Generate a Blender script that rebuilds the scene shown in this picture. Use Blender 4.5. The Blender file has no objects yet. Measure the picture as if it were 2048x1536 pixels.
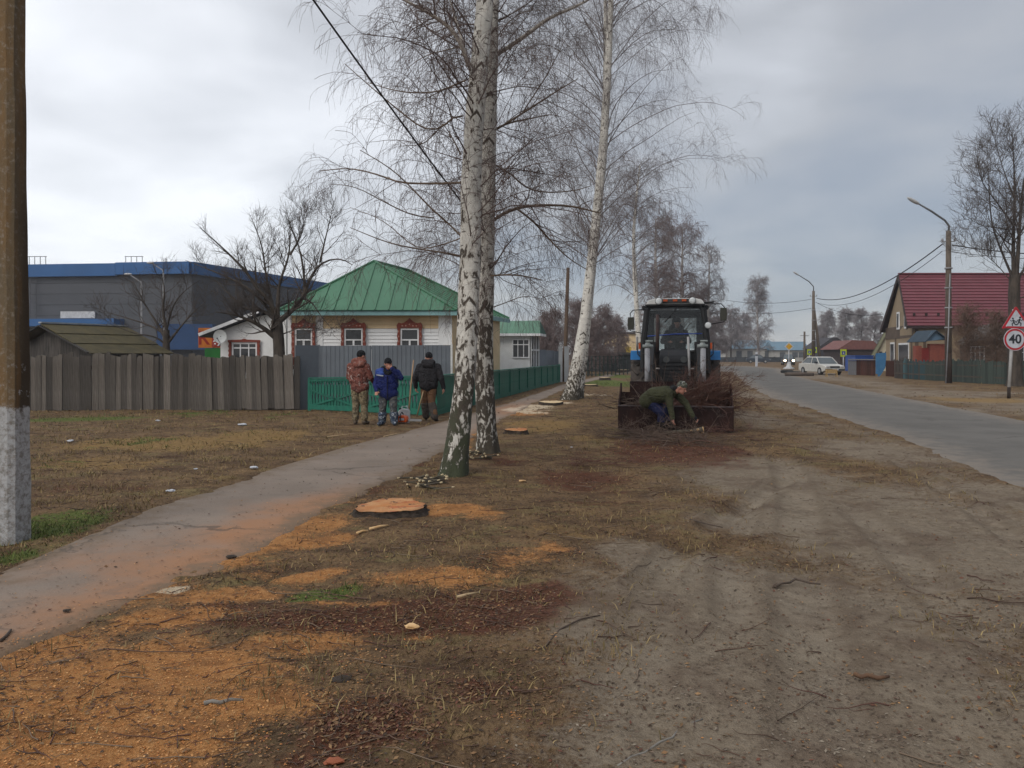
import bpy, bmesh, math, random
import numpy as np
from mathutils import Vector, Matrix, Euler
R_ = math.radians
scene = bpy.context.scene
COL = scene.collection
random.seed(7)
RNG = np.random.default_rng(11)

# ------------------------------------------------------------ camera, sky, sun, exposure
F, CX, HZ, EYE = 1550.0, 1024.0, 708.0, 1.65      # focal length and horizon in photo pixels, eye height in m
cam_d = bpy.data.cameras.new('camera'); cam = bpy.data.objects.new('camera', cam_d); COL.objects.link(cam)
cam.location = (0, 0, EYE); cam.rotation_euler = (R_(90), 0, 0)
cam_d.sensor_width = 36; cam_d.lens = 36 * F / 2048; cam_d.shift_y = -(768 - HZ) / 2048
cam_d.clip_start = 0.1; cam_d.clip_end = 6000
scene.camera = cam

SUN_EL, SUN_AZ = 38.0, 215.0                     # behind and to the left, veiled by cloud
w = bpy.data.worlds.new('World'); scene.world = w; w.use_nodes = True
nt = w.node_tree; nt.nodes.clear()
def wn(t, **k):
    n = nt.nodes.new(t)
    for a, b in k.items(): setattr(n, a, b)
    return n
out = wn('ShaderNodeOutputWorld'); bg = wn('ShaderNodeBackground'); bg2 = wn('ShaderNodeBackground'); add = wn('ShaderNodeAddShader')
sky = wn('ShaderNodeTexSky', sky_type='NISHITA'); sky.sun_disc = False
sky.sun_elevation = R_(SUN_EL); sky.sun_rotation = R_(SUN_AZ)
nt.links.new(sky.outputs[0], bg.inputs[0]); bg.inputs[1].default_value = 0.0
tc = wn('ShaderNodeTexCoord'); sep = wn('ShaderNodeSeparateXYZ'); nt.links.new(tc.outputs['Generated'], sep.inputs[0])
def wm(op, a, b=None, clamp=False):
    n = wn('ShaderNodeMath', operation=op); n.use_clamp = clamp
    for i, v in enumerate((a, b)):
        if v is None: continue
        if isinstance(v, (int, float)): n.inputs[i].default_value = v
        else: nt.links.new(v, n.inputs[i])
    return n.outputs[0]
zz = wm('MAXIMUM', sep.outputs[2], 0.0); den = wm('ADD', zz, 0.22)
u = wm('DIVIDE', sep.outputs[0], den); v = wm('DIVIDE', sep.outputs[1], den)
cmb = wn('ShaderNodeCombineXYZ'); nt.links.new(u, cmb.inputs[0]); nt.links.new(v, cmb.inputs[1])
def wnoise(scale, det, off, dist=0.0):
    mp = wn('ShaderNodeMapping'); mp.inputs['Location'].default_value = off; nt.links.new(cmb.outputs[0], mp.inputs[0])
    n = wn('ShaderNodeTexNoise'); n.inputs['Scale'].default_value = scale; n.inputs['Detail'].default_value = det
    n.inputs['Roughness'].default_value = 0.5; n.inputs['Distortion'].default_value = dist
    nt.links.new(mp.outputs[0], n.inputs['Vector']); return n.outputs[0]
n1 = wnoise(0.75, 4, (3.1, 1.7, 0), 0.3); n2 = wnoise(2.0, 6, (7, 2, 0), 0.4)
# the cloud deck is thinner (brighter) to the left, thicker to the right and lower down
s1 = wm('MULTIPLY', sep.outputs[0], -0.72); s2 = wm('ADD', s1, wm('MULTIPLY', wm('SUBTRACT', n1, 0.5), 1.5))
s3 = wm('ADD', s2, wm('MULTIPLY', wm('SUBTRACT', n2, 0.5), 0.7)); s4 = wm('ADD', s3, wm('MULTIPLY', zz, 0.55))
s5 = wm('ADD', s4, 0.35, clamp=True)
cr = wn('ShaderNodeValToRGB'); nt.links.new(s5, cr.inputs[0])
e = cr.color_ramp.elements; e[0].position = 0.0; e[0].color = (0.225, 0.25, 0.295, 1); e[1].position = 1.0; e[1].color = (0.80, 0.815, 0.845, 1)
x = cr.color_ramp.elements.new(0.33); x.color = (0.345, 0.353, 0.37, 1)
x = cr.color_ramp.elements.new(0.66); x.color = (0.56, 0.575, 0.605, 1)
nt.links.new(cr.outputs[0], bg2.inputs[0]); bg2.inputs[1].default_value = 1.0
bg.inputs[1].default_value = 0.015
nt.links.new(bg.outputs[0], add.inputs[0]); nt.links.new(bg2.outputs[0], add.inputs[1]); nt.links.new(add.outputs[0], out.inputs[0])

sun_d = bpy.data.lights.new('sun', 'SUN'); sun = bpy.data.objects.new('sun', sun_d); COL.objects.link(sun)
sun_d.energy = 1.05; sun_d.angle = R_(30); sun_d.color = (1.0, 0.945, 0.87)
az = R_(SUN_AZ); dirv = Vector((math.sin(az) * math.cos(R_(SUN_EL)), math.cos(az) * math.cos(R_(SUN_EL)), math.sin(R_(SUN_EL))))
sun.rotation_euler = (-dirv).to_track_quat('-Z', 'Y').to_euler(); sun.location = dirv * 60
vs = scene.view_settings; vs.view_transform = 'Standard'; vs.look = 'None'; vs.gamma = 1.0; vs.exposure = 0.34
try: vs.use_curve_mapping = False
except Exception: pass
scene.cycles.max_bounces = 6; scene.cycles.transparent_max_bounces = 12

# ------------------------------------------------------------ helpers
def G(px, py):                                     # a point of flat ground seen at a photo pixel
    Y = EYE * F / (py - HZ); return np.array([(px - CX) * Y / F, Y, 0.0])
def W(px, py, Y):                                  # the point at distance Y seen at a photo pixel
    return Vector(((px - CX) * Y / F, Y, EYE - (py - HZ) * Y / F))

def tag(o, label=None, cat=None, group=None, kind=None):
    if label: o['label'] = label
    if cat: o['category'] = cat
    if group: o['group'] = group
    if kind: o['kind'] = kind
    return o
def thing(name, label, cat, loc=(0, 0, 0), rz=0.0, group=None):
    o = bpy.data.objects.new(name, None); COL.objects.link(o); o.empty_display_size = 0.2
    o.location = loc; o.rotation_euler = (0, 0, rz)
    return tag(o, label, cat, group)

class MB:
    """collects shapes; build() links them as ONE mesh object"""
    def __init__(s, M=None): s.v = []; s.f = []; s.M = M or Matrix.Identity(4)
    def add(s, vs, fs, M=None):
        k = len(s.v); T = s.M @ M if M is not None else s.M
        s.v += [tuple(T @ Vector(p)) for p in vs]; s.f += [tuple(i + k for i in f) for f in fs]; return s
    def box(s, x0, x1, y0, y1, z0, z1, M=None):
        return s.add([(x0,y0,z0),(x1,y0,z0),(x1,y1,z0),(x0,y1,z0),(x0,y0,z1),(x1,y0,z1),(x1,y1,z1),(x0,y1,z1)],
                     [(0,3,2,1),(4,5,6,7),(0,1,5,4),(1,2,6,5),(2,3,7,6),(3,0,4,7)], M)
    def bar(s, a, b, w, h, up=(0,0,1)):            # box beam from a to b
        a = Vector(a); b = Vector(b); d = (b - a); L = d.length; d.normalize(); up = Vector(up)
        if abs(d.dot(up)) > 0.98: up = Vector((1, 0, 0))
        sx = d.cross(up).normalized(); uz = sx.cross(d).normalized(); vs = []
        for q in (a, b):
            for i, j in ((-1,-1),(1,-1),(1,1),(-1,1)): vs.append(q + sx * (w/2*i) + uz * (h/2*j))
        return s.add(vs, [(0,1,2,3),(7,6,5,4),(0,4,5,1),(1,5,6,2),(2,6,7,3),(3,7,4,0)])
    def tube(s, pts, r, n=8, caps=True):
        pts = [Vector(p) for p in pts]; N = len(pts); rs = r if isinstance(r, (list, tuple)) else [r] * N
        vs, fs = [], []; ref = None
        for i, p in enumerate(pts):
            t = (pts[min(i+1, N-1)] - pts[max(i-1, 0)]).normalized()
            if ref is None:
                ref = Vector((0,0,1)) if abs(t.z) < 0.9 else Vector((1,0,0))
            a = t.cross(ref).normalized(); b = t.cross(a).normalized(); ref = -b if False else ref
            for k in range(n):
                an = 2*math.pi*k/n; vs.append(p + (a*math.cos(an) + b*math.sin(an)) * rs[i])
        for i in range(N-1):
            for k in range(n):
                fs.append((i*n+k, i*n+(k+1)%n, (i+1)*n+(k+1)%n, (i+1)*n+k))
        if caps: fs += [tuple(range(n))[::-1], tuple((N-1)*n+k for k in range(n))]
        return s.add(vs, fs)
    def prism(s, poly, a, b, axis='y'):            # polygon extruded from a to b along an axis
        n = len(poly); m = {'y': lambda p, q: (p[0], q, p[1]), 'x': lambda p, q: (q, p[0], p[1]), 'z': lambda p, q: (p[0], p[1], q)}[axis]
        vs = [m(p, a) for p in poly] + [m(p, b) for p in poly]
        fs = [tuple(range(n)), tuple(range(2*n-1, n-1, -1))] + [(i, i+n, (i+1)%n+n, (i+1)%n) for i in range(n)]
        return s.add(vs, fs)
    def plate(s, poly, th):                        # 3-D polygon thickened along its normal
        P = [Vector(p) for p in poly]; nrm = Vector((0,0,0))
        for i in range(len(P)): nrm += (P[i] - P[0]).cross(P[(i+1) % len(P)] - P[0])
        nrm.normalize(); n = len(P); vs = P + [p - nrm*th for p in P]
        fs = [tuple(range(n)), tuple(range(2*n-1, n-1, -1))] + [(i, i+n, (i+1)%n+n, (i+1)%n) for i in range(n)]
        return s.add(vs, fs)
    def ell(s, c, r, n=12, m=8, M=None):
        vs, fs = [], []
        for i in range(m+1):
            t = math.pi*i/m
            for k in range(n):
                a = 2*math.pi*k/n; vs.append((c[0]+r[0]*math.sin(t)*math.cos(a), c[1]+r[1]*math.sin(t)*math.sin(a), c[2]+r[2]*math.cos(t)))
        for i in range(m):
            for k in range(n): fs.append((i*n+k, (i+1)*n+k, (i+1)*n+(k+1)%n, i*n+(k+1)%n))
        return s.add(vs, fs, M)
    def disc(s, c, r, th, n=24, axis='y'):         # short cylinder
        pl = [(c[0 if axis != 'x' else 1] + r*math.cos(2*math.pi*k/n), c[2 if axis != 'z' else 1] + r*math.sin(2*math.pi*k/n)) for k in range(n)]
        q = {'y': c[1], 'x': c[0], 'z': c[2]}[axis]; return s.prism(pl, q - th/2, q + th/2, axis)
    def build(s, name, mat, parent=None, smooth=False, bevel=0.0, local=True, kind=None):
        me = bpy.data.meshes.new(name); vs = s.v
        if parent is not None and not local:
            l = parent.location; vs = [(p[0]-l.x, p[1]-l.y, p[2]-l.z) for p in vs]
        me.from_pydata(vs, [], s.f)
        bm = bmesh.new(); bm.from_mesh(me)
        bmesh.ops.remove_doubles(bm, verts=bm.verts, dist=1e-5)
        bmesh.ops.recalc_face_normals(bm, faces=bm.faces)
        if bevel > 0:
            bmesh.ops.bevel(bm, geom=[e for e in bm.edges if len(e.link_faces) == 2 and e.calc_face_angle(0) > 0.6], offset=bevel, segments=2, affect='EDGES', profile=0.6)
        bm.to_mesh(me); bm.free()
        if mat: me.materials.append(mat)
        if smooth: me.shade_smooth()
        o = bpy.data.objects.new(name, me); COL.objects.link(o)
        if parent is not None: o.parent = parent
        if kind: o['kind'] = kind
        return o
def inst(src, name, parent, loc, rot=(0,0,0), sc=(1,1,1)):
    o = bpy.data.objects.new(name, src if isinstance(src, bpy.types.Mesh) else src.data); COL.objects.link(o)
    o.parent = parent; o.location = loc; o.rotation_euler = rot; o.scale = sc; return o
def copy_tree(o, parent=None):
    c = o.copy(); COL.objects.link(c); c.parent = parent
    for ch in [q for q in o.children]: copy_tree(ch, c)
    return c

# ------------------------------------------------------------ materials
class NT:
    def __init__(s, name):
        s.m = bpy.data.materials.new(name); s.m.use_nodes = True; s.t = s.m.node_tree
        s.b = s.t.nodes['Principled BSDF']; s.b.inputs['Specular IOR Level'].default_value = 0.3
    def n(s, t, **k):
        o = s.t.nodes.new(t)
        for a, b in k.items(): setattr(o, a, b)
        return o
    def L(s, a, b): s.t.links.new(a, b)
    def val(s, sock, v):
        if v is None: return
        if isinstance(v, bpy.types.NodeSocket): s.L(v, sock)
        else: sock.default_value = v
    def math(s, op, a, b=None, clamp=False):
        n = s.n('ShaderNodeMath', operation=op, use_clamp=clamp); s.val(n.inputs[0], a); s.val(n.inputs[1], b); return n.outputs[0]
    def coord(s, which='Object', scale=(1,1,1), loc=(0,0,0)):
        t = s.n('ShaderNodeTexCoord'); mp = s.n('ShaderNodeMapping'); s.L(t.outputs[which], mp.inputs[0])
        mp.inputs['Scale'].default_value = scale; mp.inputs['Location'].default_value = loc; return mp.outputs[0]
    def noise(s, vec, scale, det=4, rough=0.55, dist=0.0):
        n = s.n('ShaderNodeTexNoise'); s.L(vec, n.inputs['Vector']); n.inputs['Scale'].default_value = scale
        n.inputs['Detail'].default_value = det; n.inputs['Roughness'].default_value = rough; n.inputs['Distortion'].default_value = dist
        return n.outputs[0]
    def ramp(s, f, stops, interp='LINEAR'):
        r = s.n('ShaderNodeValToRGB'); s.L(f, r.inputs[0]); r.color_ramp.interpolation = interp
        e = r.color_ramp.elements
        while len(e) > 1: e.remove(e[-1])
        e[0].position = stops[0][0]; e[0].color = (*stops[0][1], 1)
        for p, c in stops[1:]:
            q = e.new(p); q.color = (*c, 1)
        return r.outputs[0]
    def step(s, f, a, b):                          # smooth 0..1 between a and b
        n = s.n('ShaderNodeMapRange'); n.interpolation_type = 'SMOOTHSTEP'; s.val(n.inputs[0], f)
        n.inputs[1].default_value = a; n.inputs[2].default_value = b; return n.outputs[0]
    def mix(s, f, a, b):
        n = s.n('ShaderNodeMix', data_type='RGBA'); s.val(n.inputs[0], f)
        for i, c in ((6, a), (7, b)):
            if isinstance(c, bpy.types.NodeSocket): s.L(c, n.inputs[i])
            else: n.inputs[i].default_value = (*c, 1)
        return n.outputs[2]
    def vary(s, col, amt=0.25):                    # per-object lightness
        oi = s.n('ShaderNodeObjectInfo'); k = s.math('ADD', s.math('MULTIPLY', oi.outputs['Random'], 2*amt), 1-amt)
        n = s.n('ShaderNodeVectorMath', operation='SCALE')
        if isinstance(col, bpy.types.NodeSocket): s.L(col, n.inputs[0])
        else: n.inputs[0].default_value = col
        s.L(k, n.inputs['Scale']); return n.outputs[0]
    def bump(s, h, strength=0.3, dist=0.01):
        n = s.n('ShaderNodeBump'); s.L(h, n.inputs['Height']); n.inputs['Strength'].default_value = strength
        n.inputs['Distance'].default_value = dist; s.L(n.outputs[0], s.b.inputs['Normal'])
    def done(s, col=None, rough=0.7, metal=0.0):
        s.val(s.b.inputs['Base Color'], col if isinstance(col, bpy.types.NodeSocket) or col is None else (*col, 1))
        s.val(s.b.inputs['Roughness'], rough); s.b.inputs['Metallic'].default_value = metal; return s.m
_mc = {}
def mat(name, c1, c2=None, scale=3.0, rough=0.75, stretch=(1,1,1), bump=0.2, vary=0.0, metal=0.0, det=5, dist=0.01):
    if name in _mc: return _mc[name]
    m = NT(name); c2 = c2 or tuple(q*0.72 for q in c1); vec = m.coord('Object', stretch)
    f = m.noise(vec, scale, det, 0.6); col = m.mix(m.step(f, 0.3, 0.7), c1, c2)
    if vary: col = m.vary(col, vary)
    if bump: m.bump(m.noise(vec, scale*6, 4, 0.6), bump, dist)
    _mc[name] = m.done(col, rough, metal); return _mc[name]
def glass_mat(name, col=(0.03,0.035,0.04), alpha=None):
    if name in _mc: return _mc[name]
    m = NT(name)
    if alpha is not None:
        m.b.inputs['Alpha'].default_value = alpha
    m.b.inputs['Specular IOR Level'].default_value = 0.5
    _mc[name] = m.done(m.mix(m.noise(m.coord(), 2.0, 2), col, tuple(q*0.6 for q in col)), 0.08); return _mc[name]

# numpy value noise on the plane (for ground height and patches)
_tab = np.random.default_rng(5).random((256, 256))
def vn(x, y):
    xi = np.floor(x).astype(int); yi = np.floor(y).astype(int); fx = x - xi; fy = y - yi
    fx = fx*fx*(3-2*fx); fy = fy*fy*(3-2*fy); t = lambda a, b: _tab[a % 256, b % 256]
    return (t(xi,yi)*(1-fx)+t(xi+1,yi)*fx)*(1-fy) + (t(xi,yi+1)*(1-fx)+t(xi+1,yi+1)*fx)*fy
def fbm(x, y, o=4):
    s = 0; a = 0.5; n = 0
    for k in range(o): s = s + a*vn(x*2**k + 17*k, y*2**k + 31*k); n += a; a *= 0.55
    return s / n
def np_mesh(name, V, Q, mats, parent=None, smooth=True, attrs=None, cols=None, uv=None, kind=None):
    """V (n,3), Q (m,k) faces of k corners; attrs: point floats; cols: point colours"""
    me = bpy.data.meshes.new(name); V = np.asarray(V, np.float32); Q = np.asarray(Q, np.int32); k = Q.shape[1]
    me.vertices.add(len(V)); me.vertices.foreach_set('co', V.ravel())
    me.loops.add(Q.size); me.loops.foreach_set('vertex_index', Q.ravel())
    me.polygons.add(len(Q)); me.polygons.foreach_set('loop_start', np.arange(0, Q.size, k, dtype=np.int32))
    me.polygons.foreach_set('loop_total', np.full(len(Q), k, np.int32))
    me.update(calc_edges=True)
    for kx, vx in (attrs or {}).items():
        a = me.attributes.new(kx, 'FLOAT', 'POINT'); a.data.foreach_set('value', np.asarray(vx, np.float32))
    if cols is not None:
        a = me.color_attributes.new('col', 'FLOAT_COLOR', 'POINT'); a.data.foreach_set('color', np.hstack([cols, np.ones((len(cols),1))]).astype(np.float32).ravel())
    if uv is not None:
        l = me.uv_layers.new(name='uv'); l.data.foreach_set('uv', np.asarray(uv, np.float32)[Q.ravel()].ravel())
    for m in (mats if isinstance(mats, (list, tuple)) else [mats]): me.materials.append(m)
    if smooth: me.polygons.foreach_set('use_smooth', np.ones(len(Q), bool))
    o = bpy.data.objects.new(name, me); COL.objects.link(o)
    if parent is not None: o.parent = parent
    if kind: o['kind'] = kind
    return o
# ------------------------------------------------------------ the ground, path and road
def poly_pts(pp): return np.array([G(*p)[:2] for p in pp])
PATH_L = np.array([[-4.6,2.0],[-4.05,4.0],[-3.86,5.8],[-3.86,8.3],[-3.42,11.3],[-2.9,14.05],[-1.9,18.0],[-0.2,26.0],[2.55,41.2],[8.0,64.0],[14,80]])
PATH_R = np.array([[-3.2,2.0],[-2.85,4.25],[-2.48,5.25],[-2.15,6.2],[-1.98,8.2],[-1.5,10.6],[-0.78,15.8],[0.45,23.9],[3.35,41.2],[8.9,64.0],[15,80]])
ROAD_L = np.array([[2.2,-4.0],[4.9,5.0],[6.1,9.23],[7.7,15.8],[9.6,27.8],[11.9,38.2],[17.4,60.9],[21,72],[20.5,84],[12,98],[-20,112],[-60,120]])
ROAD_R = np.array([[7.4,-4.0],[9.6,5.0],[10.7,9.23],[12.3,17.0],[14.5,27.8],[18.5,46.5],[23.9,69],[30.3,88],[32,104],[24,112],[-20,122],[-60,130]])
def band(poly_l, poly_r, x, y, yr=None):
    """signed distance-like value: >0 inside the strip, in metres, for strips read by rising y"""
    n = 9 if len(poly_l) > 11 else len(poly_l)
    l = np.interp(y, poly_l[:n,1], poly_l[:n,0]); r = np.interp(y, poly_r[:n,1], poly_r[:n,0])
    d = np.minimum(x - l, r - x); d = np.where((y > poly_l[n-1,1]) , -5.0, d); return d
def road_d(x, y): return np.where(y < 71, band(ROAD_L[:8], ROAD_R[:8], x, y), -5.0)
def blob(x, y, lst, soft=1.0):
    s = np.zeros_like(x)
    for (px, py, rx, ry, amp, sl) in lst:
        c = G(px, py); Y = c[1]; ax = rx*Y/F; ay = ry*Y*Y/(F*EYE)
        dx = (x - c[0]) ; dy = (y - c[1]); dx = dx - sl*dy
        s = np.maximum(s, amp*np.exp(-((dx/ax)**2 + (dy/ay)**2)*soft))
    return s
SAW = [(330,1235,150,34,.85,.4),(610,1085,110,24,.8,.5),(500,1150,90,20,.6,.5),(150,1480,420,140,1.25,0),(330,1350,330,95,1.2,.3),(450,1420,260,90,1.0,.2),(560,1290,200,50,.95,.4),(120,1400,260,90,.9,.2),(620,1150,60,14,1,.8),(560,1060,170,40,.9,.3),(620,1010,130,30,.6,.3),(80,1290,170,60,.75,.2),(260,1190,190,60,.7,.3),(430,1120,170,50,.75,.3),
       (640,1050,90,28,.9,0),(900,1020,110,14,1,0),(960,1030,80,16,.7,0),(880,1150,150,26,1,.5),(1010,1120,130,24,.8,.5),(1100,1100,60,20,.6,0),(700,1205,120,8,.85,.8),(430,1190,120,22,.9,.4),
       (1035,1430,50,14,.6,0),(780,1010,110,26,.5,0),(400,1480,200,70,.8,0),(945,875,14,36,.7,0),(1040,820,70,16,.9,0),(1110,805,60,8,.6,0),(830,1270,60,8,.6,0),(20,1330,120,50,.75,0),(300,1100,220,60,.5,.3),(180,1200,190,60,.55,.3)]
PALE = [(345,1180,50,12,1,.3),(1060,818,75,12,1,0),(1110,806,70,6,.8,0),(1180,790,60,7,.6,0),(1150,770,40,4,.5,0),(350,880,120,18,.3,0),(1250,762,30,3,.5,0)]
STRAW = [(330,885,260,20,1.1,0),(200,925,200,22,.8,0),(520,870,160,16,.9,0),(620,915,80,14,.7,0),(1090,850,110,22,.9,0),(1180,880,90,22,.7,0),(1120,1060,120,30,.6,0),(1010,960,140,28,.5,0),(1700,800,60,6,.4,0),(1960,800,110,9,.9,0),(420,960,120,18,.5,0)]
GRN = [(655,1187,70,18,1.2,.5),(700,1172,34,9,.9,0),(1215,765,70,8,1.3,0),(1230,752,50,5,1.1,0),(90,1050,110,45,1.1,0),(40,1110,70,24,.9,0),(150,838,150,12,.8,0),(400,828,100,8,.8,0),(560,830,50,7,.7,0),(300,880,260,26,.55,0),(130,925,160,24,.5,0),
       (1900,786,160,6,.35,0),(250,850,160,16,.4,0),(200,1010,120,20,.4,0),(760,800,60,6,.3,0)]
RED = [(1330,900,150,32,1,0),(1150,960,130,40,.75,0),(700,1240,380,30,1.1,.4),(880,1225,270,42,1.2,.3),(1050,1190,120,36,1,.2),(1180,1000,110,30,.6,0),(730,1460,210,80,1,0),(960,1380,160,60,.7,0),(620,1520,120,30,.8,0),(1420,900,90,22,.7,0),(440,1210,150,18,.7,.4),(980,1300,150,40,.5,0),
       (720,980,110,26,.5,0),(500,1120,110,20,.5,0),(620,1090,80,16,.5,0),(850,930,80,30,.5,0),(1000,920,90,24,.5,0),(150,975,180,26,.45,0),(1450,840,80,20,.4,0),(290,1525,60,14,1,0)]
DIRT = [(1600,1300,560,330,1,0),(1800,1050,420,160,1,0),(1560,960,220,70,.9,0),(1750,900,160,40,.8,0),(1250,1480,220,130,.7,0),(1300,1120,120,60,.8,0),(1530,840,100,30,.7,0),(1100,1330,120,60,.5,0),(1200,1250,160,100,.75,0),
        (1900,820,160,9,.8,0),(1740,785,180,10,.9,0),(1640,755,120,7,.9,0),(1500,790,60,18,.8,0),(2040,1000,120,60,.9,0)]
def masks(x, y):
    n = fbm(x*1.3+3, y*1.3+9, 5) - 0.5; n2 = fbm(x*6+1, y*6+5, 4) - 0.5; n3 = fbm(x*0.5+31, y*0.5+7, 3) - 0.5
    def m(l, th=0.42, k=4.0): return np.clip((blob(x, y, l) + n*0.8 + n2*0.5 - th)*k, 0, 1)
    saw = m(SAW, 0.20, 1.5); pale = m(PALE, .5, 3.0); grn = m(GRN, .38, 2.2); red = m(RED, .30, 1.9); dirt = np.clip((blob(x, y, DIRT) + n*0.55 + n2*0.3 - 0.2)*1.7, 0, 1)
    far_right = np.clip((x - (np.interp(y, ROAD_R[:8,1], ROAD_R[:8,0]) ))*0.5, 0, 1) * np.clip((4.5 + n*6 + n3*8 - (x - np.interp(y, ROAD_R[:8,1], ROAD_R[:8,0])))*0.6, 0, 1) * (y > 12)
    dirt = np.maximum(dirt, far_right*0.95)
    edge = np.clip(1 - np.abs(road_d(x, y) + 0.5)*1.1 + n*1.2, 0, 1)
    dirt = np.maximum(dirt, edge*0.6)
    straw = m(STRAW, .36, 1.8)
    return saw, pale, grn, red, dirt, straw
def height(x, y):
    base = (fbm(x*1.1+5, y*1.1, 4) - 0.5)*0.07 + (fbm(x*5, y*5+3, 4) - 0.5)*0.035 + (fbm(x*0.14+9, y*0.14, 3) - .5)*0.12*np.clip(y/40, 0, 1)
    # wheel ruts on the dirt
    for (pts, w_, dp) in RUTS:
        xr = np.interp(y, pts[:,1], pts[:,0]); d = np.abs(x - xr); inside = (y > pts[0,1]) & (y < pts[-1,1])
        tread = 0.5 + 0.5*np.sin(y*34 + np.sign(x-xr)*d*25)
        base = base - inside*np.exp(-(d/w_)**4)*(dp + 0.006*tread) + inside*np.exp(-((d-w_*1.35)/(w_*0.3))**2)*dp*0.7
    pd = band(PATH_L, PATH_R, x, y); rd = road_d(x, y)
    for d, wd in ((pd, 0.18), (rd, 0.35)):
        t = np.clip((d - wd*.8 + wd)/(2*wd), 0, 1); t = t*t*(3-2*t)
        base = base*(1 - t) + t*(-0.06) + (1-np.abs(2*t-1))*(0.004 + (fbm(x*3.1+7, y*2.2, 4)-.5)*.11)
        base = np.where(d > wd*1.8, -0.06, base)
    base = np.where((y > 68), np.minimum(base, 0.0) - 0.05, base)
    return base
def rut_mask(x, y):
    c = np.zeros_like(x); e = np.zeros_like(x)
    for (pts, w_, dp) in RUTS:
        xr = np.interp(y, pts[:,1], pts[:,0]); d = np.abs(x - xr); ins = np.clip((y - pts[0,1])*3, 0, 1)*np.clip((pts[-1,1]-y)*1.5, 0, 1)
        tread = 0.5 + 0.5*np.sin(y*30 + np.sign(x-xr)*d*22); k = dp/.03
        c = np.maximum(c, ins*np.exp(-(d/w_)**4)*(.45+.55*tread)*min(1, k+.3)); e = np.maximum(e, ins*np.exp(-((d-w_*1.2)/(w_*.22))**2)*min(1, k+.3))
    return c, e
def line(pp): 
    a = poly_pts(pp); return a[np.argsort(a[:,1])]
RUTS = [(line([(1290,1180),(1370,1080),(1480,1010),(1560,960)]), .16, .03), (line([(1480,1260),(1455,1100),(1500,1010),(1590,950)]), .14, .018), (line([(1660,1500),(1610,1200),(1600,1000),(1560,900)]), .2, .016),
        (line([(2040,1080),(1930,1010),(1860,960),(1790,920)]), .12, .025), (line([(2046,1330),(1880,1190),(1780,1080),(1690,1000)]), .16, .016), (line([(1250,1470),(1290,1250),(1400,1090),(1500,1000)]), .18, .012)]
def axis(*segs):
    a = []
    for s, e, st in segs: a += list(np.arange(s, e, st))
    return np.array(a + [segs[-1][1]])
gx = np.concatenate([-np.geomspace(9, 1500, 40)[::-1], axis((-8.96, 9.6, 0.055)), np.geomspace(9.7, 1500, 60)])
gy = np.concatenate([axis((-30, 2, 1.0)), axis((2.05, 9, 0.04), (9, 14, .07), (14, 26, .14), (26, 48, .4)), np.geomspace(48.6, 2500, 55)])
XX, YY = np.meshgrid(gx, gy); xf, yf = XX.ravel(), YY.ravel()
sw, pl_, gr, rdm, dr, stw = masks(xf, yf); hh = height(xf, yf)
rc, re_ = rut_mask(xf, yf); nx, ny = len(gx), len(gy); idx = np.arange(nx*ny).reshape(ny, nx)
Q = np.stack([idx[:-1,:-1].ravel(), idx[:-1,1:].ravel(), idx[1:,1:].ravel(), idx[1:,:-1].ravel()], 1)

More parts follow.
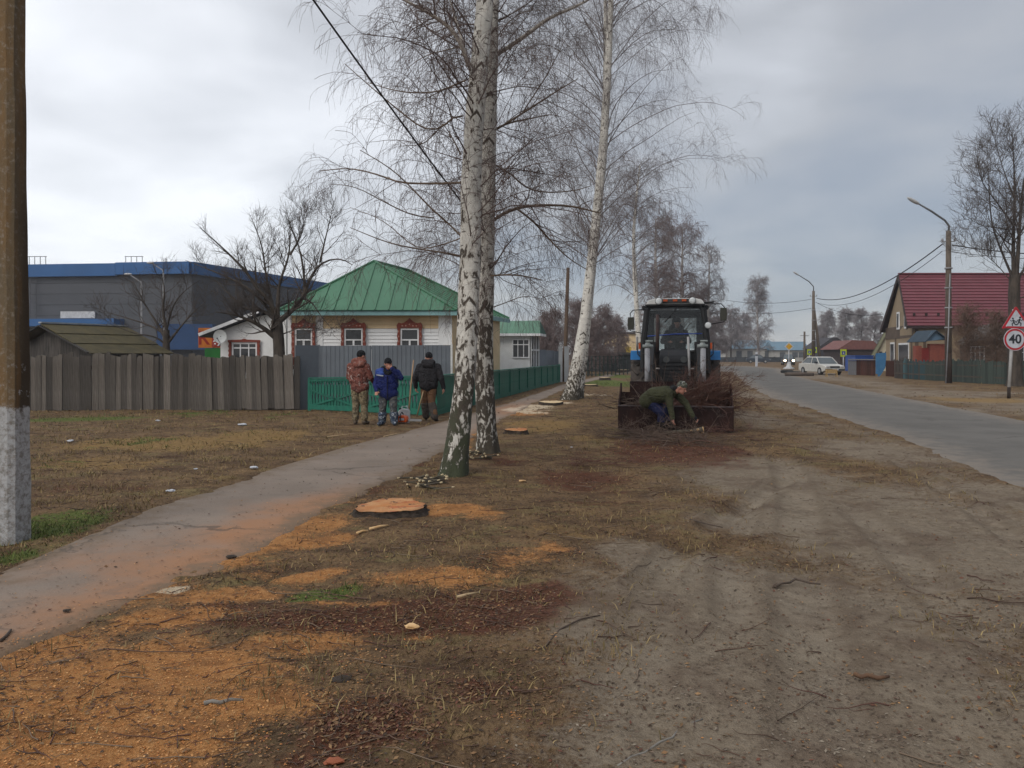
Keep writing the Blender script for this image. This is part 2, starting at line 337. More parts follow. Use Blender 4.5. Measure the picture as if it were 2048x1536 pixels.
def ground_mat():
    m = NT('ground_soil'); P = m.coord('Object'); A = lambda n: m.n('ShaderNodeAttribute', attribute_name=n).outputs['Fac']
    nA = m.noise(P, 1.4, 8, 0.65); nB = m.noise(P, 14, 6, 0.7); nC = m.noise(P, 70, 4, 0.7); nD = m.noise(m.coord('Object', (1, .45, 1)), 28, 5, 0.75)
    grain = m.math('ADD', m.math('MULTIPLY', nB, 0.5), m.math('MULTIPLY', nC, 0.5))
    base = m.ramp(nA, [(0.25, (0.062,0.038,0.022)), (0.42, (0.115,0.072,0.040)), (0.58, (0.185,0.118,0.062)), (0.8, (0.25,0.16,0.078))])
    base = m.mix(m.math('MULTIPLY', m.step(m.noise(m.coord('Object', (1, 1.7, 1), (4, 1, 0)), 2.6, 7, .68), .48, .66), .7), base, (0.055,0.033,0.021))
    base = m.mix(m.math('MULTIPLY', m.step(m.noise(m.coord('Object', (1, 1.5, 1), (9, 3, 0)), 1.1, 6, .62), .52, .68), .6), base, (0.20,0.165,0.07))
    base = m.mix(m.step(nD, 0.47, 0.70), base, (0.050,0.030,0.019))
    base = m.mix(m.math('MULTIPLY', m.step(nC, 0.55, 0.7), 0.6), base, (0.30,0.215,0.125))
    dirt = m.ramp(nB, [(0.3, (0.152,0.120,0.086)), (0.5, (0.212,0.170,0.124)), (0.75, (0.275,0.228,0.17))])
    dirt = m.mix(m.step(m.noise(P, 1.1, 5, .65), 0.45, 0.65), dirt, m.ramp(nB, [(0.3, (0.105,0.076,0.054)), (0.7, (0.17,0.127,0.094))]))
    dirt = m.mix(m.math('MULTIPLY', m.step(nD, 0.55, 0.72), 0.5), dirt, (0.115,0.08,0.055))
    dirt = m.mix(m.math('MULTIPLY', m.math('MULTIPLY', A('rut'), m.step(nA, .35, .6)), .55), dirt, (0.30,0.255,0.195)); dirt = m.mix(m.math('MULTIPLY', m.math('MULTIPLY', A('rutedge'), m.step(nB, .4, .6)), .7), dirt, (0.095,0.07,0.05))  # packed soil tone, also painted in for rut relief that flat light hides
    red = m.ramp(grain, [(0.35, (0.035,0.015,0.010)), (0.5, (0.095,0.036,0.022)), (0.68, (0.17,0.068,0.040))])
    grn = m.ramp(grain, [(0.35, (0.04,0.055,0.014)), (0.5, (0.095,0.115,0.03)), (0.7, (0.17,0.18,0.055))])
    saw = m.ramp(grain, [(0.32, (0.24,0.085,0.025)), (0.5, (0.40,0.185,0.064)), (0.68, (0.51,0.275,0.115))])
    saw = m.mix(m.math('MULTIPLY', m.step(m.noise(m.coord('Object', (1, 1.6, 1)), 3.2, 6, .65), .47, .62), .6), saw, (0.17,0.075,0.032))
    pale = m.ramp(grain, [(0.35, (0.38,0.30,0.2)), (0.65, (0.66,0.55,0.40))])
    rag = m.math('MULTIPLY', m.math('SUBTRACT', grain, 0.5), 2.2)
    def msk(n, lo=0.15, hi=0.85, k=1.0): return m.math('MULTIPLY', m.step(m.math('ADD', A(n), rag), lo, hi), k)
    strw = m.ramp(grain, [(.35, (.14,.085,.035)), (.55, (.27,.17,.065)), (.7, (.36,.24,.10))]); c = m.mix(msk('dirt', k=.95), base, dirt); c = m.mix(msk('straw', k=.8), c, strw); c = m.mix(msk('red', k=.85), c, red); c = m.mix(msk('grn', .35, .85), c, grn)
    c = m.mix(msk('saw', .3, .8, .92), c, saw); c = m.mix(msk('pale', .3, .9, .9), c, pale)
    h = m.math('ADD', nB, m.math('MULTIPLY', nC, 0.6)); m.bump(h, 0.9, 0.03)
    m.b.inputs['Specular IOR Level'].default_value = .1; return m.done(c, 0.95)
GM = ground_mat()
g = np_mesh('ground', np.stack([xf, yf, hh], 1), Q, GM, attrs=dict(saw=sw, pale=pl_, grn=gr, red=rdm, dirt=dr, straw=stw, rut=rc, rutedge=re_), kind='structure')

def strip(name, Lp, Rp, m_, ylist, nu, z, kind='structure'):
    vs = []; t = np.linspace(0, 1, len(ylist))
    seg = np.concatenate([[0], np.cumsum(np.linalg.norm(np.diff((Lp+Rp)/2, axis=0), axis=1))]); s = np.array(ylist)
    cl = np.stack([np.interp(s, seg, Lp[:,k]) for k in (0,1)], 1); crr = np.stack([np.interp(s, seg, Rp[:,k]) for k in (0,1)], 1)
    uu = np.linspace(-0.05, 1.05, nu)
    P = cl[:,None,:] + (crr-cl)[:,None,:]*uu[None,:,None]; x_, y_ = P[...,0].ravel(), P[...,1].ravel()
    eg = np.tile(np.clip((np.abs(uu-.5)-.5)/.05, 0, 1), len(s)); hz = z + (fbm(x_*0.9, y_*0.9, 3)-.5)*0.004 - .05*eg
    a = list(masks(x_, y_)); a[0] = np.clip(blob(x_, y_, SAW)*1.25 + (fbm(x_*1.5, y_*1.5, 4)-.5)*.5 + .8*np.tile(np.clip(uu-.45, 0, 1), len(s))*np.clip((13-y_)/3, 0, 1) - .10, 0, 1); ix = np.arange(len(s)*nu).reshape(len(s), nu)
    q = np.stack([ix[:-1,:-1].ravel(), ix[:-1,1:].ravel(), ix[1:,1:].ravel(), ix[1:,:-1].ravel()], 1)
    return np_mesh(name, np.stack([x_, y_, hz], 1), q, m_, attrs=dict(saw=a[0], pale=a[1], edge=np.tile(np.abs(uu-.5)*2, len(s))), kind=kind), seg[-1]
def paved(name, c1, c2, warm, dust, edgec):
    m = NT(name); P = m.coord('Object'); A = lambda n: m.n('ShaderNodeAttribute', attribute_name=n).outputs['Fac']
    nA = m.noise(P, 0.7, 6, .6); nB = m.noise(P, 60, 4, .7); nE = m.noise(P, 3.5, 6, .65)
    c = m.mix(m.step(nA, .35, .65), c1, c2); c = m.mix(m.math('MULTIPLY', m.step(nB, .45, .7), .35), c, tuple(q*1.35 for q in c1))
    c = m.mix(m.math('MULTIPLY', m.step(m.math('ADD', A('saw'), m.math('MULTIPLY', m.math('SUBTRACT', nE, .5), .9)), -.05, 1.15), dust), c, warm)
    c = m.mix(m.math('MULTIPLY', m.step(A('pale'), .2, 1), .8), c, (0.55,0.45,0.34))
    c = m.mix(m.math('MULTIPLY', m.step(m.math('ADD', A('edge'), m.math('MULTIPLY', m.math('SUBTRACT', nE, .5), 1.3)), .55, 1.05), .85), c, edgec)
    vo = m.n('ShaderNodeTexVoronoi', feature='DISTANCE_TO_EDGE'); wv_ = m.n('ShaderNodeVectorMath', operation='ADD'); m.L(m.coord('Object', (.55,.4,1)), wv_.inputs[0]); cbn = m.n('ShaderNodeCombineXYZ'); m.L(m.math('MULTIPLY', nE, .5), cbn.inputs[0]); m.L(m.math('MULTIPLY', nA, .5), cbn.inputs[1]); m.L(cbn.outputs[0], wv_.inputs[1]); m.L(wv_.outputs[0], vo.inputs['Vector']); vo.inputs['Scale'].default_value = .8
    c = m.mix(m.math('MULTIPLY', m.math('MULTIPLY', m.math('SUBTRACT', 1.0, m.step(vo.outputs['Distance'], .002, .012)), m.step(m.noise(P, .5, 3), .45, .6)), .6), c, (.06,.05,.042)); c = m.mix(m.math('MULTIPLY', m.step(m.noise(P, 1.9, 6, .65), .55, .68), .45), c, tuple(q*.66 for q in c1))
    m.bump(m.math('ADD', nB, nE), .35, .006)
    m.b.inputs['Specular IOR Level'].default_value = .12; return m.done(c, m.math('ADD', m.math('MULTIPLY', nA, .2), .7))
pm = paved('path_asphalt', (0.225,0.180,0.145), (0.180,0.144,0.116), (0.31,0.158,0.082), .95, (0.15,0.11,0.075))
rm = paved('road_asphalt', (0.135,0.126,0.113), (0.110,0.103,0.093), (0.3,0.2,0.12), .4, (0.20,0.17,0.14))
strip('path', PATH_L, PATH_R, pm, list(np.arange(0, 20, .09)) + list(np.arange(20, 85, .6)), 26, 0.0)
strip('road', ROAD_L, ROAD_R, rm, list(np.arange(0, 230, .9)), 14, 0.004)

# ------------------------------------------------------------ litter, grass, chips: real geometry
def height_at(x, y): return np.maximum(height(x, y), np.where(band(PATH_L, PATH_R, x, y) > 0, 0.003, -9))
def sample(n, y0, y1, pw=2.0):
    """points on the ground, thinning out with distance"""
    u_ = RNG.random(n); y = y0*(y1/y0)**u_; x = (RNG.random(n)*1.5 - .75)*y
    return x, y
def flakes(name, n, y0, y1, accept, size, colfn, mat_, asp=2.2, lift=0.004, tilt=.5, grow_=.012):
    x, y = sample(n, y0, y1); mk = masks(x, y); pd = band(PATH_L, PATH_R, x, y); rd = road_d(x, y)
    k = RNG.random(n) < accept(x, y, mk, pd, rd); x, y = x[k], y[k]; mk = [q[k] for q in mk]; n = len(x)
    z = height_at(x, y) + lift; a = RNG.random(n)*2*np.pi; s = size*(0.5+RNG.random(n)*1.2)*(1+grow_*y*y*.25)
    d = np.stack([np.cos(a), np.sin(a), RNG.normal(0, tilt*.35, n)], 1); e = np.stack([-np.sin(a), np.cos(a), RNG.normal(0, tilt*.5, n)], 1)
    c = np.stack([x, y, z + s*.15], 1); d = d*s[:,None]; e = e*(s/asp)[:,None]
    up = np.array([0,0,1])*(s*.25)[:,None]
    V = np.stack([c-d, c-e+up*RNG.random((n,1)), c+d, c+e], 1).reshape(-1, 3); q = np.arange(4*n).reshape(n, 4)
    cc = np.repeat(colfn(n, mk), 4, 0)
    return np_mesh(name, V, q, mat_, cols=cc, smooth=False, kind='stuff')
def colmat(name, rough=.85):
    m = NT(name); a = m.n('ShaderNodeAttribute', attribute_name='col'); return m.done(a.outputs['Color'], rough)
def pick(pal):
    pal = np.array(pal)
    def f(n, mk): return pal[RNG.integers(0, len(pal), n)]*(0.7 + 0.6*RNG.random((n,1)))
    return f
o = flakes('leaf_litter', 260000, 2.7, 34, lambda x,y,mk,pd,rd: np.where((pd>0.05)|(rd>0.1), .02, (.30+.5*mk[3])*(1-.85*mk[4])*(1-.6*mk[0])*(fbm(x*2.5,y*2.5,3)**1.5*2)), .0095,
       pick([(.13,.07,.035),(.17,.095,.045),(.08,.04,.022),(.21,.125,.06),(.11,.045,.028),(.05,.033,.022)]), colmat('dead_leaves'))
tag(o, 'brown and reddish dead leaves and bark crumbs littering the verge', 'leaf litter')
o = flakes('sawdust', 260000, 2.7, 24, lambda x,y,mk,pd,rd: np.clip(mk[0]*.5, 0, 1)*np.where(pd>.1, .12, 1)+ .004*(rd<0)*(pd<0), .0042,
       pick([(.44,.19,.06),(.38,.15,.045),(.48,.24,.085),(.30,.11,.032),(.48,.26,.11)]), colmat('sawdust_chips'), asp=1.5)
tag(o, 'orange sawdust and small wood chips spread over the verge beside the path', 'sawdust')
o = flakes('dirt_crumbs', 220000, 2.7, 16, lambda x,y,mk,pd,rd: (mk[4]*.22*(fbm(x*3,y*3,3)**2*2.2) + np.where(pd>0, .06, 0)*(rd<0))*(rd<0.2), .0075,
       pick([(.10,.07,.05),(.15,.11,.08),(.07,.045,.03),(.20,.165,.125),(.13,.09,.06)]), colmat('crumbs'), asp=2.6, tilt=.3)
tag(o, 'small clods, bark crumbs and twig bits scattered over the bare dirt lot', 'debris')
def blades(name, n, y0, y1, accept, hgt, pal, lab):
    x, y = sample(n, y0, y1); mk = masks(x, y); pd = band(PATH_L, PATH_R, x, y); rd = road_d(x, y)
    k = RNG.random(n) < accept(x, y, mk, pd, rd); x, y = x[k], y[k]; n = len(x)
    mk = [q[k] for q in mk]
    z = height_at(x, y) - .004; a = RNG.random(n)*2*np.pi; h = hgt*(.35+.9*RNG.random(n))*(.45+1.9*np.clip(fbm(x*1.9+13, y*1.9, 3)-.35, 0, 1)/.35)*(1+.012*y); wd = .0022*(1+.11*y)
    le = RNG.normal(0, .7, (n,2))*h[:,None]
    p = np.stack([x, y, z], 1); sd = np.stack([np.cos(a)*wd, np.sin(a)*wd, 0*a], 1)
    mid = p + np.concatenate([le*.35, (h*.6)[:,None]], 1); tip = p + np.concatenate([le, (h*(.75+.25*RNG.random(n)))[:,None]], 1)
    V = np.stack([p-sd, p+sd, mid+sd*.7, mid-sd*.7, tip], 1).reshape(-1,3); b = np.arange(n)*5
    Qq = np.concatenate([np.stack([b,b+1,b+2,b+3],1)]); T = np.stack([b+3,b+2,b+4,b+4],1)
    V2 = V; me_q = np.concatenate([Qq]); 
    # blades are quads plus a narrow tip quad
    V = np.stack([p-sd, p+sd, mid+sd*.7, mid-sd*.7, tip+sd*.12, tip-sd*.12], 1).reshape(-1,3); b = np.arange(n)*6
    Qq = np.concatenate([np.stack([b,b+1,b+2,b+3],1), np.stack([b+3,b+2,b+4,b+5],1)])
    pal = np.array(pal); ng = len(pal)//2; g_ = np.clip(mk[2],0,1) > RNG.random(n)*.8
    ci = np.where(g_, RNG.integers(0, ng, n), RNG.integers(ng, len(pal), n)); cc = np.repeat(pal[ci]*(.7+.6*RNG.random((n,1))), 6, 0)
    o = np_mesh(name, V, Qq, colmat('grass_blades'), cols=cc, smooth=False, kind='stuff'); return tag(o, lab, 'grass')
blades('grass', 200000, 3.2, 46, lambda x,y,mk,pd,rd: np.where((pd>-.02)|(rd>-.2), 0, (.22+.75*mk[2]+.3*(x<-3.5)*(y<24))*(1-.995*mk[4])*(1-.75*mk[0])*(1-.5*mk[3])*(fbm(x*1.7+4,y*1.7,3)*1.7)), .03,
       [(.075,.10,.022),(.10,.13,.03),(.055,.085,.02),(.13,.14,.04),(.20,.145,.06),(.27,.20,.09),(.15,.10,.045),(.11,.085,.035)], 'short tired grass, green in patches and straw brown elsewhere')
# ------------------------------------------------------------ trees
def tubes(P, R, n):
    """(M,N,3) centre lines and (M,N) radii -> vertices, quads"""
    M_, N = R.shape; T = np.gradient(P, axis=1); T /= np.linalg.norm(T, axis=2, keepdims=True) + 1e-9
    ref = np.array([0.31, 0.2, 0.93]); ref = ref/np.linalg.norm(ref)
    A = np.cross(T, ref); A /= np.linalg.norm(A, axis=2, keepdims=True) + 1e-9; B = np.cross(T, A)
    an = np.arange(n)*2*np.pi/n
    V = P[:,:,None,:] + (A[:,:,None,:]*np.cos(an)[:,None] + B[:,:,None,:]*np.sin(an)[:,None])*R[:,:,None,None]
    ix = np.arange(M_*N*n).reshape(M_, N, n); a = ix[:,:-1,:]; b = ix[:,1:,:]
    Qq = np.stack([a, np.roll(a,-1,2), np.roll(b,-1,2), b], -1).reshape(-1, 4)
    return V.reshape(-1, 3), Qq
def resample(pts, rad, N):
    pts = np.array([list(p) for p in pts], float); seg = np.concatenate([[0], np.cumsum(np.linalg.norm(np.diff(pts, axis=0), axis=1))])
    t = np.linspace(0, seg[-1], N)
    # smooth (Catmull-like) by resampling a subdivided line
    for _ in range(2):
        q = [pts[0]]
        for i in range(len(pts)-1): q += [pts[i]*.75+pts[i+1]*.25, pts[i]*.25+pts[i+1]*.75]
        q.append(pts[-1]); pts = np.array(q)
    s2 = np.concatenate([[0], np.cumsum(np.linalg.norm(np.diff(pts, axis=0), axis=1))]); t = np.linspace(0, s2[-1], N)
    P = np.stack([np.interp(t, s2, pts[:,k]) for k in range(3)], 1)
    r = np.interp(t/s2[-1], np.linspace(0, 1, len(rad)), rad); return P, r
def grow(P, R, per, t0=.15, t1=1.0, ang=(35, 65), length=(1, 2), ratio=.5, rmin=.002, N=7, wig=.12, trop=(0,0,0), tropg=(0,0,0), taper=.25, rng=RNG, lenfall=0.5, up=0.0):
    """children on a batch of parent lines; trop bends them, tropg more towards the tip"""
    M_, K = R.shape; cnt = rng.poisson(per, M_) if not isinstance(per, np.ndarray) else per
    pid = np.repeat(np.arange(M_), cnt); m = len(pid)
    if m == 0: return np.zeros((0,N,3)), np.zeros((0,N))
    t = t0 + (t1-t0)*rng.random(m); f = t*(K-1); i = np.minimum(f.astype(int), K-2); fr = (f-i)[:,None]
    p = P[pid,i]*(1-fr) + P[pid,i+1]*fr; r = (R[pid,i]*(1-fr[:,0]) + R[pid,i+1]*fr[:,0])
    T = P[pid,i+1]-P[pid,i]; T /= np.linalg.norm(T, axis=1, keepdims=True)+1e-9
    q = rng.normal(size=(m,3)); q[:,2] += up; q -= (q*T).sum(1, keepdims=True)*T; q /= np.linalg.norm(q, axis=1, keepdims=True)+1e-9
    a = np.radians(rng.uniform(*ang, m))[:,None]; D = T*np.cos(a) + q*np.sin(a)
    Ln = rng.uniform(*length, m)*(1 - lenfall*t); stp = (Ln/(N-1))[:,None]
    out = np.zeros((m,N,3)); out[:,0] = p; tp = np.array(trop); tg = np.array(tropg)
    for k in range(1, N):
        D = D + rng.normal(0, wig, (m,3)) + tp/(N-1) + tg*(k/(N-1))/(N-1)*2; D /= np.linalg.norm(D, axis=1, keepdims=True)+1e-9
        out[:,k] = out[:,k-1] + D*stp
    r0 = np.maximum(r*ratio, rmin); Rr = r0[:,None]*np.linspace(1, taper, N)[None,:]; Rr = np.maximum(Rr, rmin*.7)
    return out, Rr
def tree_mesh(name, batches, mats, parent, uv=False, kind=None):
    """batches: (P,R,nsides)"""
    Vs, Qs, k = [], [], 0
    loc = np.array(parent.location)
    for P, R, n in batches:
        if len(R) == 0: continue
        V, Qq = tubes(np.asarray(P), np.asarray(R), n); Vs.append(V - loc); Qs.append(Qq + k); k += len(V)
    return np_mesh(name, np.concatenate(Vs), np.concatenate(Qs), mats, parent, kind=kind)
def trunk_mesh(name, P, R, parent, m_, n=20, rough=.04, flare=0.0, seed=0):
    """bark tube with its own around/along coordinates in metres and an uneven surface"""
    N = len(R); an = np.linspace(0, 2*np.pi, n+1); T = np.gradient(P, axis=0); T /= np.linalg.norm(T, axis=1, keepdims=True)
    A = np.cross(T, [0.0, 1.0, 0.02]); A /= np.linalg.norm(A, axis=1, keepdims=True); B = np.cross(T, A)
    s = np.concatenate([[0], np.cumsum(np.linalg.norm(np.diff(P, axis=0), axis=1))])
    ca, sa = np.cos(an), np.sin(an)
    f = fbm(ca[None,:]*2.2 + s[:,None]*1.3 + seed*7, sa[None,:]*2.2 + s[:,None]*2.1 + 40, 4) - .5
    ridge = (fbm(an[None,:]*3.5*0 + ca[None,:]*6 + seed, sa[None,:]*6 + s[:,None]*1.5, 3) - .5)*np.exp(-s/1.2)[:,None]*2.6
    RR = R[:,None]*(1 + f*rough*6 + ridge*rough*5 + flare*np.exp(-s/0.18)[:,None]*(1 + .35*np.sin(an*5+seed)[None,:]))
    V = P[:,None,:] + (A[:,None,:]*ca[None,:,None] + B[:,None,:]*sa[None,:,None])*RR[...,None] - np.array(parent.location)
    uv = np.stack([np.broadcast_to(an/(2*np.pi), (N, n+1)), np.broadcast_to(s[:,None], (N, n+1))], -1).reshape(-1, 2)
    ix = np.arange(N*(n+1)).reshape(N, n+1)
    Qq = np.stack([ix[:-1,:-1].ravel(), ix[:-1,1:].ravel(), ix[1:,1:].ravel(), ix[1:,:-1].ravel()], 1)
    return np_mesh(name, V.reshape(-1,3), Qq, m_, parent, uv=uv)

def birch_mat(name, dark_h, circ=1.0, moss=0.0, base_white=(0.64,0.61,0.55), chev=1.0):
    m = NT(name); uvn = m.n('ShaderNodeUVMap'); uvn.uv_map = 'uv'; sp = m.n('ShaderNodeSeparateXYZ'); m.L(uvn.outputs[0], sp.inputs[0])
    P = m.coord('Object'); U = m.math('MULTIPLY', sp.outputs[0], circ); V = sp.outputs[1]
    cb = m.n('ShaderNodeCombineXYZ'); m.L(U, cb.inputs[0]); m.L(V, cb.inputs[1])
    def cell(sx, sy, off):
        mp = m.n('ShaderNodeMapping'); m.L(cb.outputs[0], mp.inputs[0]); mp.inputs['Scale'].default_value = (sx, sy, 1); mp.inputs['Location'].default_value = (off, off*.7, 0)
        vo = m.n('ShaderNodeTexVoronoi', voronoi_dimensions='2D'); vo.inputs['Scale'].default_value = 1.0; m.L(mp.outputs[0], vo.inputs['Vector'])
        d = m.n('ShaderNodeVectorMath', operation='SUBTRACT'); m.L(mp.outputs[0], d.inputs[0]); m.L(vo.outputs['Position'], d.inputs[1])
        s2 = m.n('ShaderNodeSeparateXYZ'); m.L(d.outputs[0], s2.inputs[0]); sc = m.n('ShaderNodeSeparateColor'); m.L(vo.outputs['Color'], sc.inputs[0])
        return s2.outputs[0], s2.outputs[1], sc.outputs[0]
    rn = m.noise(P, 9, 4, .6)
    # chevron scars under old branches
    dx, dy, rr = cell(2.6/circ*1.0, 2.2, 3.0)
    v = m.math('ADD', dy, m.math('MULTIPLY', m.math('ABSOLUTE', dx), .85)); v = m.math('ADD', m.math('ABSOLUTE', m.math('SUBTRACT', v, .08)), m.math('MULTIPLY', m.math('SUBTRACT', rn, .5), .12))
    c1 = m.math('MULTIPLY', m.math('SUBTRACT', 1.0, m.step(v, .035, .085)), m.math('LESS_THAN', m.math('ABSOLUTE', dx), m.math('MULTIPLY', rr, .38)))
    # short dashes lying across the stem
    dx, dy, rr2 = cell(5.0/circ, 9.0, 11.0)
    l = m.math('ADD', m.math('POWER', m.math('ABSOLUTE', m.math('MULTIPLY', dx, 2.6)), 2.0), m.math('POWER', m.math('ABSOLUTE', m.math('MULTIPLY', dy, 6.0)), 2.0))
    c2 = m.math('MULTIPLY', m.math('SUBTRACT', 1.0, m.step(m.math('ADD', l, m.math('MULTIPLY', rn, .5)), .45, .8)), m.math('GREATER_THAN', rr2, .5))
    dark = m.math('MAXIMUM', m.math('MULTIPLY', c1, chev), m.math('MULTIPLY', c2, .75))
    # rough black plates, more of them towards the foot
    mp = m.n('ShaderNodeMapping'); m.L(P, mp.inputs[0]); mp.inputs['Scale'].default_value = (1, 1, .42)
    pn = m.noise(mp.outputs[0], 17, 5, .62, .4); pn2 = m.noise(P, 2.6, 3, .6)
    th = m.math('SUBTRACT', m.math('ADD', pn, m.math('MULTIPLY', m.math('SUBTRACT', pn2, .5), .45)), m.math('ADD', m.math('MULTIPLY', m.math('MINIMUM', V, dark_h*1.3), .19/dark_h), .40))
    plates = m.step(th, -.022, .035)
    dark = m.math('MAXIMUM', dark, plates)
    white = m.mix(m.step(m.noise(P, 4, 5, .6), .35, .7), base_white, tuple(q*.72 for q in base_white)); white = m.mix(m.math('MULTIPLY', m.step(th, -.09, -.015), .45), white, (.27,.23,.18)); white = m.mix(m.math('MULTIPLY', m.step(m.noise(m.coord('Object', (1, 1, 9)), 5, 4, .65), .54, .66), .35), white, (.25,.21,.17)); white = m.mix(m.math('MULTIPLY', m.step(m.noise(P, 30, 4, .6), .5, .75), .4), white, (.36,.33,.29))
    dk = m.mix(m.noise(P, 30, 4, .7), (0.022,0.017,0.013), (0.11,0.088,0.066)); c = m.mix(dark, white, dk)
    if moss:
        c = m.mix(m.math('MULTIPLY', m.math('MULTIPLY', m.step(m.math('SUBTRACT', m.noise(P, 5, 5, .6), m.math('MULTIPLY', V, .30)), .05, .5), plates), moss), c, (0.042,0.056,0.026))
    m.bump(m.math('ADD', m.math('MULTIPLY', dark, -.6), m.noise(P, 50, 4, .7)), .8, .02)
    return m.done(c, .8)
twig = mat('birch_twigs', (0.085,0.055,0.045), (0.13,0.095,0.085), 3, bump=0)
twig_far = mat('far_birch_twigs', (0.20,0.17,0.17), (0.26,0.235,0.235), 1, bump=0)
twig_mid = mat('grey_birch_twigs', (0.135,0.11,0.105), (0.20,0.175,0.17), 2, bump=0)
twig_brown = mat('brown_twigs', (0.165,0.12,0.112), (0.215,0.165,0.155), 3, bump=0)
limb_dark = mat('dark_limb_bark', (0.10,0.066,0.042), (0.20,0.15,0.11), 9, stretch=(1,1,1), bump=.5)
limb_white = mat('pale_limb_bark', (0.52,0.48,0.42), (0.22,0.18,0.15), 7, bump=.4)
bark_dark = mat('dark_bark', (0.028,0.021,0.016), (0.075,0.058,0.044), 6, stretch=(1,1,.3), bump=.8, dist=.02)

def droop_crown(limbP, limbR, scale=1.0, dens=1.0, twr=.003, rng=RNG, thin=1.0):
    """second order branches, sprays and hanging twigs on a set of limbs given as [(P,R),...]"""
    P = np.stack([resample(p, [r[0], r[-1]], 14)[0] if len(p) != 14 else p for p, r in limbP]) if isinstance(limbP, list) else limbP
    R = limbR
    s = scale
    b2 = grow(P, R, 11*dens, .12, 1, (28, 65), (.7*s, 1.9*s), .48, twr*1.6, 9, .13, (0,0,.18), (0,0,-.75), rng=rng, up=.25)
    b3 = grow(*b2, 7*dens, .1, 1, (25, 70), (.35*s, .95*s), .6, twr*1.1, 7, .15, (0,0,-.25), (0,0,-1.1), rng=rng)
    b4 = grow(*b3, 4*dens*thin, .1, 1, (25, 75), (.2*s, .65*s), .7, twr*.8, 5, .16, (0,0,-.5), (0,0,-1.2), rng=rng)
    return b2, b3, b4

# --- the two nearest birches
def near_birch(base_px, cl, rad, label, limbs, dark_h, moss, seed, extra, Ybase, top):
    rng = np.random.default_rng(seed)
    pts = [W(x_, y_, Y_) for x_, y_, Y_ in cl]; root = thing('birch_tree', label, 'birch tree', pts[0], group='tall birches along the footpath')
    pts[0].z = -.06; P, R = resample(pts, rad, 90); circ = 1.0
    trunk_mesh('trunk', P, R, root, birch_mat('birch_bark_%d' % seed, dark_h, circ, moss), n=28, flare=.30, seed=seed, rough=.035)
    LP, LR, lm = [], [], []
    for l in limbs:
        px, r0, dy, white = l; p = [W(x_, y_, Ybase + dy*k/(len(px)-1)) for k, (x_, y_) in enumerate(px)]
        p_, r_ = resample(p, [r0, r0*.8, r0*.35], 14); LP.append(p_); LR.append(r_)
        # short joint so that the limb grows out of the stem
        o = tree_mesh('limb', [(p_[None], r_[None], 8)], limb_white if white else limb_dark, root)
    # further thin limbs all round
    n = extra; k = rng.integers(28, 89, n); a = rng.random(n)*2*np.pi
    st = P[k]; D = np.stack([np.cos(a), np.sin(a), .25+.6*rng.random(n)], 1); D /= np.linalg.norm(D, axis=1, keepdims=True)
    O = np.zeros((n,14,3)); O[:,0] = st; Ln = rng.uniform(1.1, 2.6, n)
    for j in range(1, 14):
        D = D + rng.normal(0, .10, (n,3)) + np.array([0,0,-.03*j/6]); D /= np.linalg.norm(D, axis=1, keepdims=True); O[:,j] = O[:,j-1] + D*(Ln/13)[:,None]
    OR = rng.uniform(.007, .014, n)[:,None]*np.linspace(1, .3, 14)[None]
    AP = np.concatenate([np.stack(LP), O]); AR = np.concatenate([np.stack(LR), OR])
    b2, b3, b4 = droop_crown(AP, AR, .85, .74, .0023, rng)
    tree_mesh('crown', [(O, OR, 5), (*b2, 4), (*b3, 3), (*b4, 3)], twig, root, kind='stuff')
    return root
limbsL = [([(938,133),(915,68),(870,32),(812,2),(770,-20)], .034, -.5, 1), ([(940,140),(918,60),(897,-10)], .022, .5, 1),
  ([(932,160),(905,172),(870,186),(800,185),(735,165)], .013, .6, 0), ([(925,232),(900,236),(886,256),(850,262),(790,215),(735,168),(690,128)], .014, -.4, 0),
  ([(887,248),(865,272),(845,290),(800,292)], .010, -.4, 0), ([(922,310),(903,272),(888,250)], .013, -.4, 1), ([(928,365),(880,367),(800,367),(760,350),(700,335),(640,342)], .017, .3, 0),
  ([(930,480),(895,445),(860,415),(820,372),(780,335),(720,300)], .014, -.6, 0), ([(868,436),(820,430),(765,402),(710,372),(660,368)], .010, -.6, 0),
  ([(945,518),(905,508),(850,500),(780,488),(700,455)], .013, -.9, 0), ([(925,475),(880,492),(830,500),(770,440),(700,415)], .009, .9, 0), ([(930,90),(895,100),(850,110),(810,140)], .010, .9, 0)]
limbsR = [([(975,120),(1040,80),(1100,33),(1150,15),(1210,-20)], .040, .4, 1), ([(975,270),(1030,236),(1080,204),(1130,172),(1155,158)], .018, -.4, 0),
  ([(1045,225),(1075,180),(1100,140),(1135,70)], .011, -.3, 0), ([(975,266),(1015,246),(1055,238),(1098,230)], .019, .6, 0),
  ([(975,450),(1003,428),(1045,412),(1100,410),(1145,412),(1200,426)], .030, .3, 0), ([(1030,415),(1065,440),(1095,475),(1135,516),(1175,540)], .019, .3, 0),
  ([(975,552),(1015,549),(1050,552),(1085,560)], .017, -.5, 0), ([(975,322),(1020,345),(1050,376),(1090,386),(1150,382),(1180,372)], .017, .8, 0),
  ([(985,45),(1020,30),(1060,5),(1090,-25)], .012, .2, 0), ([(985,90),(1010,50),(1045,22),(1080,20)], .010, -.6, 0), ([(970,620),(1010,606),(1050,590),(1090,600)], .009, .7, 0)]
near_birch(None, [(905,950,10.57),(926,800,10.7),(934,700,10.8),(941,500,11.0),(943,300,11.2),(962,100,11.3),(972,-20,11.35),(975,-220,11.4)],
   [.18,.142,.145,.148,.138,.125,.122,.09], 'leaning front birch with mossy green foot between path and dirt lot', limbsL, 3.3, .75, 3, 36, 11.1, 0)
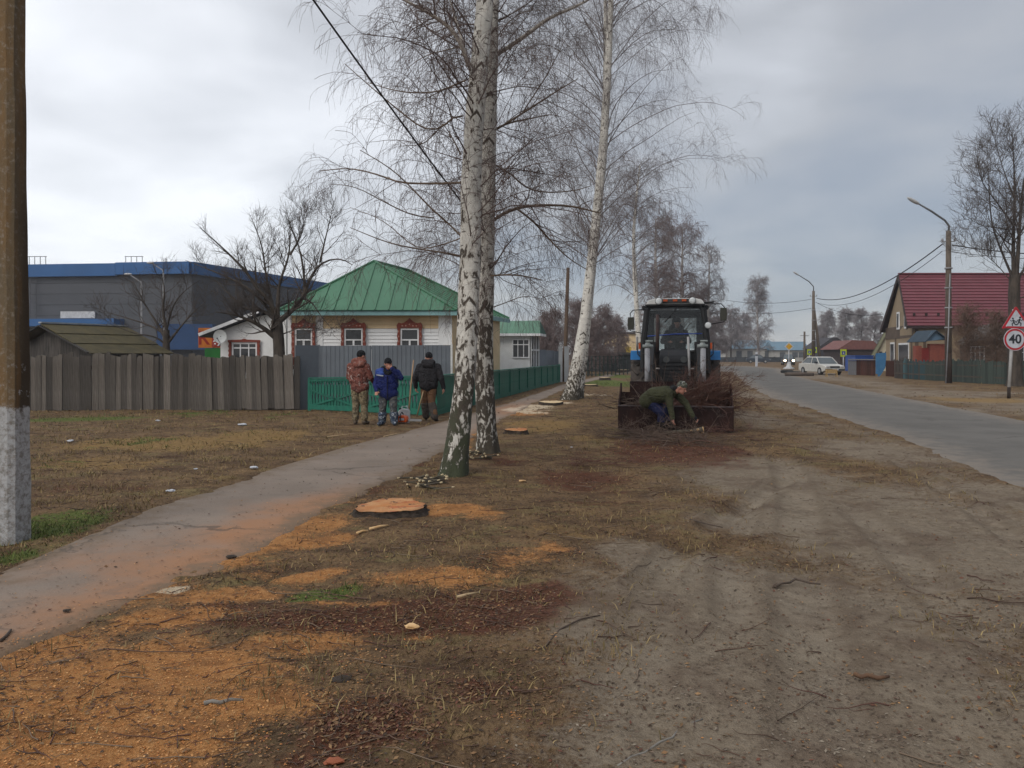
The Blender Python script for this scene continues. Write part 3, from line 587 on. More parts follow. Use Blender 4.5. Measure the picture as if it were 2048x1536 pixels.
near_birch(None, [(976,905,12.98),(970,800,12.95),(966,700,12.9),(971,500,12.8),(974,300,12.7),(980,100,12.6),(984,-20,12.6),(995,-220,12.6)],
   [.17,.155,.16,.15,.145,.13,.11,.08], 'upright birch standing just behind the leaning front birch', limbsR, 3.4, .1, 5, 52, 12.75, 0)

def birch(cl, rad, label, seed, dark_h=2.0, nl=70, z0=4.0, Lr=(3, 5.5), dens=1.0, twr=.0045, tw=None, limbr=.03, group='tall birches along the footpath', cat='birch tree', stems=1, topfall=.55, chev=1.0, bend=-.16, bark=None, asc=(.5,1.0), sk=1.0):
    rng = np.random.default_rng(seed); pts = [W(*c) for c in cl[0]]; base = pts[0].copy(); base.z = 0
    root = thing('birch_tree', label, cat, base, group=group); AllP, AllR = [], []
    for i, c in enumerate(cl):
        pts = [W(*q) for q in c]; pts[0].z = -.05; P, R = resample(pts, rad[i], 80); AllP.append(P); AllR.append(R)
        trunk_mesh('trunk', P, R, root, bark or birch_mat('birch_bark_%d' % (seed*10+i), dark_h, .9, .15, chev=chev), n=14, flare=.25, seed=seed+i)
    n = nl; ci = rng.integers(0, len(AllP), n); H = [P[-1,2] for P in AllP]
    P0 = np.zeros((n,3)); r0 = np.zeros(n); tt = rng.random(n)
    for j in range(n):
        P, R = AllP[ci[j]], AllR[ci[j]]; z = z0 + (P[-1,2]-z0)*tt[j]; k = int(np.clip(np.searchsorted(P[:,2], z), 1, 78)); P0[j] = P[k]; r0[j] = R[k]
    a = rng.random(n)*2*np.pi; up_ = rng.uniform(*asc, n); D = np.stack([np.cos(a), np.sin(a), up_], 1); D /= np.linalg.norm(D, axis=1, keepdims=True)
    Ln = rng.uniform(*Lr, n)*(1 - topfall*tt); O = np.zeros((n,14,3)); O[:,0] = P0
    for j in range(1, 14):
        D = D + rng.normal(0, .07, (n,3)) + np.array([0,0,bend*j/8]); D /= np.linalg.norm(D, axis=1, keepdims=True); O[:,j] = O[:,j-1] + D*(Ln/13)[:,None]
    OR = np.minimum(r0*.45, limbr)[:,None]*np.linspace(1, .22, 14)[None]*rng.uniform(.6, 1.1, n)[:,None]
    s = max(np.mean(Lr)/2.6, .6)*sk
    b2, b3, b4 = droop_crown(O, OR, s*.8, dens, twr, rng)
    tree_mesh('crown', [(O, OR, 5), (*b2, 3), (*b3, 3), (*b4, 3)], tw or twig, root, kind='stuff')
    return root
# third birch, two stems from one foot, behind the stump row
birch([[(1140,800,27.8),(1163,690,27.8),(1186,500,27.9),(1204,330,27.9),(1216,150,28),(1224,-60,28),(1235,-200,28)],
       [(1155,794,28.6),(1170,690,28.9),(1192,480,28.9),(1208,300,28.8),(1212,100,28.6),(1210,-60,28.4)]],
      [[.27,.185,.165,.155,.125,.09,.05],[.20,.13,.115,.105,.085,.06]], 'tall leaning two stemmed birch left of the tractor', 21, 1.6, 104, 4.6, (3.8, 6.0), .80, .0030, limbr=.021, tw=twig_mid, asc=(.8,1.9), bend=-.10, topfall=.12)
# fourth birch behind the tractor
birch([[(1283,724,52),(1272,600,52),(1266,480,52),(1272,400,52),(1280,330,52)]], [[.22,.17,.14,.09,.04]], 'slim pale birch rising right behind the tractor cab', 31, .6, 64, 5.0, (2.6, 4.6), .6, .006, tw=twig_mid, group='birches beyond the tractor')
def far_tree(px, base_y, top_y, width, label, seed, tw, bark, group='bare trees beyond the houses', nl=50, dens=.6, twr=.02, z0f=.25, asc=(.5, 1.4), bend=-.1, Y=None):
    Y = Y or EYE*F/(base_y-HZ); top = W(px, top_y, Y); b = W(px, base_y, Y); h = top.z
    rg = np.random.default_rng(seed); wob = lambda: rg.normal(0, h*.012)
    cl = [(px, base_y, Y), (px+rg.normal(0,3), HZ-(HZ-top_y)*.35, Y), (px+rg.normal(0,3), HZ-(HZ-top_y)*.7, Y), (px, top_y+ (HZ-top_y)*.04, Y)]
    L_ = width*Y/F*.5
    return birch([cl], [[h*.018, h*.014, h*.009, h*.003]], label, seed, 1.0, int(nl*1.35), h*z0f, (L_*.75, L_*1.25), dens*.72, twr*.5, tw=tw, limbr=h*.006, group=group, cat='tree', bark=bark, topfall=.62, bend=bend, asc=asc, sk=1.5)
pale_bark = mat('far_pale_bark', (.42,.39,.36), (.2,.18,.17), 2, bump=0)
Y6 = 'birches beyond the tractor'
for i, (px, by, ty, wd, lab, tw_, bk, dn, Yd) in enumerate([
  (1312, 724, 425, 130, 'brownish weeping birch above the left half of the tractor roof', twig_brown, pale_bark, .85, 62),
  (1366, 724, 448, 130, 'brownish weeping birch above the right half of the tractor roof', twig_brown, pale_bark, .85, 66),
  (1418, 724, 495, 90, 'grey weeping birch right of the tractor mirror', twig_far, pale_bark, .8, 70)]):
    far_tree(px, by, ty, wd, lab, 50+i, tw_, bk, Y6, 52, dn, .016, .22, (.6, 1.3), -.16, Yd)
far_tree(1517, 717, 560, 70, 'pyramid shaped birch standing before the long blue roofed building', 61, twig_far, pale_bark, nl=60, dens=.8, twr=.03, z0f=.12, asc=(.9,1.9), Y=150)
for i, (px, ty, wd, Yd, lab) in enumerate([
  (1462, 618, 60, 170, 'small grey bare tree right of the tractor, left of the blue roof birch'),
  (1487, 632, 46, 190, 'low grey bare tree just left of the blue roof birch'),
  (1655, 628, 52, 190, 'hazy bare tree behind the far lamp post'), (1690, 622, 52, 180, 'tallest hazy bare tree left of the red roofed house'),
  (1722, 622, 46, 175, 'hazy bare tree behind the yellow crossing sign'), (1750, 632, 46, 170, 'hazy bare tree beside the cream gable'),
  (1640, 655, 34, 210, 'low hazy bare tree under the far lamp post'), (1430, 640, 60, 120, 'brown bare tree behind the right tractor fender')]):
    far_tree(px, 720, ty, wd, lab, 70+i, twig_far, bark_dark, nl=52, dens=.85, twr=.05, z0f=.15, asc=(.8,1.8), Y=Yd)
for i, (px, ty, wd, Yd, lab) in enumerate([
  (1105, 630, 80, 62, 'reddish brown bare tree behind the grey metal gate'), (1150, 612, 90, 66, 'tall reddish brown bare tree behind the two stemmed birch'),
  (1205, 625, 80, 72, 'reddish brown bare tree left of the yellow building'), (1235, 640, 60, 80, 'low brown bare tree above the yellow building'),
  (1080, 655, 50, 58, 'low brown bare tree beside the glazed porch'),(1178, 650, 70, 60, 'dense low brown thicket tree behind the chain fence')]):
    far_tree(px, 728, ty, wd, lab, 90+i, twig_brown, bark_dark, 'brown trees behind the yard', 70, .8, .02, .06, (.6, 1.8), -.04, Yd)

# --- orchard trees behind the board fence and the big tree on the right
def bare_tree(name, label, cat, trunk, rad, limbs, seed, Y, tw, dens=1.0, twr=.005, lim=(1.0,2.2), grav=.35, group=None, n_l2=11, lk=.85):
    rng = np.random.default_rng(seed); pts = [W(*p) for p in trunk]; pts[0].z = -.05; root = thing(name, label, cat, (pts[0].x, pts[0].y, 0), group=group)
    P, R = resample(pts, rad, 30); trunk_mesh('trunk', P, R, root, bark_dark, n=14, flare=.2, seed=seed)
    LP, LR = [], []
    for px, r0, dy in limbs:
        p = [W(x_, y_, Y + dy*k/(len(px)-1)) for k, (x_, y_) in enumerate(px)]; r0 *= lk; p_, r_ = resample(p, [r0, r0*.62, r0*.36, r0*.12], 14)
        LP.append(p_); LR.append(r_); tree_mesh('limb', [(p_[None], r_[None], 8)], bark_dark, root)
    LP, LR = np.stack(LP), np.stack(LR)
    b2 = grow(LP, LR, n_l2*dens, .12, 1, (30, 65), lim, .5, twr*1.8, 9, .12, (0,0,grav), (0,0,grav), rng=rng, up=.6)
    b3 = grow(*b2, 7*dens, .1, 1, (30, 65), (lim[0]*.45, lim[1]*.5), .6, twr*1.2, 7, .13, (0,0,grav), (0,0,grav*.6), rng=rng, up=.4)
    b4 = grow(*b3, 3.5*dens, .1, 1, (30, 65), (lim[0]*.2, lim[1]*.3), .7, twr*.8, 5, .13, (0,0,grav), rng=rng)
    tree_mesh('crown', [(*b2, 5), (*b3, 3), (*b4, 3)], tw, root, kind='stuff'); return root
bare_tree('apple_tree', 'wide spreading bare apple tree before the green roofed house', 'tree', [(559,790,25.5),(559,715,25.5),(556,660,25.5),(553,640,25.5)], [.24,.20,.19,.18],
  [([(557,680),(520,650),(475,630),(432,624)], .13, -.8), ([(556,645),(530,620),(495,620),(470,600),(430,560)], .10, .6), ([(554,640),(540,600),(515,580),(495,545),(450,500),(400,455)], .11, -.5),
   ([(555,640),(556,590),(560,560),(580,510),(580,440)], .10, .3), ([(556,645),(580,625),(605,600),(618,560),(640,525),(680,515),(705,530)], .12, -.6), ([(610,600),(608,540),(595,480),(570,430)], .07, .2),
   ([(553,640),(540,590),(530,540),(525,490),(500,430)], .08, .8), ([(554,640),(510,585),(470,560),(420,540),(370,520)], .08, .9), ([(605,595),(625,605),(640,630),(670,665)], .04, -.5), ([(566,668),(600,655),(625,650)], .03, -.6),
   ([(640,525),(650,480),(660,440),(668,400)], .05, -.3), ([(580,510),(610,460),(600,410)], .05, .4)], 17, 25.5, mat('apple_twigs', (.05,.038,.03), (.085,.066,.055), 3, bump=0), 1.1, .0042, (.7, 1.8), .42, lk=.8)
bare_tree('apple_tree', 'low dark bare tree behind the moss roofed shed', 'tree', [(332,790,29.5),(332,715,29.5),(333,660,29.5)], [.17,.15,.12],
  [([(333,680),(310,640),(290,610),(265,560)], .08, .4), ([(333,660),(325,620),(330,580),(322,545)], .08, -.4), ([(333,690),(360,655),(385,625),(410,605)], .07, -.5), ([(333,670),(300,650),(250,635),(200,620)], .06, .5),
   ([(333,660),(345,610),(370,580),(400,560)], .06, .6), ([(333,690),(310,672),(270,668),(225,650)], .05, -.7)], 19, 29.5, mat('apple_twigs', (.05,.038,.03)), .85, .005, (.8, 1.7), .3)
bare_tree('bare_tree', 'big dark bare tree behind the speed limit sign', 'tree', [(2030,772,40),(2030,700,40),(2028,600,40),(2030,550,40)], [.36,.32,.28,.26],
  [([(2028,560),(2026,480),(2030,400),(2028,330),(2024,260)], .2, .4), ([(2032,560),(2038,480),(2042,400),(2055,320),(2060,250)], .2, -.4), ([(2026,556),(2010,520),(1990,470),(1982,440),(1978,380),(1975,300)], .11, .9),
   ([(2026,450),(2005,420),(1990,400),(1960,360),(1955,320)], .08, -.9), ([(2030,400),(2010,350),(1995,300),(1985,265)], .07, .8), ([(2034,560),(2060,520),(2090,480),(2110,420)], .12, .5),
   ([(2020,460),(1990,455),(1955,450),(1925,425)], .06, -1.2), ([(2038,470),(2070,420),(2100,350)], .09, .6), ([(2020,560),(1995,530),(1960,500),(1930,495)], .05, 1), ([(2028,600),(2060,590),(2100,560)], .07, -.5)],
  23, 40, mat('big_tree_twigs', (.075,.058,.05), (.11,.09,.08), 2, bump=0), 1.15, .007, (1.1, 3.0), .3, n_l2=17, lk=.6)
# bushy growth before the wooden house on the right
for px, ty, wd, Yd, lab in [(1935, 620, 95, 47, 'tangled brown bush beside the near lamp pole'), (1990, 640, 90, 46, 'tangled brown bush left of the speed limit sign')]:
    far_tree(px, 768, ty, wd, lab, int(px), mat('bush_twigs', (.15,.09,.06), (.20,.13,.09), 3, bump=0), bark_dark, 'bushes before the old wooden house', 66, .62, .013, .05, (.7, 1.9), 0, Yd)
# ------------------------------------------------------------ fences and buildings on the left
wood_grey = mat('weathered_board', (0.155,0.138,0.12), (0.042,0.032,0.024), 6, .85, (7,7,.45), .6, vary=.5)
wood_rail = mat('fence_rail_wood', (0.09,0.07,0.055), None, 5, .85)
def board_mesh(name, w_, h_, t_, m_, seed=0, jag=.02):
    r = random.Random(seed); b = MB(); a = r.uniform(-jag, jag)
    b.prism([(-w_/2, 0), (w_/2, 0), (w_/2*r.uniform(.93,1), h_+a), (w_*r.uniform(-.1,.1), h_+a+abs(a)*.5), (-w_/2*r.uniform(.93,1), h_-a)], -t_/2, t_/2)
    o = b.build(name, m_); me = o.data; bpy.data.objects.remove(o); return me
fence = thing('board_fence', 'old weathered grey board fence left of the grey metal sheets', 'fence', (-11, 22.8, 0))
bms = [board_mesh('board', 1, 1.62, .025, wood_grey, i, .03) for i in range(6)]
x_ = -18.4; i = 0; rr = random.Random(4)
while x_ < -6.3:
    wv = rr.uniform(.13, .21); hs = 1 + rr.uniform(-.03, .03) - (.03 if x_ > -9 else 0); lean = rr.uniform(-.010, .010) - (.035 if -9.0 < x_ < -6.5 else 0)*rr.uniform(.8, 1.1)
    z0 = rr.uniform(-.05, .03) + (.05 if -8.4 < x_ < -6.4 else 0)
    inst(bms[i % 6], 'board', fence, (x_+wv/2+11, rr.uniform(-.015, .02), z0), (rr.uniform(-.01,.01), -lean*-1, 0), (wv, 1, hs)); x_ += wv + rr.uniform(.0, .010) - .006; i += 1
for z in (.45, 1.25): MB().box(-7.4, 4.65, .03, .09, z-.05, z+.05).build('rail', wood_rail, fence)
x_ = -8.9
while x_ < -6.4: inst(bms[i % 6], 'board', fence, (x_+.1+11, .11, .0), (0, .03, 0), (.19, 1, .95)); x_ += .2; i += 1
for q in np.arange(-6.9, 4.6, 2.3): MB().box(q-.06, q+.06, .09, .21, -.1, 1.5).build('post', wood_rail, fence)

grey_sheet = mat('grey_sheet_metal', (0.135,0.150,0.168), (0.11,0.122,0.138), 1.5, .55, bump=.05, vary=.05)
mf = thing('metal_fence', 'tall grey sheet metal fence behind the green picket fence', 'fence', (-4.1, 23.4, 0))
x0, x1 = (597-CX)*23.2/F, (903-CX)*23.4/F; nP = 5; wv = (x1-x0-.55)/nP
for k in range(nP):
    b = MB(); xs = x0+.55+k*wv; pl = []                  # each sheet: shallow ribs
    nr = 6
    for j in range(nr):
        a = xs + wv*j/nr; bb = wv/nr; pl += [(a, 23.4), (a+bb*.7, 23.4), (a+bb*.75, 23.412), (a+bb*.95, 23.412)]
    pl += [(xs+wv-.004, 23.4)]; vs = []; 
    for (px_, py_) in pl: vs += [(px_, py_-(.02 if k % 2 else 0), .02), (px_, py_-(.02 if k % 2 else 0), 1.90+.005*k)]
    b.add(vs, [(2*q, 2*q+2, 2*q+3, 2*q+1) for q in range(len(pl)-1)]); b.box(xs, xs+wv, 23.42, 23.44, 1.80, 1.86)
    b.build('sheet', grey_sheet, mf, local=False)
MB().bar((x0, 22.85, .95), (x0+.55, 23.38, .95), .02, 1.92).build('sheet', grey_sheet, mf, local=False)
MB().box(x1-.03, x1+.03, 23.39, 23.46, 0, 1.96).build('post', mat('white_post', (.6,.6,.58)), mf, local=False)
MB().box(x0+.53, x0+.59, 23.38, 23.44, 0, 1.93).build('post', grey_sheet, mf, local=False)

green = mat('green_fence_paint', (0.012,0.135,0.088), (0.009,0.095,0.065), 4, .55, (3,3,.8), .3, vary=.16)
gf = thing('picket_fence', 'low dark green carved picket fence running along the footpath', 'fence', (-2.02, 20.5, 0))
A0, A1, A2 = Vector((-5.94, 22.75, 0)), Vector((-2.02, 20.5, 0)), Vector((2.75, 44.9, 0))
def picket_mesh(name, w_, h_, style):
    b = MB(); pl = [(-w_/2,0),(w_/2,0),(w_/2,h_*.30),(w_/2-.016,h_*.36),(w_/2-.016,h_*.48),(w_/2,h_*.54),(w_/2,h_*.80),(w_/2-.02,h_*.85),(w_/2-.02,h_*.90),(w_/2,h_*.94),(w_/2,h_),
               (-w_/2,h_),(-w_/2,h_*.94),(-w_/2+.02,h_*.90),(-w_/2+.02,h_*.85),(-w_/2,h_*.80),(-w_/2,h_*.54),(-w_/2+.016,h_*.48),(-w_/2+.016,h_*.36),(-w_/2,h_*.30)]
    if style: pl = [(-w_/2,0),(w_/2,0),(w_/2,h_*.48),(w_/2-.012,h_*.5),(w_/2,h_*.54),(w_/2,h_),(-w_/2,h_),(-w_/2,h_*.54),(-w_/2+.012,h_*.5),(-w_/2,h_*.48)]
    b.prism(pl, -.011, .011); o = b.build(name, green); me = o.data; bpy.data.objects.remove(o); return me
pk = [picket_mesh('picket', .095, .86, 0), picket_mesh('picket', .108, .88, 1)]
def picket_run(a, b_, style, pitch, h0, h1):
    d = b_-a; L = d.length; ang = math.atan2(d.y, d.x); n = int(L/pitch); u_ = d.normalized(); nrm = Vector((u_.y, -u_.x, 0))
    if nrm.dot(-a) < 0: nrm = -nrm
    for k in range(n):
        p = a + u_*((k+.5)*pitch); inst(pk[style], 'picket', gf, p - gf.location + Vector((0,0,.05)), (0,0,ang), (1,1,(h0+(h1-h0)*k/n)/.93*.98))
    M = lambda p, z: p + Vector((0,0,z))
    MB().bar(M(a, h0+.015)+nrm*.0, M(b_, h1+.015), .13, .03).build('top_rail', green, gf, local=False)
    MB().bar(M(a, .28)-nrm*.035, M(b_, .28)-nrm*.035, .04, .07).build('rail', green, gf, local=False)
    MB().bar(M(a, .10)+nrm*.03, M(b_, .10)+nrm*.03, .022, .14).build('plinth_board', green, gf, local=False)
    MB().bar(M(a, h0-.045)+nrm*.028, M(b_, h1-.045)+nrm*.028, .022, .07).build('trim_board', green, gf, local=False)
    nT = int(L/.09)
    if nT < 60:
        b = MB()
        for k in range(nT):
            p = a + u_*((k+.5)*.09) + nrm*.028; q0 = M(p, h0-.08); b.plate([q0-u_*.035, q0+u_*.035, q0+Vector((0,0,-.05))], .018)
        b.build('carved_teeth', green, gf, local=False, kind='stuff')
    for k in range(int(L/2.0)+2):
        p = a + u_*min(k*2.0, L); MB().box(p.x-.045, p.x+.045, p.y-.045, p.y+.045, -.05, h0+.0).build('post', green, gf, local=False)
    if style == 0:
        k = 0
        while k*2.0 < L-.5:
            s = a + u_*(k*2.0) + nrm*.035; m_ = a + u_*min(k*2.0+1.0, L) + nrm*.035; e_ = a + u_*min(k*2.0+2.0, L) + nrm*.035
            for (p, zp, q_, zq) in ((s, .62, m_, .36), (s, .12, m_, .36), (m_+u_*.05, .36, e_, .62), (m_+u_*.05, .36, e_, .12)):
                MB().bar(M(p, zp), M(q_, zq), .018, .055).build('diagonal_board', green, gf, local=False)
            k += 1
picket_run(A0, A1, 0, .118, .93, 1.06); picket_run(A1, A2, 1, .112, 1.06, 1.0)

# --- shed with mossy roof
shed = thing('shed', 'old plank shed with sagging moss covered roof behind the board fence', 'shed', (-15.5, 28, 0))
moss_roof = mat('moss_roof', (0.085,0.068,0.03), (0.055,0.046,0.022), 3, .95, bump=.6, vary=.12)
slate = mat('shed_planks', (0.085,0.075,0.066), (0.035,0.031,0.028), 4, .9, (5,5,.5), .4, vary=.3)
pk0 = Vector((-16.45, 27, 2.66)); ax = Vector((1.55, 3.5, 0)).normalized(); sd = Vector((3.5, -1.55, 0)).normalized(); Lr = 3.5
ridge1 = pk0 + ax*Lr; er = [pk0 + sd*2.45 + Vector((0,0,-.95)), ridge1 + sd*2.45 + Vector((0,0,-.95))]; el = [pk0 - sd*2.6 + Vector((0,0,-1.0)), ridge1 - sd*2.6 + Vector((0,0,-1.0))]
for k in range(3):                                   # three courses of roofing on the side in view
    f0, f1 = k/3, (k+1)/3+.03; up = Vector((0,0,.03*(2-k)+.0)); q = lambda f, j: (pk0 if j == 0 else ridge1)*(1-f) + er[j]*f
    MB().plate([q(f0,0)+up, q(min(f1,1.03),0)+up, q(min(f1,1.03),1)+up, q(f0,1)+up], .03).build('roof_panel', moss_roof, shed, local=False)
MB().plate([pk0, ridge1, el[1], el[0]], .04).build('roof_panel', moss_roof, shed, local=False)
MB().bar(pk0+Vector((0,0,.09)), ridge1+Vector((0,0,.09)), .16, .05).build('ridge_cap', mat('ridge_tin', (.36,.38,.40)), shed, local=False)
gbase = pk0 + ax*.35
for k in range(14):
    a = -2.2 + k*.31; top = lambda s_: 2.5 - abs(s_)*.39; p0, p1 = gbase + sd*a, gbase + sd*(a+.3)
    MB().plate([(p0.x,p0.y,0),(p1.x,p1.y,0),(p1.x,p1.y,top(a+.3)),(p0.x,p0.y,top(a))], .03).build('plank', slate, shed, local=False)
for s_ in (1, -1):
    a_, b_ = gbase + sd*(2.15*s_), ridge1 - ax*.35 + sd*(2.15*s_)
    MB().bar((a_.x, a_.y, .85), (b_.x, b_.y, .85), .05, 1.6).build('side_wall', slate, shed, local=False)
for s_, e_ in ((1, er[0]), (-1, el[0])): MB().bar(pk0+Vector((0,0,-.02)), e_+Vector((0,0,-.02)), .12, .04).build('verge_board', mat('dark_verge', (.03,.026,.022)), shed, local=False)

# --- warehouse far behind
wh_w = mat('warehouse_grey_panel', (0.065,0.068,0.078), (0.055,0.058,0.066), .5, .6, bump=.05, vary=.05); wh_b = mat('warehouse_blue_trim', (0.018,0.095,0.26), (0.015,0.08,0.22), .3, .5, bump=.03)
wh = thing('warehouse', 'long dark grey warehouse with blue fascia far behind the fence', 'warehouse', (-33, 80, 0))
c0, c1, c2 = (-62, 83.5), (-33.0, 80), (-22.0, 112); zt = 11.0; zb = 10.25
nrow = 9; hh_ = zb/nrow
for (a, b_) in ((c0, c1), (c1, c2)):
    for k in range(nrow):
        off = .02*(k % 2)
        MB().bar((a[0], a[1]+off, hh_*(k+.5)), (b_[0], b_[1]+off, hh_*(k+.5)), .2, hh_-.03).build('wall_panel', wh_w, wh, local=False)
    MB().bar((a[0], a[1]+.3, zb/2), (b_[0], b_[1]+.3, zb/2), .2, zb-.1).build('inner_wall', mat('joint_dark', (.03,.03,.035)), wh, local=False)
M_ = lambda a, b_, t: (a[0]+(b_[0]-a[0])*t, a[1]+(b_[1]-a[1])*t)
mid = M_(c0, c1, .72)
MB().bar((c0[0], c0[1]-.3, zt-.58), (mid[0], mid[1]-.3, zt-.58), .7, 1.3).build('fascia', wh_b, wh, local=False)
MB().bar((mid[0]+.1, mid[1]-.45, zt-.50), (c1[0], c1[1]-.45, zt-.50), .7, 1.25).build('fascia', wh_b, wh, local=False)
MB().bar((c1[0], c1[1]-.4, zt-.5), (c2[0], c2[1], zt-.5), .7, 1.25).build('fascia', wh_b, wh, local=False)
MB().bar((c0[0], c0[1]-1.2, 4.9), (-40.5, 80.0, 4.9), 2.0, .75).build('canopy', wh_b, wh, local=False)
MB().bar((-36, 78.9, 3.4), (-30.5, 79.3, 3.4), 1.0, 2.6).build('loading_bay', mat('dull_blue', (.014,.05,.14), None, .5, .7), wh, local=False)
MB().box(-47.2, -43.6, 81.0, 81.15, 5.4, 6.1).build('sign_board', mat('white_board', (.55,.55,.55)), wh, local=False)
for px_ in (75, 268):
    b = MB(); p = W(px_, 524, 84.5)
    for dx in (-.9, -.3, .3, .9): b.bar((p.x+dx, p.y, p.z-.3), (p.x+dx, p.y, p.z+.6), .05, .05)
    b.bar((p.x-1, p.y, p.z+.6), (p.x+1, p.y, p.z+.6), .06, .06); b.build('roof_railing', mat('steel_dark', (.09,.09,.1)), wh, local=False)
p = W(73, 560, 82.2); b = MB()
for dx in (-.3, .3): b.bar((p.x+dx, 81.6, .5), (p.x+dx, 81.6, 10.6), .05, .05)
for z in np.arange(.8, 10.4, .5): b.bar((p.x-.3, 81.6, z), (p.x+.3, 81.6, z), .04, .04)
b.build('ladder', mat('steel_dark', (.09,.09,.1)), wh, local=False)
for px_, ptop, Yd, d_, lab in ((283, 556, 60, -1, 'thin lamp post with lower arm before the warehouse'), (327, 533, 62, -1, 'thin lamp post with higher arm before the warehouse')):
    t = thing('street_lamp', lab, 'street lamp', ((px_-CX)*Yd/F, Yd, 0), group='lamp posts before the warehouse'); h = W(px_, ptop, Yd).z; m_ = mat('lamp_steel', (.30,.30,.31))
    MB().tube([(0,0,0),(0,0,h-.6),(-.05,0,h-.3),(-.9,0,h+.25)], [.08,.06,.05,.04], 6).build('pole', m_, t); MB().ell((-1.05,0,h+.3), (.32,.14,.09)).build('lamp_head', mat('lamp_head', (.5,.5,.5)), t, True)

# --- kiosk sign behind the white annexe
sg = thing('shop_sign', 'orange and red shop sign over a green board beside the dish', 'sign', tuple(W(425, 690, 34)))
MB().box(-.62, .55, 0, .05, -.12, .75).build('orange_panel', mat('sign_orange', (.48,.14,.012), None, 2, .5), sg)
MB().box(-.02, .5, -.03, -.002, -.08, .55).build('red_panel', mat('sign_red', (.30,.03,.015), None, 2, .5), sg)
MB().box(-.35, .42, .02, .07, -.9, -.14).build('green_panel', mat('sign_green', (.012,.14,.02), None, 2, .5), sg)
def text_mesh(name, s_, size, m_, parent, loc, rot=(R_(90),0,0), ext=.004, bold=0.0, align='CENTER'):
    cu = bpy.data.curves.new(name, 'FONT'); cu.body = s_; cu.size = size; cu.extrude = ext; cu.align_x = align; cu.align_y = 'CENTER'; cu.offset = bold
    o = bpy.data.objects.new(name, cu); COL.objects.link(o); dg = bpy.context.evaluated_depsgraph_get(); me = bpy.data.meshes.new_from_object(o.evaluated_get(dg)); bpy.data.objects.remove(o)
    o = bpy.data.objects.new(name, me); COL.objects.link(o); me.materials.clear(); me.materials.append(m_); o.parent = parent; o.location = loc; o.rotation_euler = rot; return o
text_mesh('letter', 'К', .78, mat('letter_red', (.28,.02,.012)), sg, (-.38, -.008, .27), bold=.02)
text_mesh('letter', '6Я', .42, mat('letter_white', (.7,.7,.7)), sg, (.26, -.04, .10), bold=.012)

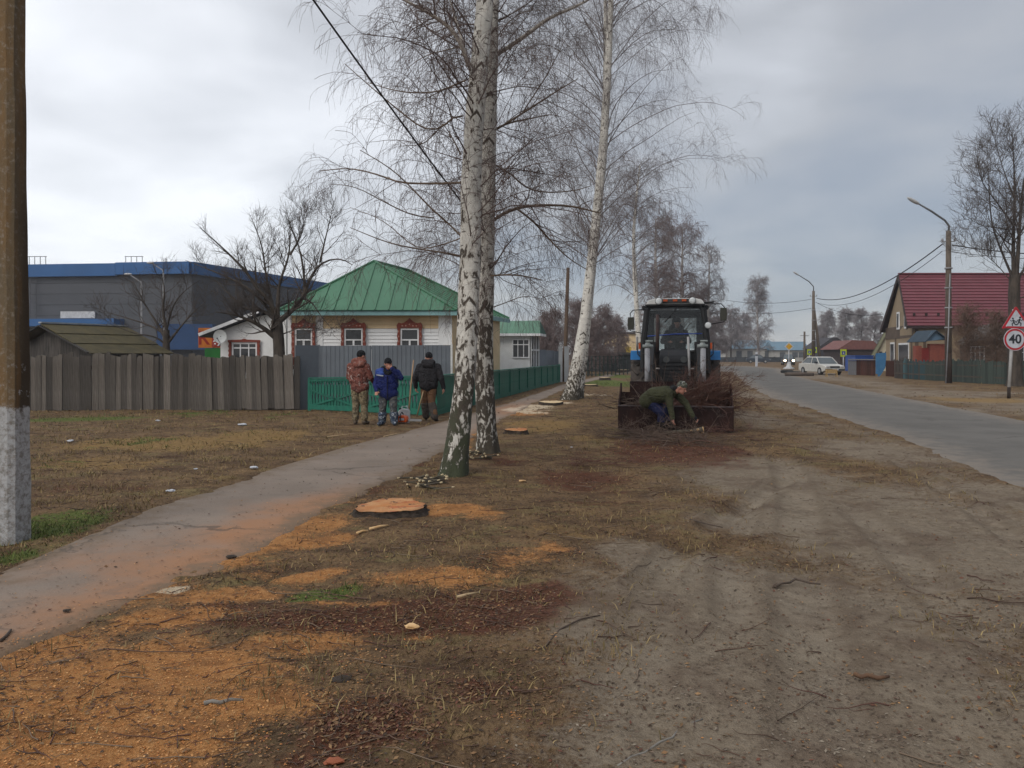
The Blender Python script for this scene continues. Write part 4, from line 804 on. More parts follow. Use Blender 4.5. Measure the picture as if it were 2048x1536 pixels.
# --- white annexe left of the house
wall_w = mat('white_render', (0.72,0.72,0.71), (0.62,0.62,0.60), 2, .8, bump=.1); board_w = mat('white_siding', (0.78,0.78,0.77), (0.72,0.72,0.71), 1.5, .5, bump=.05); cream = mat('cream_siding', (0.70,0.52,0.30), (0.62,0.46,0.26), 1.5, .5, bump=.05)
carved = mat('red_carved_trim', (0.22,0.045,0.022), (0.15,0.028,0.016), 12, .6); trimw = mat('window_white', (0.8,0.8,0.8), None, 3, .4, bump=0); win_g = glass_mat('window_glass', (.03,.033,.038))
roofg = mat('green_roof', (0.055,0.165,0.09), (0.042,0.138,0.075), .8, .45, bump=.08, vary=.06); teal = mat('teal_fascia', (0.20,0.36,0.36), (.17,.31,.31), 3, .5)
def window(parent, x, z, w_, h_, y, name='window', mull='t', surround=None, crown=False):
    """frame with panes set back; returns the window part"""
    b = MB(); t = .055
    for (a0,a1,b0,b1) in ((-w_/2,-w_/2+t,0,h_),(w_/2-t,w_/2,0,h_),(-w_/2+t,w_/2-t,0,t),(-w_/2+t,w_/2-t,h_-t,h_)): b.box(x+a0, x+a1, y-.07, y-.005, z+b0, z+b1)
    if mull == 't': b.box(x-w_/2+t, x+w_/2-t, y-.065, y-.012, z+h_*.66, z+h_*.66+.05); b.box(x-.035, x+.035, y-.063, y-.014, z+t, z+h_*.66); b.box(x-w_/2+t, x-.035, y-.06, y-.015, z+h_*.50, z+h_*.50+.035); b.box(x+.035, x+w_/2-t, y-.06, y-.015, z+h_*.50, z+h_*.50+.035)
    if mull == 'g':
        for k in (1,2): b.box(x-w_/2+w_*k/3-.02, x-w_/2+w_*k/3+.02, y-.06, y-.012, z+t, z+h_-t)
        b.box(x-w_/2+t, x+w_/2-t, y-.062, y-.011, z+h_*.68, z+h_*.68+.045)
    if mull == 'v': b.box(x-.03, x+.03, y-.06, y-.012, z+t, z+h_-t)
    f = b.build(name, trimw, parent, local=False)
    g_ = MB().box(x-w_/2+t*.5, x+w_/2-t*.5, y-.022, y-.002, z+t*.5, z+h_-t*.5).build('pane', win_g, f); g_.location = (-parent.location.x, -parent.location.y, 0)
    if surround:
        sw_ = .11; s = MB(); zt_ = z+h_
        for sgn in (-1, 1):
            pl = []; n = 9
            for k in range(n+1): pl.append((sgn*(w_/2+.012) , z-.04+(h_+.08)*k/n))
            for k in range(n, -1, -1): pl.append((sgn*(w_/2+sw_+(.022 if k % 2 else -.008)), z-.04+(h_+.08)*k/n))
            s.prism([(x+p_[0], p_[1]) for p_ in pl], y-.11, y-.072)
        if crown:
            W2 = w_/2+sw_+.03; pr = [(-W2,0),(W2,0),(W2,.10),(W2*.86,.20),(W2*.62,.17),(W2*.42,.20),(W2*.2,.27),(0,.37),(-W2*.2,.27),(-W2*.42,.20),(-W2*.62,.17),(-W2*.86,.20),(-W2,.10)]
            s.prism([(x+a, zt_+.025+c) for a, c in pr], y-.13, y-.075)
        else: s.prism([(x-w_/2-.14, zt_+.02),(x+w_/2+.14, zt_+.02),(x+w_/2+.14, zt_+.1),(x+.1, zt_+.12),(x, zt_+.16),(x-.1,zt_+.12),(x-w_/2-.14, zt_+.1)], y-.13, y-.075)
        so = s.build('carved_surround', carved, f); so.location = (-parent.location.x, -parent.location.y, 0)
        if crown:
            c_ = MB()
            for q in (-.55, -.28, 0, .28, .55): c_.ell((x+q*W2, y-.132, zt_+.10+(.06 if q == 0 else 0)), (.035,.008,.03), 8, 4)
            for sgn in (-1, 1):
                for k in range(7): c_.ell((x+sgn*(w_/2+.06), y-.112, z+.08+k*(h_-.1)/6.5), (.018,.007,.045), 8, 4)
            co = c_.build('pale_carving', mat('carving_pale', (.5,.28,.22)), f, True); co.location = (-parent.location.x, -parent.location.y, 0)  # small raised beads in a paler colour than the surround
    return f
YH = 29.8                                                # plane of the house front
hx = lambda px: (px-CX)*YH/F
hz = lambda py: EYE-(py-HZ)*YH/F
an = thing('annexe', 'low white rendered annexe with lean-to roof left of the main house', 'building', (hx(500), YH+.6, 0)); YA = YH+.6
ax0, ax1 = (441-CX)*YA/F, (572-CX)*YA/F; az = lambda py: EYE-(py-HZ)*YA/F
MB().prism([(ax0,0),(ax1,0),(ax1,az(622)),((520-CX)*YA/F,az(632)),(ax0,az(662))], YA, YA+4.5).build('wall', wall_w, an, local=False)
MB().plate([((405-CX)*YA/F,YA-.35,az(672)),((578-CX)*YA/F,YA-.35,az(603)),((578-CX)*YA/F,YA+4.6,az(603)),((405-CX)*YA/F,YA+4.6,az(672))], .06).build('roof', mat('annexe_roof', (.05,.055,.07)), an, local=False)
MB().bar(((405-CX)*YA/F,YA-.38,az(670)),((523-CX)*YA/F,YA-.38,az(624)), .04, .12).build('fascia', trimw, an, local=False)
window(an, (490-CX)*YA/F, az(722), .98, .72, YA, mull='g', surround=True)
dish = thing('satellite_dish', 'round white satellite dish on the annexe wall', 'satellite dish', tuple(W(440, 673, YA-.5)))
b = MB(); n = 24; rings = 5; vs = [(0,.06,0)]; fs = []
for r_i in range(1, rings+1):
    rr_ = .26*r_i/rings
    for k in range(n): vs.append((rr_*math.cos(2*math.pi*k/n), .06-.07*(r_i/rings)**2, rr_*math.sin(2*math.pi*k/n)))
for k in range(n): fs.append((0, 1+k, 1+(k+1) % n))
for r_i in range(rings-1):
    for k in range(n): fs.append((1+r_i*n+k, 1+(r_i+1)*n+k, 1+(r_i+1)*n+(k+1)%n, 1+r_i*n+(k+1)%n))
b.add(vs, fs); b.build('reflector', mat('dish_white', (.55,.57,.56), None, 2, .4, bump=0), dish, True)
MB().bar((0,.02,-.25),(0,-.28,-.08),.015,.015).box(-.02,.02,-.31,-.26,-.1,-.05).build('feed_arm', mat('steel_dark', (.09,.09,.1)), dish); MB().bar((0,.05,0),(.0,.5,-.15),.03,.03).build('bracket', mat('steel_dark', (.09,.09,.1)), dish)

# --- main house
hs = thing('wooden_house', 'wooden house with hipped green metal roof and red carved windows', 'house', (hx(750), YH, 0))
X0, X1 = hx(577), hx(903); BACK = Vector((1.72, 6.0, 0)); ze = 3.18
MB().add([(X0,YH+.03,0),(X1,YH+.03,0),(X1+BACK.x,YH+BACK.y,0),(X0+BACK.x,YH+BACK.y,0),(X0,YH+.03,ze+.1),(X1,YH+.03,ze+.1),(X1+BACK.x,YH+BACK.y,ze+.1),(X0+BACK.x,YH+BACK.y,ze+.1)],
         [(0,3,2,1),(4,5,6,7),(0,1,5,4),(1,2,6,5),(2,3,7,6),(3,0,4,7)]).build('wall', board_w, hs, local=False)
def siding(nm, z0, z1, pitch, m_, xa, xb):
    b = MB(); z = z0
    while z < z1-.01:
        t_ = min(z+pitch, z1); b.prism([(YH+.03, z), (YH-.022, z), (YH+.010, t_), (YH+.03, t_)], xa, xb, 'x'); z += pitch
    return b.build(nm, m_, hs, local=False, kind='stuff')
zc = hz(657)
for nm, a_, b_, m_, pt in (('lower_siding', .2, zc, board_w, .135), ('upper_siding', zc+.002, ze, cream, .15)):
    xs = [X0+.1, hx(633), hx(645), hx(879)]
    siding(nm, a_, b_, pt, m_, X0+.12, hx(632)); siding(nm, a_, b_, pt, m_, hx(646), hx(877))
for a_, b_ in ((X0-.02, X0+.12), (hx(632), hx(646)), (hx(877), X1+.02)):
    n = 8 if b_-a_ < .4 else 8
    MB().box(a_, b_, YH-.035, YH+.02, .2, ze).build('corner_board', board_w, hs, local=False)
MB().box(hx(887), X1+.03, YH-.05, YH-.036, .2, hz(690)).build('corner_board', cream, hs, local=False)
MB().bar((X1+.03, YH+.0, ze/2+.1), (X1+.03+BACK.x, YH+BACK.y, ze/2+.1), .04, ze-.2).build('side_wall', cream, hs, local=False)
for px_, in ((608.5,), (708,), (820,)):
    window(hs, hx(px_), hz(728), .70 if px_ > 650 else .66, hz(657)-hz(728), YH-.03, surround=True, crown=True)
MB().box(0,.03,-.5,.5,-.7,.6, Matrix.Translation((X1+.09, YH+1.5, 2.0))).build('carved_surround', carved, hs, local=False)
# roof: eave outline, peak, ridge and hips; seamed panels cut to the hips
zE = EYE+(HZ-621)*29.3/F; E0 = Vector((hx(560)+.1, 29.3, zE)); E1 = Vector(((914-CX)*29.3/F, 29.3, zE)); E2 = E1+Vector((1.95, 7.0, 0)); E3 = E0+Vector((1.95, 7.0, 0))
K0 = W(748, 523, 32.6); K1 = K0+Vector((1.05, 3.0, -.05))
MB().plate([E0, E1, E2, E3], .04).build('soffit', board_w, hs, local=False)
def seamed(a, b_, apex_l, apex_r, n, nm='roof_panel'):
    """front/side roof plane split in n panels between eave a->b and top apex_l->apex_r; seams run up the slope"""
    d = (b_-a); L = d.length; u_ = d.normalized(); tl = (apex_l-a).dot(u_)/L; tr = (apex_r-a).dot(u_)/L
    foot = lambda t: a + d*t
    nrm = (b_-a).cross(apex_l-a).normalized(); vdir = nrm.cross(u_).normalized(); H = (apex_l-a).dot(vdir)
    def top(t): return (H*t/tl if t < tl else (H if t <= tr else H*(1-t)/(1-tr)))
    for k in range(n):
        t0_, t1_ = k/n, (k+1)/n; brk = [t0_] + [q for q in (tl, tr) if t0_ < q < t1_] + [t1_]
        P_ = [foot(t0_), foot(t1_)] + [foot(q)+vdir*top(q) for q in reversed(brk)]
        P2 = [];
        for p_ in P_:
            if not P2 or (p_-P2[-1]).length > 1e-3: P2.append(p_+nrm*.012)
        if (P2[0]-P2[-1]).length < 1e-3: P2.pop()
        if len(P2) < 3: continue
        b = MB().plate(P2, .02)
        if k: hgt = top(t0_); b.bar(foot(t0_)+nrm*.03, foot(t0_)+vdir*hgt*.985+nrm*.03, .03, .045, nrm)
        b.build(nm, roofg, hs, local=False)
seamed(E0, E1, K0, K0+Vector((.01,0,0)), 13); seamed(E1, E2, K0, K1, 10); seamed(E2, E3, K1, K1+Vector((-.01,0,0)), 4); seamed(E3, E0, K1, K0, 4)
for a, b_ in ((K0, K1), (E0, K0), (E1, K0), (E2, K1)): MB().tube([a+Vector((0,0,.03)), b_+Vector((0,0,.03))], .05, 6).build('ridge_cap', roofg, hs, local=False)
MB().bar(E0+Vector((0,-.02,-.10)), E1+Vector((0,-.02,-.10)), .04, .17).build('fascia', teal, hs, local=False)
MB().bar(E0+Vector((0,-.05,.0)), E1+Vector((0,-.05,.0)), .07, .035).build('gutter_edge', mat('dark_green_edge', (.012,.07,.045)), hs, local=False)
MB().bar(E1+Vector((.02,0,-.10)), E2+Vector((.02,0,-.10)), .04, .17).build('fascia', teal, hs, local=False)

# --- porch extension on the right
YP = 38.6; q = lambda px, py, Y=YP: W(px, py, Y)
pe = thing('porch_extension', 'white extension with small green gable roof and glazed corner porch', 'building', (0.3, YP, 0))
xa, xb = (930-CX)*YP/F, (1062-CX)*YP/F; zw = q(0, 668).z
MB().box(xa, xb, YP, YP+4, 0, zw).build('wall', wall_w, pe, local=False)
xg = q(1078, 0, YP+1.2).x
MB().prism([(xb+.01,YP+.05),(xg,YP+1.4),(xg,YP+4),(xb+.01,YP+4)], 0, .95, 'z').build('pink_base', mat('pink_base', (.30,.17,.16)), pe, local=False)
MB().prism([(xb+.02,YP+.08),(xg-.02,YP+1.42),(xg-.02,YP+3.9),(xb+.02,YP+3.9)], .95, zw, 'z').build('glazed_side', win_g, pe, local=False)
for t in (0, .33, .66, 1):
    px_, py_ = xb+(xg-xb)*t, YP+.03+1.35*t; MB().box(px_-.035, px_+.035, py_-.03, py_+.03, .95, zw).build('mullion', trimw, pe, local=False)
for z in (.98, 1.85, zw-.06): MB().bar((xb, YP+.02, z), (xg, YP+1.37, z), .05, .08).build('mullion', trimw, pe, local=False)
window(pe, q(1041.5,0).x, q(0,716).z, .86, q(0,678).z-q(0,716).z, YP, mull='g')
rA, rB = Vector((xa-.2, YP-.35, zw+.02)), Vector((q(1080,0).x, YP-.35, zw+.02)); kA, kB = Vector((xa-.2, YP+2.0, 3.36)), Vector((q(1084,0,YP+2).x-.1, YP+2.0, 3.40))
for k in range(7):
    t0_, t1_ = k/7, (k+1)/7; MB().plate([rA.lerp(rB,t0_), rA.lerp(rB,t1_), kA.lerp(kB,t1_), kA.lerp(kB,t0_)], .03).bar(rA.lerp(rB,t0_)+Vector((0,0,.02)), kA.lerp(kB,t0_)+Vector((0,0,.02)), .03, .04).build('roof_panel', roofg, pe, local=False)
cA, cB = Vector((xa-.2, YP+4.3, zw+.02)), Vector((q(1085,0,YP+4).x+.25, YP+4.3, zw+.02)); MB().plate([kA, kB, cB, cA], .03).build('roof_panel', roofg, pe, local=False)
MB().plate([rB+Vector((.0,0,-.02)), Vector((xg+.35, YP+1.3, zw)), cB, kB+Vector((0,0,-.03))], .03).build('gable_end', mat('dark_green_edge', (.012,.07,.045)), pe, local=False)
MB().bar(rA+Vector((0,0,-.06)), rB+Vector((0,0,-.06)), .04, .12).build('fascia', trimw, pe, local=False)
MB().bar(rB+Vector((0,0,-.06)), Vector((xg+.35, YP+1.3, zw-.05)), .04, .12).build('fascia', trimw, pe, local=False)

# --- yard beyond: grey sheet fence, gate posts, wooden pole, chain fence, yellow building
yf_ = thing('metal_fence', 'low dark blue grey sheet fence between porch and gate', 'fence', (1.9, 46, 0)); ym = mat('bluegrey_sheet', (0.13,0.15,0.18), None, 1, .6, vary=.08)
for k in range(3):
    a, b_ = W(1076+16*k, 735, 45.5+.4*k), W(1092+16*k, 735, 45.9+.4*k); MB().bar((a.x, a.y, .95), (b_.x-.02, b_.y, .95), .05, 1.9-.08*k).build('sheet', ym, yf_, local=False)
gt = thing('metal_gate', 'tall grey metal gate leaf between post and wooden pole', 'gate', (W(1128,735,45.8).x, 45.8, 0))
for px_, w_ in ((1121, .22), (1133, .26)):
    p = W(px_, 735, 45.8); MB().box(p.x-w_/2, p.x+w_/2, 45.75, 45.85, 0, 2.1).build('leaf', mat('gate_grey', (.26,.27,.28), None, 1, .6), gt, local=False)
up = thing('utility_pole', 'dark brown wooden pole beside the grey gate', 'pole', (W(1127,735,46.2).x, 46.3, 0)); MB().tube([(0,0,-.1),(.12,0,2),(.28,0,6.8)], [.13,.125,.10], 10).build('shaft', mat('brown_pole', (.10,.065,.042), None, 4, .9, (4,4,.4)), up, True)
tp = thing('utility_pole', 'thin pole standing left of the two stemmed birch', 'pole', (W(1096,735,60).x, 60, 0)); MB().tube([(0,0,0),(0,0,2.1)], .12, 8).build('shaft', mat('gate_grey', (.26,.27,.28)), tp, True)
cf = thing('mesh_fence', 'dark green mesh fence panels along the far footpath', 'fence', (5, 62, 0)); dk = mat('dark_green_steel', (.02,.035,.03), None, 2, .6)
fp = [(1150,755,54.5),(1190,752,58.5),(1230,750,61),(1262,749,62.5)]
n = 15
for k in range(n):
    px_ = 1152+ (1263-1152)*k/(n-1); Yd = 54+8.5*(k/(n-1))**.8; p = W(px_, 735, Yd); MB().box(p.x-.04, p.x+.04, p.y-.04, p.y+.04, 0, 1.5).build('post', dk, cf, local=False)
    if k:
        for z in (.15, .5, .85, 1.2, 1.45): MB().bar((pp.x, pp.y, z), (p.x, p.y, z), .02, .03).build('rail', dk, cf, local=False)
    pp = p
yb = thing('yellow_building', 'pale yellow rendered building beyond the mesh fence', 'building', (W(1247,700,100).x, 100, 0)); a, b_ = W(1223, 668, 100), W(1275, 668, 100)
MB().box(a.x, b_.x, 100, 108, 0, a.z).build('wall', mat('yellow_render', (.62,.46,.24), (.55,.42,.26), .8, .8), yb, local=False); MB().box(a.x-.3, b_.x+.3, 99.7, 108.3, a.z+.003, a.z+.25).build('roof', mat('flat_roof', (.06,.05,.045)), yb, local=False)
MB().box(W(1250,0,100).x, W(1262,0,100).x, 99.93, 99.99, .9, 2.6).build('poster', mat('poster_yellow', (.65,.45,.03)), yb, local=False); MB().box(W(1213,0,99).x, W(1226,0,99).x, 98, 100, 0, 2.6).build('side_block', wall_w, yb, local=False)
dg_ = thing('dark_shed', 'long low dark shed roof behind the mesh fence', 'shed', (7, 75, 0)); MB().box(W(1165,0,75).x, W(1265,0,75).x, 75, 79, 0, 1.6).build('wall', mat('shed_dark', (.05,.05,.052)), dg_, local=False); MB().box(W(1163,0,75).x, W(1267,0,75).x, 74.6, 79.4, 1.603, 1.8).build('roof', mat('shed_roof', (.10,.095,.09)), dg_, local=False)
# ------------------------------------------------------------ poles, lamps, wires
conc = NT('weathered_concrete'); P_ = conc.coord('Object'); sp = conc.n('ShaderNodeSeparateXYZ'); conc.L(P_, sp.inputs[0])
st = conc.noise(conc.coord('Object', (3, 3, .25)), 3.0, 5, .65); c_ = conc.mix(conc.step(st, .35, .65), (0.13,0.10,0.062), (0.175,0.105,0.045)); c_ = conc.mix(conc.step(conc.noise(P_, 22, 5, .7), .5, .72), c_, (0.25,0.21,0.165))
side_shade = conc.step(conc.math('ADD', sp.outputs[0], conc.math('MULTIPLY', conc.noise(conc.coord('Object', (1,1,.4)), 2.2, 4), .05)), .175, .205); c_ = conc.mix(side_shade, c_, (0.055,0.038,0.022))  # shade of the right side face put into the colour
c_ = conc.mix(conc.math('MULTIPLY', conc.step(conc.noise(conc.coord('Object', (4,4,.5)), 1.3, 5, .6, .6), .5, .62), .35), c_, (0.24,0.125,0.04))
wm_ = conc.step(conc.math('ADD', sp.outputs[2], conc.math('MULTIPLY', conc.math('SUBTRACT', conc.noise(P_, 9, 6, .7), .5), .22)), 1.19, 1.15)
spots = conc.math('MULTIPLY', conc.step(conc.noise(P_, 14, 5, .7), .60, .64), conc.step(sp.outputs[2], 1.75, 1.3)); wm_ = conc.math('MAXIMUM', wm_, conc.math('MULTIPLY', spots, .8))
wh_c = conc.mix(conc.step(conc.noise(P_, 18, 6, .7), .42, .66), (0.42,0.42,0.42), (0.22,0.205,0.185)); c_ = conc.mix(conc.math('MULTIPLY', wm_, conc.math('ADD', .75, conc.math('MULTIPLY', conc.step(conc.noise(P_, 30, 5, .7), .62, .5), .25))), c_, wh_c)
conc.bump(conc.math('ADD', conc.noise(P_, 45, 6, .75), conc.math('MULTIPLY', conc.noise(P_, 8, 4), 1.0)), .8, .02); conc_m = conc.done(c_, .9)
cp = thing('concrete_pole', 'big stained concrete pole with whitewashed foot by the path', 'utility pole', (-4.52, 6.9, 0)); R0, R1 = .19, .115
vs, fs = [], []; nz = 60
for k in range(nz+1):
    z = -.1 + 9.3*k/nz; s = R0 + (R1-R0)*k/nz; ch = .05
    for (x1_, y1_) in ((-s,-s+ch),(-s+ch,-s),(s-ch,-s),(s,-s+ch),(s,s-ch),(s-ch,s),(-s+ch,s),(-s,s-ch)):
        wb = (fbm(np.array([x1_*9+z*2.0]), np.array([y1_*9+z*1.7]), 3)[0]-.5)*.012; vs.append((x1_+wb, y1_*.65+wb, z))
for k in range(nz):
    for j in range(8): fs.append((k*8+j, k*8+(j+1)%8, (k+1)*8+(j+1)%8, (k+1)*8+j))
fs.append(tuple(nz*8+j for j in range(8))); MB(Matrix.Rotation(R_(-8), 4, 'Z')).add(vs, fs).build('shaft', conc_m, cp)

pole_m = mat('pole_concrete', (.14,.115,.09), (.085,.065,.05), 3, .9, (2,2,.4)); steel = mat('lamp_steel', (.30,.30,.31)); pole_low = mat('tarred_wood', (.035,.024,.018), (.06,.04,.03), 3, .9, (2,2,.4))
def lamp_pole(px, py, top, lab, arm, r, brace=False, group='street lamps along the road'):
    g_ = G(px, py); t = thing('street_lamp', lab, 'street lamp', (g_[0], g_[1], 0), group=group); Y = g_[1]; h = W(px, top, Y).z
    MB().tube([(0,0,-.1),(-.02*h/9,0,h*.33)], [r, r*.95], 10).build('timber_foot', pole_low, t, True); MB().tube([(-.02,-.02,h*.2),(.0,0,h)], [r*.95, r*.7], 10).build('shaft', pole_m, t, True)
    for k in range(4): MB().tube([(0,0,h*(.36+.13*k)),(0,0,h*(.36+.13*k)+.08)], r*1.12, 10).build('clamp_band', steel, t, True)
    S = Y/F; pts = [((a-px)*S, 0, h+(top-b_)*S) for a, b_ in arm]; MB().tube(pts, [.06]*(len(pts)-1)+[.045], 8).build('lamp_arm', mat('arm_steel', (.12,.12,.125)), t, True)
    e_ = Vector(pts[-1]); d = (Vector(pts[-1])-Vector(pts[-2])).normalized(); M = Matrix.Translation(e_+d*.3) @ d.to_track_quat('X', 'Z').to_matrix().to_4x4(); MB(M).ell((0,0,0), (.42,.15,.10), 12, 8).build('lamp_head', mat('lamp_head', (.5,.5,.5)), t, True)
    for s_ in (-1, 1): MB().bar((0,0,h*.93),(.35*s_,0,h*.93),.05,.05).ell((.35*s_,0,h*.93+.1),(.06,.06,.1),8,6).build('insulator', steel, t)
    if brace: MB().tube([(1.1,.6,-.1),(.05,0,h*.78)], [r*.9,r*.7], 8).build('brace', pole_m, t, True)
    return t, h
t1, h1 = lamp_pole(1897, 766, 462, 'nearest roadside lamp pole with curved arm, before the red roofed house', [(1897,470),(1898,452),(1890,441),(1862,422),(1836,407)], .19)
MB().tube([(-.32,-.3,0),(-.12,-.22,3.2),(-.0,-.15,6.2)], .035, 6).build('cable_pipe', steel, t1, True)
t2, h2 = lamp_pole(1627, 738, 582, 'second lamp pole with leaning brace by the crossing signs', [(1627,584),(1627,573),(1618,563),(1597,550)], .2, True)
g_ = G(1609, 735); sp_ = thing('utility_pole', 'plain wooden pole far down the road left of the braced lamp pole', 'pole', (g_[0], g_[1], 0)); MB().tube([(0,0,0),(0,0,W(0,663,g_[1]).z)], [.17,.12], 8).build('shaft', pole_m, sp_, True); MB().bar((-.5,0,3.9),(.5,0,3.9),.08,.08).build('crossarm', steel, sp_)
def wire(lab, a, b_, sag, r=.012, name='overhead_wire', group='overhead wires along the road', n=24):
    a, b_ = Vector(a), Vector(b_); pts = [a.lerp(b_, k/n) - Vector((0,0,sag*4*(k/n)*(1-k/n))) for k in range(n+1)]
    o = MB().tube(pts, r, 5).build(name, mat('wire_black', (.02,.02,.022)), None, True); return tag(o, lab, 'cable', group)
T1, T2 = Vector(t1.location)+Vector((0,0,h1)), Vector(t2.location)+Vector((0,0,h2))
wire('thick overhead cable between the two lamp poles', T1+Vector((-.35,0,-.75)), T2+Vector((.35,0,-.8)), 1.2, .035)
wire('thin wire hanging below the cable between the lamp poles', T1+Vector((-.35,0,-1.15)), T2+Vector((.35,0,-1.3)), 1.3, .018)
wire('cable running from the near lamp pole out to the right', T1+Vector((.2,0,-.8)), (T1.x+14, T1.y-12, h1-.7), 1.3, .03)
wire('thin wire running from the near lamp pole to the big tree side', T1+Vector((.2,0,-1.2)), (T1.x+14, T1.y-11, h1-1.2), 1.0, .016)
wire('wire leading from the braced pole to the red roofed house', T2+Vector((.2,0,-1.2)), W(1768, 628, 68), .6, .02)
wire('faint wire crossing left from the braced pole', T2+Vector((-.2,0,-.9)), W(1440, 598, 100), .5, .02)
wire('low wire crossing left from the braced pole', T2+Vector((-.2,0,-1.9)), W(1430, 622, 110), .5, .02)
wire('black service cable slanting across the sky from top left to the birches', W(560, -95, 8.2), W(968, 462, 12.3), .05, .0125, group='service cable over the path')

# ------------------------------------------------------------ signs
red_p = mat('sign_red_paint', (.42,.02,.03), None, 5, .4, bump=0); white_p = mat('sign_white_paint', (.50,.52,.56), None, 5, .4, bump=0); black_p = mat('sign_black', (.025,.028,.035), None, 5, .5, bump=0); grey_back = mat('sign_back', (.3,.3,.31))
gS = G(2018, 797); ss = thing('road_sign', 'children warning triangle above round 40 speed limit on white post', 'road sign', (gS[0], gS[1], 0)); S = gS[1]/F
def rnd_tri(cx, cz, half, hgt, rad, n=6):
    P3 = [(cx-half+rad*1.7, cz+rad), (cx+half-rad*1.7, cz+rad), (cx, cz+hgt-rad*2.0)]; o_ = []
    for (x1_, z1_), a0 in zip(P3, (150+60, -90, 30)):
        for k in range(n+1): a = R_(a0 + (120 if True else 0)*k/n); o_.append((x1_+rad*math.cos(a), z1_+rad*math.sin(a)))
    return o_
zt0 = W(0, 657.5, gS[1]).z; tx = (2029-2018)*S; lean = .06
MB().tube([(-.01,0,-.05),(.0,0,.42)], .058, 12).build('post_foot', mat('rust_black', (.03,.02,.015)), ss, True)
MB().tube([(.0,0,.42),(.11,0,2.15),(.19,0,3.3)], .055, 12).build('post', mat('post_white', (.50,.51,.52), (.42,.42,.42), 6, .5), ss, True)
tri = rnd_tri(tx, zt0, .56, .86, .05); MB().prism(tri, -.085, -.07).build('triangle_plate', red_p, ss)
MB().prism(rnd_tri(tx, zt0, .56, .86, .05), -.069, -.062).build('plate_back', grey_back, ss)
MB().prism(rnd_tri(tx, zt0+.078, .41, .635, .03), -.093, -.086).build('white_field', white_p, ss)
ed = rnd_tri(tx, zt0-.012, .585, .895, .055); 
def kid(x0_, flip, s_=1.0):                        # running child figure out of strokes
    b = MB(); z0_ = zt0+.10; f = flip
    J = lambda a, c: (x0_+f*a*s_, -.098, z0_+c*s_)
    b.disc((x0_+f*.03*s_, -.098, z0_+.30*s_), .036*s_, .008)
    for pts, w_ in (([J(.02,.25), J(-.02,.13)], .055), ([J(-.02,.13), J(.06,.10), J(.05,.0)], .034), ([J(-.02,.13), J(-.06,.06), J(-.15,.04)], .034), ([J(.01,.23), J(.09,.19), J(.13,.24)], .022), ([J(.01,.23), J(-.07,.20), J(-.10,.13)], .022)):
        for a, c in zip(pts[:-1], pts[1:]): b.bar(a, c, .008, w_, (0,0,1) if abs(c[2]-a[2]) < abs(c[0]-a[0]) else (1,0,0))
    return b
for x0_, s_ in ((-.095, .92), (.115, 1.05)): kid(tx+x0_, -1 if x0_ < 0 else 1, s_).build('running_figure', black_p, ss)
cz = W(0, 679, gS[1]).z; cxs = (2027-2018)*S
MB().disc((cxs, -.078, cz), .415, .014, 40).build('round_plate', white_p, ss); MB().disc((cxs, -.088, cz), .395, .006, 40).build('red_ring', red_p, ss); MB().disc((cxs, -.094, cz), .325, .006, 40).build('white_field', white_p, ss)
nm_ = text_mesh('number', '40', .46, black_p, ss, (cxs, -.100, cz), bold=.012); 
# priority road sign on its white conical base
gP = G(1578, 738); ps = thing('road_sign', 'yellow priority diamond on thin post in a white conical base', 'road sign', (gP[0], gP[1], 0)); z0 = W(0, 693, gP[1]).z
dia = lambda r: [(0, z0-r), (r, z0), (0, z0+r), (-r, z0)]
MB().prism(dia(.50), -.03, 0).build('white_plate', white_p, ps); MB().prism(dia(.36), -.04, -.031).build('yellow_field', mat('sign_yellow', (.62,.34,.02), None, 5, .4, bump=0), ps)
MB().tube([(0,.03,0),(0,.03,z0)], .05, 8).build('post', white_p, ps, True); MB().tube([(0,.03,-.02),(0,.03,.12),(0,.03,.25),(0,.03,.75)], [.62,.58,.30,.12], 14).build('base', mat('base_white', (.45,.45,.45)), ps, True)
lime = mat('sign_lime', (.45,.55,.02), None, 5, .4, bump=0); blue_s = mat('sign_blue', (.03,.06,.28), None, 5, .4, bump=0)
for (px_, pyb, pc, sz, Yd, lab, c__) in ((1619, 734, 704, .55, 94, 'lime bordered crossing sign left of the braced lamp pole', lime), (1629, 734, 700, .55, 92, 'lime bordered crossing sign right before the braced lamp pole', lime), (1687, 738, 706, .62, 80, 'small lime bordered crossing sign behind the white car', lime), (1665, 733, 703, .55, 100, 'small blue road sign behind the white car', blue_s)):
    p = W(px_, pc, Yd); t = thing('road_sign', lab, 'road sign', (p.x, Yd, 0), group='small signs at the crossing'); MB().tube([(0,.04,0),(0,.04,p.z)], .05, 6).build('post', white_p, t, True)
    MB().box(-sz/2*1.0, sz/2*1.0, -.02, .02, p.z-sz*.62, p.z+sz*.62).build('plate', c__, t); MB().box(-sz*.3, sz*.3, -.03, -.021, p.z-sz*.3, p.z+sz*.3).build('symbol_field', blue_s if c__ is lime else white_p, t)
    MB().prism([(-sz*.14, p.z-sz*.2), (sz*.14, p.z-sz*.2), (0, p.z+sz*.22)], -.04, -.031).build('symbol', white_p if c__ is lime else blue_s, t)

